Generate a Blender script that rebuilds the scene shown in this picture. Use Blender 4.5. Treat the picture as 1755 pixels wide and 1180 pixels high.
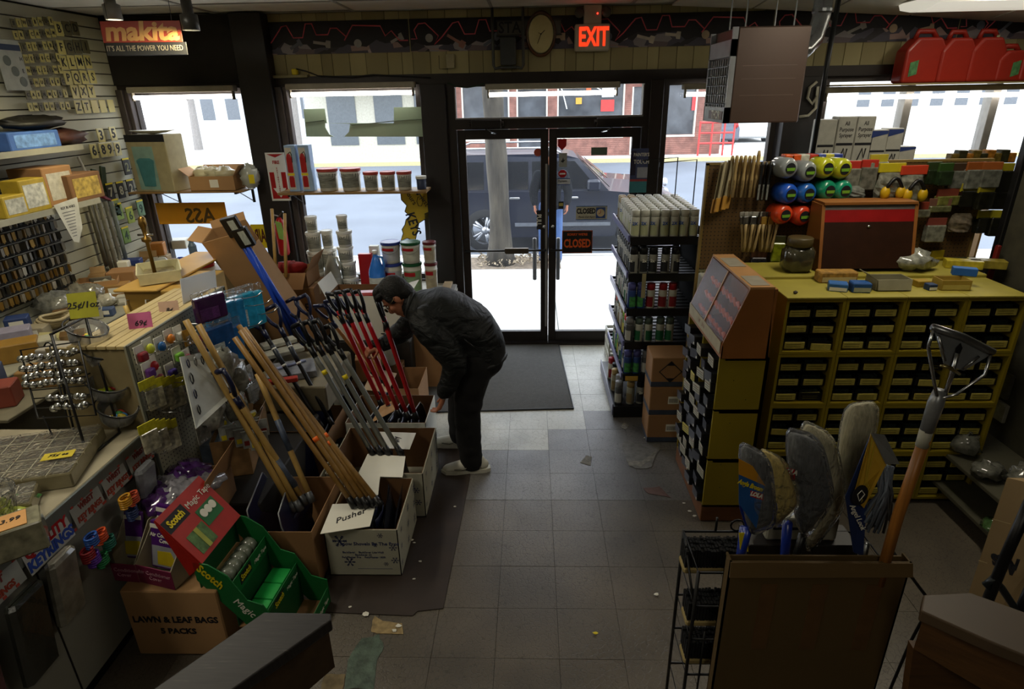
import bpy,math,random
from mathutils import Vector,Matrix,Euler
for o in list(bpy.data.objects):bpy.data.objects.remove(o,do_unlink=True)
S=bpy.context.scene
COL=S.collection
rnd=random.Random(7)
PI=math.pi
R=math.radians
V=Vector
F_PX,PITCH,ROLL,YAW,CAM_H=1045.0,R(22.2),R(1.1),R(-2.05),2.46
cy_,sy_=math.cos(YAW),math.sin(YAW)
_R0=V((cy_,-sy_,0));_FH=V((sy_,cy_,0));_Z=V((0,0,1))
FWD=_FH*math.cos(PITCH)-_Z*math.sin(PITCH)
_U0=_FH*math.sin(PITCH)+_Z*math.cos(PITCH)
RIGHT=_R0*math.cos(ROLL)-_U0*math.sin(ROLL)
UP=_R0*math.sin(ROLL)+_U0*math.cos(ROLL)
EYE=V((0,0,CAM_H))
cam=bpy.data.cameras.new('camera');camo=bpy.data.objects.new('camera',cam);COL.objects.link(camo)
camo.matrix_world=Matrix(((RIGHT.x,UP.x,-FWD.x,0),(RIGHT.y,UP.y,-FWD.y,0),(RIGHT.z,UP.z,-FWD.z,CAM_H),(0,0,0,1)))
cam.sensor_fit='HORIZONTAL';cam.sensor_width=36;cam.lens=F_PX/1755*36
cam.clip_start=.05;cam.clip_end=300
S.camera=camo
def _ray(px,py):return FWD+RIGHT*((px-877.5)/F_PX)-UP*((py-590)/F_PX)
def PX(px,py,x):
 d=_ray(px,py);return EYE+d*(x/d.x)
def PY(px,py,y):
 d=_ray(px,py);return EYE+d*(y/d.y)
def PZ(px,py,z):
 d=_ray(px,py);return EYE+d*((z-CAM_H)/d.z)
W=bpy.data.worlds.new('overcast_sky');S.world=W;W.use_nodes=True
nt=W.node_tree;bg=nt.nodes['Background']
tc=nt.nodes.new('ShaderNodeTexCoord');sp=nt.nodes.new('ShaderNodeSeparateXYZ');rp=nt.nodes.new('ShaderNodeValToRGB')
nt.links.new(tc.outputs['Generated'],sp.inputs[0]);nt.links.new(sp.outputs['Z'],rp.inputs[0]);nt.links.new(rp.outputs[0],bg.inputs[0])
rp.color_ramp.elements[0].color=(.86,.92,1,1);rp.color_ramp.elements[1].color=(.80,.89,1,1)
bg.inputs[1].default_value=3.3
S.view_settings.view_transform='Standard';S.view_settings.look='None'
S.view_settings.exposure=0.75;S.view_settings.gamma=1;S.view_settings.use_curve_mapping=False
S.cycles.max_bounces=8;S.cycles.diffuse_bounces=4;S.cycles.transparent_max_bounces=24
S.cycles.sample_clamp_indirect=6;S.cycles.caustics_reflective=False;S.cycles.caustics_refractive=False
def area_light(name,loc,rot,sx,sy,power,color=(1,1,1)):
 l=bpy.data.lights.new(name,'AREA');l.shape='RECTANGLE';l.size=sx;l.size_y=sy
 l.energy=power;l.color=color
 o=bpy.data.objects.new(name,l);COL.objects.link(o);o.location=loc;o.rotation_euler=rot
 return o
for lx,ly,pw in((-2.5,3.2,17),(-2.3,.9,13),(2.0,3.2,13),(3.4,4.7,9),(.2,-.8,7)):
 area_light('overhead_fill_light',(lx,ly,3.1),(0,0,0),.25,1.2,pw,(1,.92,.74))  # unseen overhead area lights without fixtures, added to raise the room's ambient light
def lin(h):
 h=h.lstrip('#');c=[int(h[i:i+2],16)/255 for i in(0,2,4)]
 return tuple(x/12.92 if x<=.04045 else((x+.055)/1.055)**2.4 for x in c)
MC={}
def mat(h,rough=.6,metal=0,var=.12,scale=14,bump=0,bscale=None,stretch=None,emit=0,spec=.4,detail=4,coat=0,alpha=1):
 key=(h,rough,metal,var,scale,bump,bscale,stretch,emit,spec,coat,alpha)
 if key in MC:return MC[key]
 m=bpy.data.materials.new('m_'+h.lstrip('#'));m.use_nodes=True
 t=m.node_tree;b=t.nodes['Principled BSDF'];c=lin(h)
 b.inputs['Roughness'].default_value=rough;b.inputs['Metallic'].default_value=metal
 b.inputs['Specular IOR Level'].default_value=spec;b.inputs['Coat Weight'].default_value=coat
 if emit:
  b.inputs['Base Color'].default_value=(*c,1)
  b.inputs['Emission Color'].default_value=(*c,1);b.inputs['Emission Strength'].default_value=emit
 else:
  tcn=t.nodes.new('ShaderNodeTexCoord');mp=t.nodes.new('ShaderNodeMapping')
  if stretch:mp.inputs['Scale'].default_value=stretch
  t.links.new(tcn.outputs['Object'],mp.inputs[0])
  n=t.nodes.new('ShaderNodeTexNoise');n.inputs['Scale'].default_value=scale;n.inputs['Detail'].default_value=detail
  t.links.new(mp.outputs[0],n.inputs[0])
  r=t.nodes.new('ShaderNodeValToRGB');r.color_ramp.elements[0].position=.3;r.color_ramp.elements[1].position=.7
  r.color_ramp.elements[0].color=(*[x*(1-var)for x in c],1)
  r.color_ramp.elements[1].color=(*[min(1,x*(1+var))for x in c],1)
  t.links.new(n.outputs[0],r.inputs[0]);t.links.new(r.outputs[0],b.inputs['Base Color'])
  if bump:
   n2=t.nodes.new('ShaderNodeTexNoise');n2.inputs['Scale'].default_value=bscale or scale*3;n2.inputs['Detail'].default_value=5
   t.links.new(mp.outputs[0],n2.inputs[0])
   bp=t.nodes.new('ShaderNodeBump');bp.inputs['Strength'].default_value=bump;bp.inputs['Distance'].default_value=.01
   t.links.new(n2.outputs[0],bp.inputs['Height']);t.links.new(bp.outputs[0],b.inputs['Normal'])
 if alpha<1:
  b.inputs['Alpha'].default_value=alpha
 MC[key]=m
 return m
def film(name,tint,amount,gloss_rough=.08,gloss=.12):
 """clear plastic or glass: mostly transparent with a reflection"""
 m=bpy.data.materials.new(name);m.use_nodes=True;t=m.node_tree;t.nodes.clear()
 o=t.nodes.new('ShaderNodeOutputMaterial');tr=t.nodes.new('ShaderNodeBsdfTransparent');g=t.nodes.new('ShaderNodeBsdfGlossy')
 d=t.nodes.new('ShaderNodeBsdfTranslucent' if name=='window_glass' else 'ShaderNodeBsdfDiffuse');m1=t.nodes.new('ShaderNodeMixShader');m2=t.nodes.new('ShaderNodeMixShader')
 lw=t.nodes.new('ShaderNodeLayerWeight');lw.inputs[0].default_value=gloss
 g.inputs['Roughness'].default_value=gloss_rough;d.inputs[0].default_value=(*tint,1);tr.inputs[0].default_value=(1,1,1,1)
 m1.inputs[0].default_value=amount
 if name in('clear_plastic','plastic_wrap'):
  n=t.nodes.new('ShaderNodeTexNoise');n.inputs['Scale'].default_value=22;n.inputs['Distortion'].default_value=1.5;bp=t.nodes.new('ShaderNodeBump');bp.inputs['Strength'].default_value=.8;bp.inputs['Distance'].default_value=.02;tc=t.nodes.new('ShaderNodeTexCoord');t.links.new(tc.outputs['Object'],n.inputs[0]);t.links.new(n.outputs[0],bp.inputs['Height']);t.links.new(bp.outputs[0],g.inputs['Normal']);t.links.new(bp.outputs[0],lw.inputs['Normal'])
 t.links.new(tr.outputs[0],m1.inputs[1]);t.links.new(d.outputs[0],m1.inputs[2])
 t.links.new(lw.outputs['Fresnel'],m2.inputs[0]);t.links.new(m1.outputs[0],m2.inputs[1]);t.links.new(g.outputs[0],m2.inputs[2])
 t.links.new(m2.outputs[0],o.inputs[0])
 return m
GLASS=film('window_glass',(.85,.88,.92),.008,.02,.08)
PLASTIC=film('clear_plastic',(.75,.76,.74),.06,.12,.15)
WRAP=film('plastic_wrap',(.7,.72,.74),.07,.13,.2)
CARD=mat('#8f6a45',.8,var=.07,scale=5,bump=.05)
CARD2=mat('#a57f55',.8,var=.07,scale=5,bump=.05)
CARD_D=mat('#6e4e30',.8,var=.1,scale=5,bump=.05)
WHITEB=mat('#c9c8bd',.7,var=.05,scale=6)
PAPER=mat('#dcd9cc',.7,var=.03,scale=5)
BLACK=mat('#0c0c0d',.45,var=.2)
BLACKM=mat('#101011',.4,var=.1)
DARK=mat('#1d1815',.5,var=.15)
BRONZE=mat('#2a2420',.42,var=.15,metal=.3)
CHROME=mat('#b9babb',.22,metal=1,var=.03)
STEEL=mat('#8c8e90',.32,metal=1,var=.1,scale=20)
BLUE=mat('#1b3fa0',.4,var=.08)
NAVY=mat('#10142e',.35,var=.1)
RED=mat('#a01318',.35,var=.06)
YEL=mat('#d8c218',.5,var=.06,scale=6)
WHITE=mat('#d6d6d0',.5,var=.03)
INK=mat('#15151a',.6,var=.02)
class MB:
 def __init__(s):s.v=[];s.f=[];s.m=[]
 def add(s,vs,fs,mi=0,M=None):
  k=len(s.v)
  for p in vs:s.v.append(M@V(p)if M else V(p))
  for f in fs:s.f.append([k+i for i in f]);s.m.append(mi)
  return s
 def box(s,x0,x1,y0,y1,z0,z1,mi=0,M=None):
  return s.add([(x0,y0,z0),(x1,y0,z0),(x1,y1,z0),(x0,y1,z0),(x0,y0,z1),(x1,y0,z1),(x1,y1,z1),(x0,y1,z1)],[(0,3,2,1),(4,5,6,7),(0,1,5,4),(1,2,6,5),(2,3,7,6),(3,0,4,7)],mi,M)
 def bbox(s,x0,x1,y0,y1,z0,z1,b=.004,mi=0,M=None):
  """box with bevelled vertical edges and a chamfered top"""
  def ring(i,z):return[(x0+i,y0+i+b,z),(x0+i+b,y0+i,z),(x1-i-b,y0+i,z),(x1-i,y0+i+b,z),(x1-i,y1-i-b,z),(x1-i-b,y1-i,z),(x0+i+b,y1-i,z),(x0+i,y1-i-b,z)]
  vs=ring(b*.6,z0)+ring(0,z0+b)+ring(0,z1-b)+ring(b*.6,z1)
  fs=[tuple(range(7,-1,-1)),tuple(range(24,32))]
  for r in range(3):
   for i in range(8):fs.append((r*8+i,r*8+(i+1)%8,r*8+8+(i+1)%8,r*8+8+i))
  return s.add(vs,fs,mi,M)
 def cyl(s,p0,p1,r0,r1=None,n=10,mi=0,caps=True,M=None):
  p0,p1=V(p0),V(p1);r1=r0 if r1 is None else r1
  d=(p1-p0).normalized();a=d.orthogonal().normalized();b=d.cross(a)
  vs=[]
  for p,r in((p0,r0),(p1,r1)):
   for i in range(n):
    t=2*PI*i/n;vs.append(p+a*(r*math.cos(t))+b*(r*math.sin(t)))
  fs=[(i,(i+1)%n,n+(i+1)%n,n+i)for i in range(n)]
  if caps:fs+=[tuple(range(n-1,-1,-1)),tuple(range(n,2*n))]
  return s.add(vs,fs,mi,M)
 def tube(s,pts,r,n=6,mi=0,closed=False,M=None):
  pts=[V(p)for p in pts];k=len(pts);vs=[];fs=[];ref=None
  for i,p in enumerate(pts):
   if closed:d=pts[(i+1)%k]-pts[i-1]
   else:d=pts[min(i+1,k-1)]-pts[max(i-1,0)]
   d.normalize()
   if ref is None:ref=d.orthogonal().normalized()
   a=(ref-d*ref.dot(d))
   a=a.normalized()if a.length>1e-6 else d.orthogonal().normalized()
   ref=a;b=d.cross(a);rr=r[i]if isinstance(r,(list,tuple))else r
   for j in range(n):
    t=2*PI*j/n;vs.append(p+a*(rr*math.cos(t))+b*(rr*math.sin(t)))
  for i in range(k if closed else k-1):
   q=(i+1)%k
   for j in range(n):fs.append((i*n+j,i*n+(j+1)%n,q*n+(j+1)%n,q*n+j))
  if not closed:fs+=[tuple(range(n-1,-1,-1)),tuple(range((k-1)*n,k*n))]
  return s.add(vs,fs,mi,M)
 def lathe(s,prof,n=16,c=(0,0,0),mi=0,M=None,sx=1,sy=1,cap=True):
  vs=[];fs=[];k=len(prof)
  for r,z in prof:
   for i in range(n):
    t=2*PI*i/n;vs.append((c[0]+sx*r*math.cos(t),c[1]+sy*r*math.sin(t),c[2]+z))
  for j in range(k-1):
   for i in range(n):fs.append((j*n+i,j*n+(i+1)%n,(j+1)*n+(i+1)%n,(j+1)*n+i))
  if cap:fs+=[tuple(range(n-1,-1,-1)),tuple(range((k-1)*n,k*n))]
  return s.add(vs,fs,mi,M)
 def prism(s,poly,o,u,w,n,depth,mi=0):
  """poly in (a,b) -> o + a*u + b*w, extruded by depth along n"""
  o,u,w,n=V(o),V(u),V(w),V(n);k=len(poly)
  vs=[o+u*a+w*b for a,b in poly]+[o+u*a+w*b+n*depth for a,b in poly]
  fs=[tuple(range(k-1,-1,-1)),tuple(range(k,2*k))]+[(i,(i+1)%k,k+(i+1)%k,k+i)for i in range(k)]
  return s.add(vs,fs,mi)
 def ell(s,c,rx,ry,rz,nu=12,nv=8,mi=0,M=None):
  vs=[];fs=[]
  for j in range(nv+1):
   ph=PI*j/nv-PI/2;cr=math.cos(ph)
   for i in range(nu):
    t=2*PI*i/nu;vs.append((c[0]+rx*cr*math.cos(t),c[1]+ry*cr*math.sin(t),c[2]+rz*math.sin(ph)))
  for j in range(nv):
   for i in range(nu):fs.append((j*nu+i,j*nu+(i+1)%nu,(j+1)*nu+(i+1)%nu,(j+1)*nu+i))
  return s.add(vs,fs,mi,M)
 def slab(s,a,b,c,d,th,mi=0):
  """quad a b c d thickened along its normal"""
  a,b,c,d=V(a),V(b),V(c),V(d);n=(b-a).cross(d-a).normalized()*th
  return s.add([a,b,c,d,a+n,b+n,c+n,d+n],[(3,2,1,0),(4,5,6,7),(0,1,5,4),(1,2,6,5),(2,3,7,6),(3,0,4,7)],mi)
 def crumple(s,c,rx,ry,rz,rg,amp=.25,nu=12,nv=8,mi=0,M=None):
  k=len(s.v);s.ell((0,0,0),1,1,1,nu,nv,mi)
  for i in range(k,len(s.v)):
   p=s.v[i];f=1+rg.uniform(-amp,amp)
   q=V((c[0]+p.x*rx*f,c[1]+p.y*ry*f,max(0,c[2]+p.z*rz*f)))
   s.v[i]=M@q if M else q
  return s
 def build(s,name,mats,parent=None,smooth=False,world=False):
  me=bpy.data.meshes.new(name)
  off=V((0,0,0))
  if world and parent is not None:
   q=parent
   while q is not None:off+=q.location;q=q.parent
  me.from_pydata([tuple(p-off)for p in s.v],[],s.f)
  for m in(mats if isinstance(mats,(list,tuple))else[mats]):me.materials.append(m)
  me.polygons.foreach_set('material_index',s.m)
  if smooth:
   me.polygons.foreach_set('use_smooth',[True]*len(s.f))
  me.update()
  o=bpy.data.objects.new(name,me);COL.objects.link(o);o.parent=parent
  return o
def tag(o,label=None,cat=None,group=None,kind=None):
 if label:o['label']=label
 if cat:o['category']=cat
 if group:o['group']=group
 if kind:o['kind']=kind
 return o
def thing(name,label,cat,loc=(0,0,0),rz=0,group=None,rot=None):
 o=bpy.data.objects.new(name,None);COL.objects.link(o);o.empty_display_size=.1
 o.location=loc;o.rotation_euler=rot or(0,0,rz)
 return tag(o,label,cat,group)
def solo(name,label,cat,mb,mats,group=None,smooth=False,loc=None,rz=0,rot=None):
 """one-mesh thing. with loc: mesh is local; without: mesh is in world space and gets an origin at its base"""
 if loc is None:
  xs=[p.x for p in mb.v];ys=[p.y for p in mb.v];zs=[p.z for p in mb.v]
  c=V(((min(xs)+max(xs))/2,(min(ys)+max(ys))/2,min(zs)))
  for i,p in enumerate(mb.v):mb.v[i]=p-c
  o=mb.build(name,mats,None,smooth);o.location=c
 else:
  o=mb.build(name,mats,None,smooth);o.location=loc;o.rotation_euler=rot or(0,0,rz)
 return tag(o,label,cat,group)
def structure(name,mb,mats,smooth=False):
 o=mb.build(name,mats,None,smooth);o['kind']='structure';return o
def copy_tree(o,parent=None):
 c=o.copy();COL.objects.link(c);c.parent=parent
 for ch in list(o.children):copy_tree(ch,c)
 return c
_TS=bpy.data.scenes.new('type_room');_TM={}
def text_mesh(s,size,depth=.0008,ax='CENTER',bold=0,sx=1,shear=0,spacing=1):
 key=(s,size,depth,ax,bold,sx,shear,spacing)
 if key in _TM:return _TM[key]
 cu=bpy.data.curves.new('lettering','FONT');cu.body=s;cu.size=size;cu.extrude=depth;cu.align_x=ax;cu.align_y='CENTER'
 cu.offset=bold;cu.shear=shear;cu.resolution_u=2;cu.space_character=spacing
 o=bpy.data.objects.new('lettering',cu);_TS.collection.objects.link(o)
 vl=_TS.view_layers[0];vl.update();dg=vl.depsgraph;dg.update()
 me=bpy.data.meshes.new_from_object(o.evaluated_get(dg));me.name='lettering'
 if sx!=1:
  for v in me.vertices:v.co.x*=sx
 bpy.data.objects.remove(o,do_unlink=True);_TM[key]=me
 return me
FRONT=(PI/2,0,0);TO_PX=(PI/2,0,PI/2);TO_NX=(PI/2,0,-PI/2)
def text(s,size,m,parent,loc,rot=FRONT,**kw):
 me=text_mesh(s,size,**kw).copy();me.materials.clear();me.materials.append(m)
 o=bpy.data.objects.new('lettering',me);COL.objects.link(o);o.parent=parent;o.location=loc;o.rotation_euler=rot
 return o
def frame_rot(u,w):
 """euler whose local x is u and local y is w (for lettering on a slanted face)"""
 u=V(u).normalized();n=u.cross(V(w)).normalized();w=n.cross(u)
 return Matrix(((u.x,w.x,n.x),(u.y,w.y,n.y),(u.z,w.z,n.z))).to_euler()
 # THE SETTING
YW=6.08
XL=-3.84
CEIL=3.17
T=.3048
X0,Y0=-.185,2.105
b=MB();b.box(-4.2,5.6,-4,6.3,-.2,-.004)
floor=structure('floor',b,mat('#1c1a17',.8))
def tile_mat(kind):
 m=bpy.data.materials.new('floor_tile_'+kind);m.use_nodes=True;t=m.node_tree;bs=t.nodes['Principled BSDF']
 g=t.nodes.new('ShaderNodeNewGeometry')
 n=t.nodes.new('ShaderNodeTexNoise');n.inputs['Scale'].default_value=2.2;n.inputs['Detail'].default_value=6;t.links.new(g.outputs['Position'],n.inputs[0])
 r=t.nodes.new('ShaderNodeValToRGB');t.links.new(n.outputs[0],r.inputs[0]);r.color_ramp.elements[0].position=.3;r.color_ramp.elements[1].position=.7
 a,c={'white':('#918f83','#c0bfb4'),'gray':('#55524f','#75726d'),'brown':('#4a443c','#645b4e')}[kind]
 r.color_ramp.elements[0].color=(*lin(a),1);r.color_ramp.elements[1].color=(*lin(c),1)
 vo=t.nodes.new('ShaderNodeTexVoronoi');vo.feature='DISTANCE_TO_EDGE';vo.inputs['Scale'].default_value=24 if kind=='white' else 42
 mp=t.nodes.new('ShaderNodeMapping');t.links.new(g.outputs['Position'],mp.inputs[0])
 n3=t.nodes.new('ShaderNodeTexNoise');n3.inputs['Scale'].default_value=30;t.links.new(g.outputs['Position'],n3.inputs[0])
 ad=t.nodes.new('ShaderNodeMixRGB');ad.inputs[0].default_value=.03;t.links.new(mp.outputs[0],ad.inputs[1]);t.links.new(n3.outputs['Color'],ad.inputs[2])
 t.links.new(ad.outputs[0],vo.inputs[0])
 cr=t.nodes.new('ShaderNodeValToRGB');cr.color_ramp.elements[0].position=.0;cr.color_ramp.elements[1].position=.07 if kind!='white' else.05
 cr.color_ramp.elements[0].color=(.45,.45,.45,1)if kind!='white' else(.66,.64,.6,1);t.links.new(vo.outputs['Distance'],cr.inputs[0])
 mx=t.nodes.new('ShaderNodeMixRGB');mx.blend_type='MULTIPLY';mx.inputs[0].default_value=.85
 t.links.new(r.outputs[0],mx.inputs[1]);t.links.new(cr.outputs[0],mx.inputs[2]);t.links.new(mx.outputs[0],bs.inputs['Base Color'])
 n4=t.nodes.new('ShaderNodeTexNoise');n4.inputs['Scale'].default_value=5;t.links.new(g.outputs['Position'],n4.inputs[0])
 mr=t.nodes.new('ShaderNodeMapRange');mr.inputs['To Min'].default_value=.30;mr.inputs['To Max'].default_value=.5;t.links.new(n4.outputs[0],mr.inputs[0]);t.links.new(mr.outputs[0],bs.inputs['Roughness'])
 bp=t.nodes.new('ShaderNodeBump');bp.inputs['Strength'].default_value=.25;bp.inputs['Distance'].default_value=.004;t.links.new(cr.outputs[0],bp.inputs['Height']);t.links.new(bp.outputs[0],bs.inputs['Normal'])
 return m
TILE={k:tile_mat(k)for k in('white','gray','brown')}
tile_mesh={}
for k in TILE:
 b=MB();b.bbox(.0007,T-.0007,.0007,T-.0007,-.0035,0,.0007);o=b.build('tile',TILE[k]);tile_mesh[k]=o.data;bpy.data.objects.remove(o)
def put_tile(i,j,k):
 o=bpy.data.objects.new('tile',tile_mesh[k]);COL.objects.link(o);o.parent=floor
 o.location=(X0+i*T,Y0+j*T,-rnd.uniform(0,.0012));o.rotation_euler=(rnd.uniform(-.0012,.0012),rnd.uniform(-.0012,.0012),0)
for i in range(-7,7):
 for j in range(-4,13):
  k='brown' if j<4 else 'gray'
  if j>=8:k='white'
  if j==7 and i<=1:k='white'
  if j==6 and i<=0:k='white'
  if i>=4 and j>=8:k='gray'
  put_tile(i,j,k)
b=MB()
for(x0,x1,y0,y1)in((-4.1,X0-7*T,-3.9,6.07),(X0+7*T,5.4,-3.9,6.07),(X0-7*T,X0+7*T,-3.9,Y0-4*T)):
 b.box(x0+.002,x1-.002,y0,y1-.002,-.0035,-.0005)
b.build('tile_field',TILE['brown'],floor)
def blotch(name,pts,m,z=.0012,th=.0016):
 ctr=sum((V((p[0],p[1],0))for p in pts),V((0,0,0)))/len(pts);poly=[]
 for i,p in enumerate(pts):
  q=pts[(i+1)%len(pts)]
  for t in(0,.33,.66):
   a=V((p[0]+(q[0]-p[0])*t,p[1]+(q[1]-p[1])*t,0));a+=(a-ctr)*rnd.uniform(-.08,.08);poly.append((a.x,a.y))
 b=MB();b.prism(poly,(0,0,z),(1,0,0),(0,1,0),(0,0,1),th);return b.build(name,m,floor)
def fl(*pp):return[tuple(PZ(a,c,0)[:2])for a,c in pp]
MORT=mat('#7f7b70',.8,var=.3,scale=30,bump=.3);MORT2=mat('#6a675f',.85,var=.3,scale=25,bump=.3)
blotch('tile_chip',fl((1066,762),(1078,752),(1110,768),(1135,755),(1128,776),(1118,800),(1090,802),(1072,786)),mat('#6d6a64',.6,var=.25,scale=22,bump=.2))
blotch('tile_chip',fl((1074,790),(1100,790),(1128,770),(1122,784),(1098,800),(1080,798)),MORT,z=.0022)
blotch('tile_chip',fl((993,793),(1006,780),(1014,783),(1012,797)),MORT)
blotch('tile_chip',fl((1063,732),(1070,724),(1078,730),(1072,736)),MORT)
blotch('tile_chip',fl((1102,836),(1130,834),(1148,852),(1112,846)),mat('#5e463f',.7,var=.3,scale=30))
blotch('tile_chip',fl((642,1055),(656,1064),(688,1068),(690,1086),(645,1086),(634,1080)),mat('#8f7b55',.8,var=.35,scale=30,bump=.3))
blotch('tile_chip',fl((620,1092),(650,1086),(656,1110),(648,1130),(640,1180),(590,1182),(598,1130)),mat('#47564a',.55,var=.45,scale=20,bump=.3),z=.0008)
blotch('tile_chip',fl((556,1155),(592,1155),(588,1182),(550,1182)),mat('#6b5d43',.8,var=.4,scale=20),z=.0008)
for(px,py,s_)in((706,925,4),(710,930,3),(627,1052,6),(683,1072,5),(676,1080,4),(720,962,3),(710,992,3),(1020,1085,4),(780,868,3),(600,1040,3),(1182,876,4),(1190,884,4),(1172,862,3),(1125,1018,4),(1105,750,3)):
 c=PZ(px,py,.004);b=MB();b.crumple((0,0,.003),s_*.0032,s_*.0022,.003,rnd,.3,7,4)
 solo('paper_scrap','tiny torn paper or plaster crumb lying on the worn floor','scrap',b,PAPER if px!=1020 else YEL,'crumbs on the floor',loc=c)
def flat_poly(name,label,cat,pts,z0,z1,m,**kw):
 b=MB();b.prism(pts,(0,0,z0),(1,0,0),(0,1,0),(0,0,1),z1-z0);return solo(name,label,cat,b,m,**kw)
MATM=mat('#4c4b48',.95,var=.1,scale=30,bump=.5,bscale=260)
r_=thing('door_mat','grey carpeted entrance mat in front of the doors','mat',(-.45,5.3,.001))
b=MB();b.prism([(-1.28,6.03),(.27,6.03),(.335,4.58),(-1.28,4.5)],(0,0,.002),(1,0,0),(0,1,0),(0,0,1),.009);b.build('mat_pile',MATM,r_,world=1)
b=MB();b.tube([(.28,6.03,.006),(.345,4.575,.006),(-1.28,4.495,.006)],.008,6);b.build('rubber_edge',mat('#2b2c2d',.6),r_,world=1)
MATB=mat('#302620',.6,var=.25,scale=5,bump=.15)
flat_poly('floor_runner','thin dark brown protective sheet under the snow shovel boxes','mat',[(-1.9,2.36),(-1.12,2.37),(-.62,2.35),(-.60,2.38),(-.47,2.40),(-.44,3.56),(-.45,3.95),(-1.9,3.95)],.0015,.005,MATB)
b=MB();b.box(-4.2,5.6,-4,6.3,CEIL+.06,CEIL+.16)
ceil=structure('ceiling',b,mat('#77746b',.9))
TM_=mat('#dcd9cc',.9,var=.07,scale=5,bump=.2,bscale=90)
b=MB();b.bbox(.006,1.214,.006,.604,0,.015,.002);o=b.build('ceiling_tile',TM_);cm=o.data;bpy.data.objects.remove(o)
for i in range(-4,5):
 for j in range(1,11):
  if-3.84+(i+4)*1.22>5.4:continue
  o=bpy.data.objects.new('ceiling_tile',cm);COL.objects.link(o);o.parent=ceil
  sag=rnd.uniform(0,.012);o.location=(-4.0+(i+4)*1.22,6.05-j*.61,CEIL+.012-sag*.4);o.rotation_euler=(rnd.uniform(-.008,.008),rnd.uniform(-.004,.004),0)
b=MB()
for j in range(0,12):b.box(-4,5.5,6.05-j*.61-.012,6.05-j*.61+.012,CEIL,CEIL+.01)
for i in range(9):b.box(-4+i*1.22-.012,-4+i*1.22+.012,-1,6.05,CEIL+.001,CEIL+.011)
b.build('ceiling_grid',mat('#9b988d',.6),ceil)
SG=((1150,7),(1290,12),(1420,18),(1560,24),(1690,32),(1830,40))
for(a,ya),(c,yc)in zip(SG,SG[1:]):
 p=PY(a+2,ya,6.03);q=PY(c-2,yc,6.03);b=MB();b.slab((p.x,6.03,p.z),(q.x,6.03,q.z),(q.x,5.42,min(q.z+.07,CEIL)),(p.x,5.42,min(p.z+.07,CEIL)),.012);b.build('ceiling_tile',TM_,ceil)
b=MB();b.box(-4.2,XL-.03,-4,6.3,0,CEIL+.1)
wl=structure('wall_left',b,mat('#3a382f',.9))
SLAT=mat('#aaa894',.6,var=.06,scale=3)
b=MB();b.bbox(0,.018,-2.0,6.04,0,.084,.004);o=b.build('slat',SLAT);sm_=o.data;bpy.data.objects.remove(o)
for k in range(24):
 o=bpy.data.objects.new('slat',sm_);COL.objects.link(o);o.parent=wl;o.location=(XL-.018,0,.95+k*.0925)
b=MB();b.box(XL-.029,XL-.019,-2,6.04,.9,3.16);b.build('slat_backing',mat('#2c2a22',.8),wl)
b=MB();b.box(5.4,5.6,-4,6.3,0,CEIL+.1);structure('wall_right',b,mat('#6b675a',.9))
b=MB();b.box(-4.2,5.6,-4.2,-4,0,CEIL+.1);structure('wall_back',b,mat('#6b675a',.9))
ZH=2.57
b=MB()
b.box(-4.2,5.6,YW+.02,YW+.2,ZH+.08,CEIL+.1)
b.box(-4.2,-1.0,YW+.02,YW+.2,-.1,.70);b.box(1.21,5.6,YW+.02,YW+.2,-.1,.70)
b.box(-4.2,-3.84,YW-.02,YW+.2,.7,ZH+.1);b.box(5.2,5.6,YW,YW+.2,.7,ZH+.1)
wf=structure('wall_front',b,mat('#4b4436',.85))
PL=[mat('#a0956a',.7,var=.12,scale=3,stretch=(1,1,.15)),mat('#a89d70',.7,var=.12,scale=3,stretch=(1,1,.15)),mat('#968b62',.7,var=.12,scale=3,stretch=(1,1,.15))]
x=-2.65;k=0
while x<5.3:
 w=(.10,.16,.15,.2,.13)[k%5]
 b=MB();b.bbox(x+.002,x+w-.002,YW+.004,YW+.02,ZH+.085,CEIL,.002);b.build('plank',PL[k%3],wf);x+=w;k+=1
b=MB();b.box(XL,-2.65,YW-.08,YW+.02,ZH+.04,CEIL);b.build('dark_panel',mat('#17130f',.7),wf)
b=MB();b.box(-2.62,-2.36,YW-.02,YW+.003,ZH+.08,ZH+.42);b.build('panel_patch',PL[1],wf)
b=MB();b.box(XL,5.3,YW-.05,YW+.18,ZH,ZH+.085);b.build('header_beam',BRONZE,wf)
def post(name,x0,x1,y0,y1,z0,z1,m=DARK):
 b=MB();b.bbox(x0,x1,y0,y1,z0,z1,.005);return structure(name,b,m)
post('trim_1',-2.64,-2.35,5.93,6.2,0,CEIL-.0)
post('trim_2',-1.01,-.78,5.98,6.2,0,ZH)
post('trim_3',1.085,1.205,6.0,6.2,0,ZH,BRONZE)
post('trim_4',2.29,2.62,5.95,6.2,0,ZH)
def window(name,x0,x1,z0,z1,y=6.12,fw=.05,mull=()):
 b=MB();m=mat('#3a3532',.4,metal=.4,var=.1)
 b.box(x0,x1,y-.03,y+.05,z0,z0+fw);b.box(x0,x1,y-.03,y+.05,z1-fw,z1)
 b.box(x0,x0+fw,y-.03,y+.05,z0+fw,z1-fw);b.box(x1-fw,x1,y-.03,y+.05,z0+fw,z1-fw)
 w=structure(name,b,m)
 xs=[x0+fw]+[q for q in mull]+[x1-fw]
 for q in mull:
  b=MB();b.bbox(q-.035,q+.035,y-.06,y+.06,z0+fw,z1-fw,.004);b.build('mullion',mat('#8d8a84',.4,metal=.5),w)
 for a,c in zip(xs,xs[1:]):
  b=MB();b.box(a,c,y+.008,y+.012,z0+fw,z1-fw);b.build('glass_pane',GLASS,w)
 return w
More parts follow.
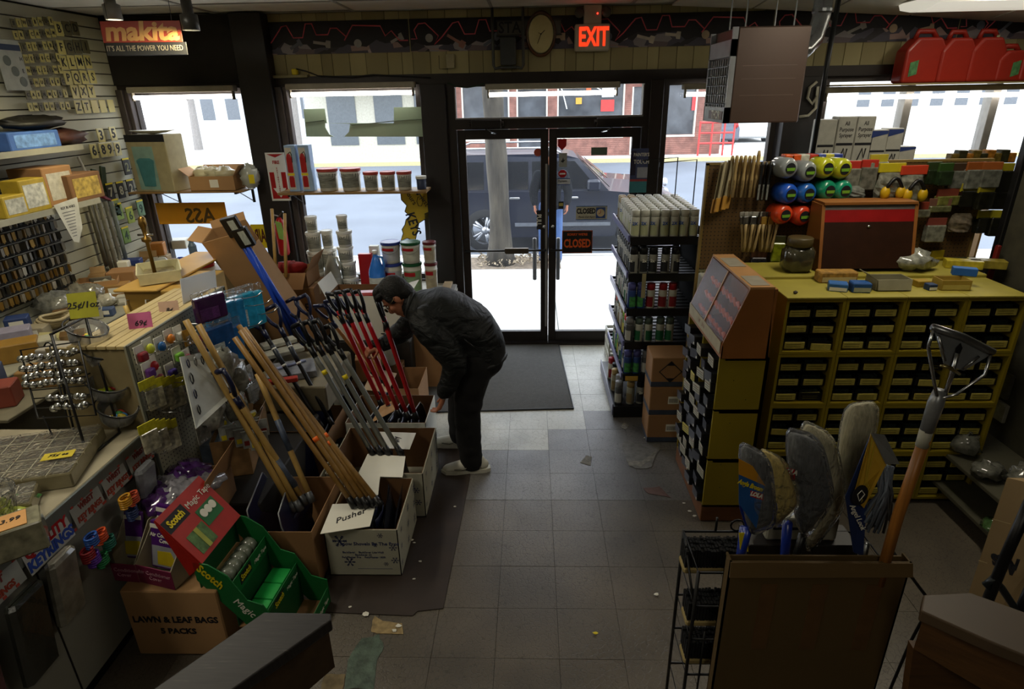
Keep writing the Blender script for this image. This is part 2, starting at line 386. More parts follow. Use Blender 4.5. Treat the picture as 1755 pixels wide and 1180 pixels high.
window('window_1',-3.78,-2.66,.72,ZH);window('window_2',-2.33,-1.02,.72,ZH);window('window_3',1.22,2.28,.72,ZH)
window('window_4',2.66,5.2,.72,ZH,mull=(3.43,4.20))
for nm,xx in(('trim_5',-3.84),('trim_6',-2.35)):
 b=MB();b.bbox(xx,xx+.06,5.99,6.10,.7,ZH,.004);b.bbox(xx+.06,xx+.1,6.02,6.10,.7,ZH,.004);structure(nm,b,mat('#4a4340',.4,metal=.3))
b=MB();b.box(XL,-.84,5.45,6.07,.665,.70);b.box(XL,-.84,5.47,5.5,.0,.665,1);structure('trim_7',b,[mat('#a39e8e',.6),mat('#5d5545',.7)])
ZT=2.17
b=MB()
b.box(-.78,-.70,6.02,6.17,0,ZH);b.box(1.03,1.085,6.02,6.17,0,ZH)
b.box(-.70,1.03,6.02,6.17,ZT,ZT+.09);b.box(-.70,1.03,6.02,6.17,ZH-.03,ZH);b.box(-.70,1.03,6.0,6.2,0,.025)
tr=structure('window_5',b,BRONZE)
b=MB();b.box(-.70,1.03,6.10,6.105,ZT+.09,ZH-.03);b.build('glass_pane',GLASS,tr)
b=MB();b.box(-.70,-.69,6.015,6.03,ZT+.1,ZH-.04);b.box(1.02,1.03,6.015,6.03,ZT+.1,ZH-.04);b.box(-.7,1.03,6.01,6.03,ZT+.09,ZT+.105);b.build('bead',mat('#8a8784',.35,metal=.7),tr)
def door(name,x0,x1,hinge):
 b=MB();st=.075
 b.bbox(x0,x0+st,6.05,6.10,.03,ZT-.005,.003);b.bbox(x1-st,x1,6.05,6.10,.03,ZT-.005,.003)
 b.box(x0+st,x1-st,6.05,6.10,ZT-.09,ZT-.005);b.box(x0+st,x1-st,6.05,6.10,.03,.14)
 d=structure(name,b,BRONZE)
 b=MB();b.box(x0+st,x1-st,6.073,6.079,.14,ZT-.09);b.build('glass_pane',GLASS,d)
 b=MB();b.cyl((x0+.02,6.01,1.02),(x1-.02,6.01,1.02),.011,n=8);b.cyl((x0+.03,6.01,1.02),(x0+.03,6.055,1.02),.012,n=8);b.cyl((x1-.03,6.01,1.02),(x1-.03,6.055,1.02),.012,n=8)
 b.build('push_bar',BLACKM,d,smooth=True)
 cx=x0+.28 if hinge<0 else x1-.28
 b=MB();b.bbox(cx-.14,cx+.14,5.97,6.03,ZT+.01,ZT+.085,.006);b.cyl((cx-.16,6.0,ZT+.05),(cx+.16,6.0,ZT+.05),.02,n=8);b.build('door_closer',mat('#2b2725',.35,metal=.5),d)
 b=MB();b.tube([(cx,5.99,ZT+.0),(cx+.05*hinge*-1,5.90,ZT-.02),(cx+.1*-hinge,6.04,ZT-.04)],.009,6);b.build('closer_arm',CHROME,d)
 b=MB();b.cyl((x1-.04 if hinge<0 else x0+.04,6.035,1.25),(x1-.04 if hinge<0 else x0+.04,6.055,1.25),.018,n=12);b.build('lock_cylinder',CHROME,d,smooth=True)
 return d
d1=door('door_1',-.695,.165,-1);d2=door('door_2',.17,1.025,1)
b=MB();b.box(.135,.155,6.035,6.045,.2,1.85);b.build('weather_strip',mat('#9b9a96',.4,metal=.6),d1)
b=MB();b.bbox(-.27,-.03,5.995,6.03,.99,1.045,.006);b.build('push_plate',mat('#5e5648',.35,metal=.8),d1)
for dd,x in((d1,.03),(d2,.27)):
 b=MB();b.bbox(x-.02+.0,x+.02,6.12,6.15,.68,1.12,.008);b.build('pull_handle',mat('#6d6c69',.3,metal=.8),dd)
 # OUTSIDE
ASPH=mat('#5d636c',.85,var=.12,scale=.6,bump=.1,bscale=40);CONC=mat('#b9b7b1',.85,var=.08,scale=1.2,bump=.1,bscale=30)
b=MB();b.box(-80,80,9.95,26,-.25,-.14);rd=structure('trim_8',b,ASPH);rd.name='road'
b=MB();b.box(-80,80,6.21,9.95,-.25,-.03);gs=structure('sidewalk',b,mat('#8f8d88',.9))
k=0
for i in range(-8,9):
 for j in range(3):
  b=MB();b.bbox(i*1.5+.3+.006,i*1.5+1.8-.006,6.22+j*1.23,6.22+j*1.23+1.22,-.03,-.008-rnd.uniform(0,.004),.004);
  b.build('paving_slab',CONC,gs)
b=MB();b.box(-80,80,9.92,10.06,-.2,-.005);b.build('kerb',mat('#a5a39d',.85),gs)
b=MB();b.box(-80,60,26,29.5,-.25,0);b.box(-80,60,25.85,26,-.2,.01,1);structure('sidewalk',b,[CONC,mat('#b3a77a',.8)])
b=MB();b.box(-80,80,29.5,90,-.25,-.1);structure('ground',b,mat('#a9a8a4',.9))
CARP=mat('#0e1424',.3,var=.02,spec=.35,coat=.15);CG=mat('#0a0d12',.12,var=.0,spec=.4)
def wheel(parent,x,y,z,r=.39,s=1):
 w=bpy.data.objects.new('wheel',None);COL.objects.link(w);w.parent=parent;w.location=(x,y,z)
 M=Matrix.Rotation(PI/2,4,'X')
 b=MB();b.lathe([(r*.62,-.11),(r*.93,-.11),(r,-.08),(r,.08),(r*.93,.11),(r*.62,.11)],28,M=M,cap=False);b.build('tyre',mat('#151515',.8),w,True)
 b=MB();b.lathe([(r*.63,-.1),(r*.6,-.06),(r*.6,.06),(r*.63,.1)],28,M=M,cap=False)
 for a in range(5):
  t=2*PI*a/5
  for dt in(-.14,.14):
   b.cyl((0,-.07*s,0),(r*.62*math.cos(t+dt),-.085*s,r*.62*math.sin(t+dt)),.028,n=5)
 b.cyl((0,-.1*s,0),(0,-.03*s,0),.07,n=12);b.build('rim',mat('#a8abb0',.3,metal=.8),w,True)
def car(name,label,x,y,paint,L=4.8,H=1.78,Wd=1.9,face=1,side=True,rz=0):
 """car along x, nose toward +x*face, near side at y"""
 c=thing(name,label,'car',(x,y,-.14),rz)
 prof=[(-.5,.42),(-.49,.62),(-.47,1.0),(-.43,1.12),(.16,1.1),(.42,1.0),(.49,.85),(.5,.5),(.47,.32),(.36,.30)]
 def arch(cx,n=8):return[((cx+.088*math.cos(PI*i/n)),.30+.42*math.sin(PI*i/n))for i in range(n+1)]
 lo=[(.36+.03,.30)];
 poly=[(-.5,.42),(-.49,.95),(-.475,1.08),(.18,1.08),(.42,.98),(.485,.86),(.5,.5),(.46,.3)]+arch(.31)+[(.2,.27),(-.2,.27)]+arch(-.30)+[(-.46,.3)]
 b=MB();b.prism([(p[0]*L*face,p[1]*H/1.78)for p in poly],(0,0,0),(1,0,0),(0,0,1),(0,1,0),Wd);b.build('car_body',paint,c)
 gp=[(-.475,1.08),(-.445,1.60),(-.40,1.70),(.0,1.70),(.07,1.62),(.19,1.08)]
 def sc(p):return(p[0]*L*face,p[1]*H/1.78)
 b=MB()
 a=[sc(p)for p in gp];k=len(a)
 vs=[(p[0],.02,p[1])if p[1]<1.3*H/1.78 else(p[0],.16,p[1])for p in a]+[(p[0],Wd-.02,p[1])if p[1]<1.3*H/1.78 else(p[0],Wd-.16,p[1])for p in a]
 b.add(vs,[tuple(range(k-1,-1,-1)),tuple(range(k,2*k))]+[(i,(i+1)%k,k+(i+1)%k,k+i)for i in range(k)]);b.build('cabin',paint,c)
 def side_pt(u,v):
  z=(1.12+v*.46)*H/1.78;yy=.02+.14*(z/(H/1.78)-1.08)/.62-.006;return(u*L*face,yy,z)
 for(u0,u1,t0,t1)in((-.455,-.30,-.432,-.30),(-.285,-.125,-.285,-.125),(-.11,.145,-.11,.055)):
  q=[side_pt(u0,0),side_pt(u1,0),side_pt(t1,1),side_pt(t0,1)]
  b=MB();b.slab(*(q if face>0 else q[::-1]),.006);b.build('side_window',CG,c)
 b=MB();b.slab(*[V(p)for p in((.085*L*face,.2,1.58*H/1.78),(.192*L*face,.08,1.13*H/1.78),(.192*L*face,Wd-.08,1.13*H/1.78),(.085*L*face,Wd-.2,1.58*H/1.78))],.012);b.build('windscreen',CG,c)
 for sx_ in(-.30,.31):wheel(c,sx_*L*face,.10,.39)
 for sx_ in(-.30,.31):wheel(c,sx_*L*face,Wd-.10,.39,s=-1)
 b=MB();b.tube([(-.42*L*face,.2,1.74*H/1.78),(-.38*L*face,.2,1.80*H/1.78),(-.04*L*face,.2,1.80*H/1.78),(.0,.2,1.72*H/1.78)],.018,6)
 b.tube([(-.42*L*face,Wd-.2,1.74*H/1.78),(-.38*L*face,Wd-.2,1.80*H/1.78),(-.04*L*face,Wd-.2,1.80*H/1.78),(.0,Wd-.2,1.72*H/1.78)],.018,6)
 b.build('roof_rail',CHROME,c,True)
 b=MB();b.bbox(.13*L*face-.12,.13*L*face+.1,-.16,.02,1.1*H/1.78,1.28*H/1.78,.03);b.build('wing_mirror',paint,c)
 for u in(-.2,.03):
  b=MB();b.bbox(u*L*face,u*L*face+.18,-.025,.0,.93,.965,.008);b.build('door_handle',CHROME,c)
 for u in(-.295,-.118,.15):
  b=MB();b.box(u*L*face-.004,u*L*face+.004,-.002,.0,.42,1.07);b.build('door_seam',BLACK,c)
 b=MB();b.box(-.18*L,.2*L,-.02,0,.46,.52);b.build('side_moulding',mat('#5d6168',.4),c)
 b=MB();b.ell((.487*L*face,.3,.78),.05,.18,.09,10,6);b.ell((.487*L*face,Wd-.3,.78),.05,.18,.09,10,6);b.build('headlight',mat('#c9d2da',.15),c,True)
 b=MB();b.ell((-.492*L*face,.18,1.0),.03,.1,.14,10,6);b.build('tail_light',mat('#8a1016',.2),c,True)
 return c
car('parked_suv','dark blue black SUV parked at the kerb behind the street tree',.50,10.75,CARP,L=4.4,H=1.74)
car('parked_car','dark red car on the road beyond the black SUV',.9,13.6,mat('#3c2626',.25,coat=.5),L=4.2,H=1.35,face=1)
for(nm,lb,px,py,pc,rz)in(('parked_car','white car facing the shop, leftmost of the far parked cars',1212,251,'#b9bcc0',1.57),('parked_car','dark blue car second of the far parked cars',1245,243,'#39404e',1.55),('parked_car','pale van rightmost of the far parked cars',1300,239,'#c7cacc',1.54)):
 p=PZ(px,py,-.1);car(nm,lb,p.x,p.y,mat(pc,.3,coat=.4),L=4.4,H=1.5,rz=rz)
BARK=mat('#3d382f',.95,var=.55,scale=9,bump=1,bscale=26,stretch=(1,1,.22))
t_=thing('street_tree','rough barked street tree trunk between the sidewalk and the SUV','tree',(-.50,9.45,-.03))
b=MB();pts=[];rr=[]
for i in range(22):
 z=i*.28;pts.append((.02*math.sin(z*1.7)-.05*z*.25,.02*math.cos(z*2.1),z));rr.append(.155+.10*math.exp(-z*4)+.006*math.sin(z*5))
b.tube(pts,rr,18);
for i,p in enumerate(b.v):b.v[i]=p+V((rnd.uniform(-.007,.007),rnd.uniform(-.007,.007),0))
b.build('trunk',BARK,t_,True)
for(z,dx,dy)in((4.0,1.4,.3),(4.4,-1.3,.5),(5.2,.5,-.6)):
 b=MB();b.tube([(-.05,0,z),(dx*.4,dy*.4,z+.6),(dx,dy,z+1.7)],[.09,.06,.02],8);b.build('branch',BARK,t_,True)
b=MB();b.box(-1.1,.45,9.1,9.85,-.03,-.004);solo('tree_pit','square soil bed around the street tree','tree pit',b,mat('#6f6252',.95,var=.4,scale=20,bump=.6))
b=MB()
for i in range(420):
 x=rnd.uniform(-.85,.4);y=rnd.uniform(9.15,9.8);a=rnd.uniform(0,6.28);l=rnd.uniform(.03,.09)
 if abs(x+.5)<.22 and abs(y-9.45)<.2:continue
 z=rnd.uniform(0,.1)
 b.add([(x,y,z),(x+l*math.cos(a),y+l*math.sin(a),z+rnd.uniform(-.02,.05)),(x+l*.5*math.cos(a+.6),y+l*.5*math.sin(a+.6),z+.03)],[(0,1,2)])
o=b.build('dry_leaves',mat('#8d7f68',.9,var=.4,scale=3));tag(o,'dry brown leaves and twigs around the base of the street tree','leaves',kind='stuff')
BRK=mat('#7a5248',.9,var=.25,scale=2.2);
def brick_wall(name,label,x0,x1,y,z1,holes,base):
 w=thing(name,label,'building',((x0+x1)/2,y,0))
 b=MB();xs=sorted({x0,x1,*[h[0]for h in holes],*[h[1]for h in holes]})
 for a,c in zip(xs,xs[1:]):
  hh=[h for h in holes if h[0]<=a and h[1]>=c]
  z=0
  for h in sorted(hh,key=lambda q:q[2]):
   if h[2]>z:b.box(a,c,y,y+.4,z,h[2])
   z=h[3]
  b.box(a,c,y,y+.4,z,z1)
 b.build('wall',base,w,world=1)
 return w
holes=[(-2.9,-.9,.75,2.9),(-.6,.7,0.1,2.7),(1.1,3.9,.8,2.9),(4.2,5.3,.1,2.7),(5.5,6.9,.8,2.9),(-3.0,6.9,3.05,3.1)]
bw=brick_wall('brick_shop','brick shop front across the road seen through the transom and doors',-3.4,8.0,27.4,7,holes[:5],BRK)
b=MB()
for r in range(0,62):
 z=r*.075
 if z>4.6:break
 if any(h[2]-.05<z<h[3]for h in holes[:5]):
  segs=[];xcur=-3.4
  for h in holes[:5]:
   if h[2]-.05<z<h[3]:segs.append((xcur,h[0]));xcur=h[1]
  segs.append((xcur,8.0))
 else:segs=[(-3.4,8.0)]
 for a,c in segs:
  if c-a>.1:b.box(a+.01,c-.01,27.385,27.4,z+.008,z+.067)
o=b.build('brick_courses',mat('#7d564b',.9,var=.4,scale=3),bw,world=1);o['kind']='stuff'
for h in holes[:5]:
 b=MB();b.box(h[0],h[1],27.55,27.58,h[2],h[3]);b.build('shop_window',mat('#3d4044',.2,var=.5,scale=1.5),bw,world=1)
 b=MB();b.box(h[0],h[1],27.36,27.44,h[2]-.08,h[2]);b.box(h[0],h[0]+.06,27.4,27.6,h[2],h[3]);b.box(h[1]-.06,h[1],27.4,27.6,h[2],h[3]);b.build('window_frame',mat('#c9c4b6',.7),bw,world=1)
b=MB();b.box(-3.4,8,26.9,27.39,3.35,3.5);b.build('cornice',mat('#b9b2a0',.8),bw,world=1)
b=MB();b.box(4.05,7.0,27.1,27.3,3.0,4.1,0);b.build('sign_panel',mat('#a8322c',.6),bw,world=1)
b=MB();b.box(4.3,6.8,27.08,27.1,3.62,3.86);b.box(4.5,6.6,27.08,27.1,3.24,3.36);b.build('white_band',WHITE,bw,world=1)
for(x,z,w,h,c)in((3.2,2.0,.55,.45,'#c2302c'),(3.2,2.5,.5,.35,'#c9c9c9'),(2.0,2.2,.25,.25,'#b98b2d'),(2.4,2.7,.2,.2,'#d0562a'),(6.9,2.1,.4,.7,'#c3393a'),(5.1,1.7,.5,.3,'#c8c04a'),(1.9,1.0,.8,.35,'#5b6c5b'),(4.9,2.2,.3,.25,'#c98a3a')):
 b=MB();b.box(x-w/2,x+w/2,27.45,27.48,z-h/2,z+h/2);b.build('window_sign',mat(c,.6),bw,world=1)
b=MB();b.tube([(.9,27.3,3.4),(1.3,27.25,2.6),(1.5,27.3,1.9)],.025,5);b.tube([(1.9,27.3,3.4),(2.3,27.2,2.9),(2.9,27.3,2.6)],.02,5);b.build('string_lights',WHITE,bw,world=1)
aw=thing('awning_shop','pale shop with a yellow awning left of the brick shop','building',(-6.2,27.4,0))
b=MB();b.box(-9.5,-3.45,27.4,31,0,6);b.build('wall',mat('#a9a698',.8),aw,world=1)
b=MB();b.prism([(0,0),(1.2,-.7),(1.2,-.85),(0,-.15)],(-8.9,27.39,3.9),(0,-1,0),(0,0,1),(1,0,0),5.3);b.build('awning',mat('#d8cf6a',.7),aw,world=1)
for x in(-8.6,-6.6,-4.9):
 b=MB();b.box(x,x+1.2,27.36,27.4,.6,2.6);b.build('shop_window',mat('#4b5155',.3),aw,world=1)
for(x0,x1,y,h,c,lb)in((-24,-15,46,5.5,'#c3c6c8','pale low building far left beyond the road'),(-14,-9.5,40,7,'#b7bcc2','grey gabled house far behind the pale green window board'),(12,20,52,6,'#b3aaa2','hazy low brick building far right beyond the parked cars'),(24,40,50,7,'#c4c2bc','pale building far behind the right hand window')):
 w=thing('far_building',lb,'building',((x0+x1)/2,y,0));b=MB();b.box(x0,x1,y,y+7,-.1,h);b.build('wall',mat(c,.9),w,world=1)
 b=MB();b.prism([(0,0),(4,1.8),(8,0)],(x0-.3,y-.5,h),(0,1,0),(0,0,1),(1,0,0),x1-x0+.6);b.build('roof',mat('#8f9094',.9),w,world=1)
 n=int((x1-x0)/1.8)
 for i in range(n):
  b=MB();b.box(x0+.5+i*1.8,x0+1.4+i*1.8,y-.03,y,1.2,2.6);b.build('window',mat('#5b6066',.3),w,world=1)
TW=mat('#7f7a76',.9)
for i,(x,y,lb)in enumerate(((-19,36,'bare winter tree leftmost beyond the road'),(-12.5,34,'bare winter tree behind the pale green window board'),(-10.2,37,'bare tree nearest the yellow awning shop'),(11,40,'bare tree right of the brick corner'))):
 t_=thing('bare_tree',lb,'tree',(x,y,-.1));b=MB();b.tube([(0,0,0),(.1,0,3),(0,0,6)],[.25,.18,.1],8)
 for k in range(26):
  a=rnd.uniform(0,6.28);z=rnd.uniform(2.4,5.8);l=rnd.uniform(1,2.6)
  b.tube([(0.05,0,z),(l*.5*math.cos(a),l*.5*math.sin(a),z+l*.5),(l*math.cos(a+.3),l*math.sin(a+.3),z+l)],[.06,.04,.015],4)
 b.build('trunk_and_branches',TW,t_)
b=MB()
for z in(.5,.9,1.3):b.tube([(6.9,26.6,z),(8.3,26.6,z)],.04,5)
for x in(6.9,7.4,7.9,8.3):b.tube([(x,26.6,0),(x,26.6,1.35)],.04,5)
solo('bike_rack','red metal rack on the far sidewalk by the brick corner','rack',b,mat('#b8332f',.5))
# ALONG THE SHOP FRONT
def rY(px0,py0,px1,py1,y):
 """x0,x1,z0,z1 of a picture rectangle on the plane at depth y"""
 a=PY(px0,py1,y);c=PY(px1,py0,y);return a.x,c.x,a.z,c.z
BAN=bpy.data.materials.new('border_print');BAN.use_nodes=True
t=BAN.node_tree;bs=t.nodes['Principled BSDF'];bs.inputs['Roughness'].default_value=.55
g=t.nodes.new('ShaderNodeTexCoord');mp=t.nodes.new('ShaderNodeMapping');mp.inputs['Scale'].default_value=(5,1,9);t.links.new(g.outputs['Object'],mp.inputs[0])
vo=t.nodes.new('ShaderNodeTexVoronoi');vo.inputs['Scale'].default_value=1.6;t.links.new(mp.outputs[0],vo.inputs[0])
hs=t.nodes.new('ShaderNodeValToRGB');hs.color_ramp.interpolation='CONSTANT'
for p,c in((0,'#6a5c60'),(.2,'#2a2428'),(.38,'#9c8078'),(.5,'#4a4652'),(.68,'#8d8688'),(.82,'#b09c9c')):
 e=hs.color_ramp.elements.new(p)if p else hs.color_ramp.elements[0];e.color=(*lin(c),1)
t.links.new(vo.outputs['Color'],hs.inputs[0]);t.links.new(hs.outputs[0],bs.inputs['Base Color'])
PINK=mat('#e0606c',.5,var=.05)
NIGHT=mat('#120b0e',.5,var=.3)
sky_line=[(0,.02),(.05,.02),(.03,.09),(.07,.14),(.13,.145),(.24,.04),(.20,-.03),(.27,.03),(.37,.14),(.42,.15),(.47,.05),(.56,.05),(.6,.16),(.66,.16),(.69,.07),(.80,.07),(.83,.12),(.89,.12),(.97,.05),(.95,.02),(1.04,.14),(1.3,.13),(1.34,.05),(1.40,.09),(1.47,.01),(1.55,.01)]
x=-2.6;k=0
for w in(1.52,1.62,1.6,1.6,1.5):
 wp=thing('wallpaper_border','%s length of dark wall border printed with tools and a pink skyline'%('leftmost','second','middle','fourth','rightmost')[k],'wall border',(x+w/2,YW+.001,2.84))
 b=MB();b.box(x,x+w-.01,YW-.001,YW+.003,2.84,3.105);b.build('print_ground',NIGHT,wp,world=1)
 b=MB();top=[(0,.0)];u=0
 pts=[(0,0)]
 while u<w-.02:pts.append((u,rnd.uniform(.03,.12)));u+=rnd.uniform(.04,.12)
 pts+=[(w-.01,.05),(w-.01,0)]
 b.prism(pts,(x,YW-.0018,2.84),(1,0,0),(0,0,1),(0,1,0),.0008);b.build('printed_tools',BAN,wp,world=1)
 b=MB();sc=(w-.03)/1.55
 pp=[(x+.01+p[0]*sc,YW-.003,2.925+p[1])for p in sky_line];b.tube(pp,.0055,4);b.build('neon_outline',PINK,wp,world=1)
 for q in range(5):
  cx=x+.15+q*.3+rnd.uniform(-.05,.05);cz=2.88+rnd.uniform(0,.05);a=rnd.uniform(-.6,.8)
  b=MB();c=rnd.choice(('#9a9690','#b09a7c','#c4baa8','#5e626e','#9a6a5c'))
  if q%3==0:b.lathe([(.035,-.001),(.035,.001)],14,M=Matrix.Translation((cx,YW-.004,cz+.03))@Matrix.Rotation(PI/2,4,'X'));b.build('printed_gauge',mat(c,.5),wp,world=1)
  else:
   l=rnd.uniform(.1,.18);b.prism([(-l/2,-.012),(l*.2,-.012),(l*.25,-.03),(l/2,-.03),(l/2,.03),(l*.25,.03),(l*.2,.012),(-l/2,.012)],(cx,YW-.004,cz+.03),(math.cos(a),0,math.sin(a)),(-math.sin(a),0,math.cos(a)),(0,1,0),.001);b.build('printed_tool',mat(c,.5),wp,world=1)
 x+=w;k+=1
c0=PY(927,58,YW-.05)
ck=thing('wall_clock','oval gold faced wall clock in a wooden rim left of the exit sign','clock',(c0.x,YW-.003,c0.z-.2))
MR=Matrix.Translation((c0.x,YW-.003,c0.z))@Matrix.Rotation(PI/2,4,'X')
b=MB();b.lathe([(.9,.0),(1,.01),(1.0,.035),(.88,.045),(.86,.03)],40,M=MR@Matrix.Diagonal((.135,.185,1,1)),cap=False);b.build('rim',mat('#5a3413',.3,coat=.4),ck,True,world=1)
b=MB();b.lathe([(.01,.026),(.87,.026),(.87,0)],40,M=MR@Matrix.Diagonal((.135,.185,1,1)));b.build('clock_face',mat('#c9bc84',.4,metal=.2,var=.1,scale=8),ck,world=1)
b=MB();b.lathe([(.80,.026),(.86,.029),(.80,.031)],40,M=MR@Matrix.Diagonal((.135,.185,1,1)),cap=False);b.build('inner_ring',mat('#e2dcae',.3,metal=.6),ck,True,world=1)
for(dx,dz,r_)in((.035,.03,.0028),(-.03,-.075,.0022),(-.022,.012,.0018)):
 b=MB();b.cyl((c0.x,YW-.036,c0.z),(c0.x+dx,YW-.036,c0.z+dz),r_,n=5);b.build('clock_hand',INK,ck,world=1)
b=MB();b.cyl((c0.x,YW-.04,c0.z),(c0.x,YW-.03,c0.z),.006,n=8);b.build('hub',INK,ck,world=1)
x0,x1,z0,z1=rY(985,40,1046,88,YW-.09)
ex=thing('exit_sign','white box exit sign with glowing red EXIT letters','exit sign',((x0+x1)/2,YW-.03,z0))
SW=mat('#b4ae98',.5,var=.03)
b=MB();b.bbox(x0,x1,YW-.09,YW,z0,z1,.01);b.build('sign_box',SW,ex,world=1)
b=MB();b.bbox(x0+.075,x1-.075,YW-.08,YW,z1,z1+.15,.008);b.build('battery_box',SW,ex,world=1)
EXR=mat('#ff2a10',emit=1.6)
text('EXIT',.205,EXR,ex,V(((x0+x1)/2+.01,YW-.0915,(z0+z1)/2))-ex.location,bold=.006,sx=.62)
b=MB();b.ell(((x0+x1)/2+.04,YW-.082,z1+.08),.007,.004,.007,8,6);b.build('indicator_light',mat('#ff3020',emit=3),ex,world=1)
for sx_ in(x0+.035,x1-.035):
 b=MB();MM=Matrix.Translation((sx_,YW-.05,z1+.09))@Matrix.Rotation(PI/2,4,'X');b.lathe([(.0,-.03),(.03,-.02),(.042,.02),(.042,.03)],14,M=MM);b.build('lamp_head',mat('#56534a',.3),ex,True,world=1)
x0,x1,z0,z1=rY(852,34,962,60,YW-.03)
st_=thing('dark_sign','dark grey sign reading STA half hidden behind the oval clock','sign',((x0+x1)/2,YW-.01,z0))
b=MB();b.bbox(x0,x1,YW-.022,YW-.006,z0,z1,.004);b.build('sign_board',mat('#55524a',.6),st_,world=1)
b=MB();b.box(x0-.008,x1+.008,YW-.026,YW-.005,z1,z1+.01);b.box(x0-.008,x1+.008,YW-.026,YW-.005,z0-.01,z0);b.build('sign_edge',mat('#37342f',.5),st_,world=1)
text('STA',.125,INK,st_,V((x0+.012,YW-.0235,(z0+z1)/2))-st_.location,ax='LEFT',sx=.92,bold=.002)
x0,x1,z0,z1=rY(846,10,896,118,YW-.07)
hb=thing('pipe_bracket','grey metal pipe frame holding a dark box left of the clock','bracket',((x0+x1)/2,YW-.07,z0))
b=MB();b.tube([(x0,YW-.07,CEIL),(x0,YW-.07,z0+.03),(x0+.015,YW-.07,z0),(x0+.06,YW-.07,z0+.01)],.013,8);b.tube([(x1,YW-.07,CEIL),(x1,YW-.07,z0+.03),(x1-.015,YW-.07,z0),(x1-.06,YW-.07,z0+.01)],.013,8);b.cyl((x0+.05,YW-.07,z0+.01),(x1-.05,YW-.07,z0+.01),.012,n=8)
b.build('pipe_frame',mat('#4b4d49',.5),hb,True,world=1)
x0,x1,z0,z1=rY(858,64,884,112,YW-.07)
b=MB();b.bbox(x0,x1,YW-.12,YW-.01,z0,z1,.008);b.build('dark_box',mat('#3a3c3a',.5),hb,world=1)
x0,x1,z0,z1=rY(765,92,778,117,YW-.03)
b=MB();b.bbox(x0,x1,YW-.035,YW+.002,z0,z1,.005);solo('wall_transmitter','small cream plastic box on the panelling above the door corner','wall box',b,mat('#a59b78',.5))
x0,x1,z0,z1=rY(470,128,528,134,YW-.05)
b=MB();b.bbox(x0,x1,YW-.08,YW-.0,z0,z1,.003);solo('cream_box','long flat cream fitting lying above the second window','fitting',b,mat('#8d8560',.6))
p=PY(505,122,YW-.06);b=MB();b.bbox(p.x-.025,p.x+.025,YW-.08,YW-.03,z1,z1+.05,.008);solo('yellow_plug','yellow plug adaptor on the ledge above the second window','plug',b,YEL)
b=MB();b.tube([PY(a,c,YW-.09)for a,c in((508,118),(525,122),(545,130),(600,132),(640,128),(700,131),(738,133))],.006,6);solo('black_cable','black cable running along the ledge over the second window','cable',b,BLACK,smooth=True)
b=MB();b.tube([PY(a,c,YW-.06)for a,c in((767,142),(782,148),(800,150),(818,147),(830,143))],.006,6);solo('green_cable','dark green cable drooping to the left end of the transom light','cable',b,mat('#1f3520',.5),smooth=True)
b=MB();b.tube([PY(a,c,YW-.03)for a,c in((752,95),(753,118),(768,118))],.003,5);solo('thin_wire','thin wire on the panelling left of the cream wall box','cable',b,BLACK)
TUBE=mat('#fff6ea',emit=7)
def tube_lamp(label,px0,px1,py,y,drop=.0):
 a=PY(px0,py,y);c=PY(px1,py,y);L=c.x-a.x;z=(a.z+c.z)/2
 l=thing('fluorescent_lamp',label,'lamp',((a.x+c.x)/2,y,z-.04))
 b=MB();b.bbox(-L/2,L/2,-.05,.05,.04,.09,.008);b.build('housing',mat('#8f8877',.5),l)
 b=MB();b.cyl((-L/2+.03,0,0),(L/2-.03,0,0),.019,n=12);b.build('light_tube',TUBE,l,True)
 for s in(-1,1):
  b=MB();b.bbox(s*(L/2-.025)-.008,s*(L/2-.025)+.008,-.02,.02,-.03,.05,.003);b.build('lamp_holder',mat('#6d675a',.5),l)
 return l
tube_lamp('fluorescent strip lamp above the leftmost window',222,404,158,YW-.12)
tube_lamp('fluorescent strip lamp above the window with fire extinguisher boxes',492,712,152,YW-.12)
tube_lamp('fluorescent strip lamp across the transom over the doors',832,1062,152,YW-.10)
tube_lamp('fluorescent strip lamp partly behind the hanging heater',1170,1330,152,YW-.12)
tube_lamp('long fluorescent strip lamp under the red fuel cans',1412,1800,156,YW-.12)
def signY(name,label,cat,px0,py0,px1,py1,y,m,th=.004):
 x0,x1,z0,z1=rY(px0,py0,px1,py1,y)
 r=thing(name,label,cat,((x0+x1)/2,y,z0));b=MB();b.bbox(-(x1-x0)/2,(x1-x0)/2,-th,0,0,z1-z0,.002);b.build('board',m,r);return r,(x1-x0),(z1-z0)
r,w,h=signY('fire_sign','red and white FIRE EXTINGUISHER arrow sign on the dark column','sign',467,261,487,344,5.925,WHITE)
b=MB();b.prism([(-w*.42,.02),(w*.42,.02),(w*.42,h*.60),(w*.18,h*.60),(w*.18,.12),(w*.34,.12),(0,.03),(-w*.34,.12),(-w*.18,.12),(-w*.18,h*.60),(-w*.42,h*.60)],(0,-.0045,0),(1,0,0),(0,0,1),(0,-1,0),.0006);b.build('red_print',RED,r)
b=MB();b.prism([(-w*.42,h*.97),(0,h*.9),(w*.42,h*.97)],(0,-.0045,0),(1,0,0),(0,0,1),(0,-1,0),.0006);b.build('red_triangle',RED,r)
text('FIRE',.042,RED,r,(0,-.005,h*.8),sx=.85,bold=.0015);text('E\nX\nT\nI\nN\nG\nU\nI\nS\nH\nE\nR',.021,RED,r,(0,-.005,h*.42),bold=.0005)
WOOD=mat('#86683c',.6,var=.15,scale=4,stretch=(.3,1,1),bump=.1)
b=MB();b.bbox(-3.74,-2.66,5.66,5.95,1.675,1.69,.003);sh1=solo('window_shelf','wooden shelf board across the leftmost window','shelf',b,WOOD)
b=MB();b.bbox(-2.34,-.96,5.66,5.95,1.645,1.665,.003);sh2=solo('window_shelf','wooden shelf board across the window with the white tubs','shelf',b,WOOD)
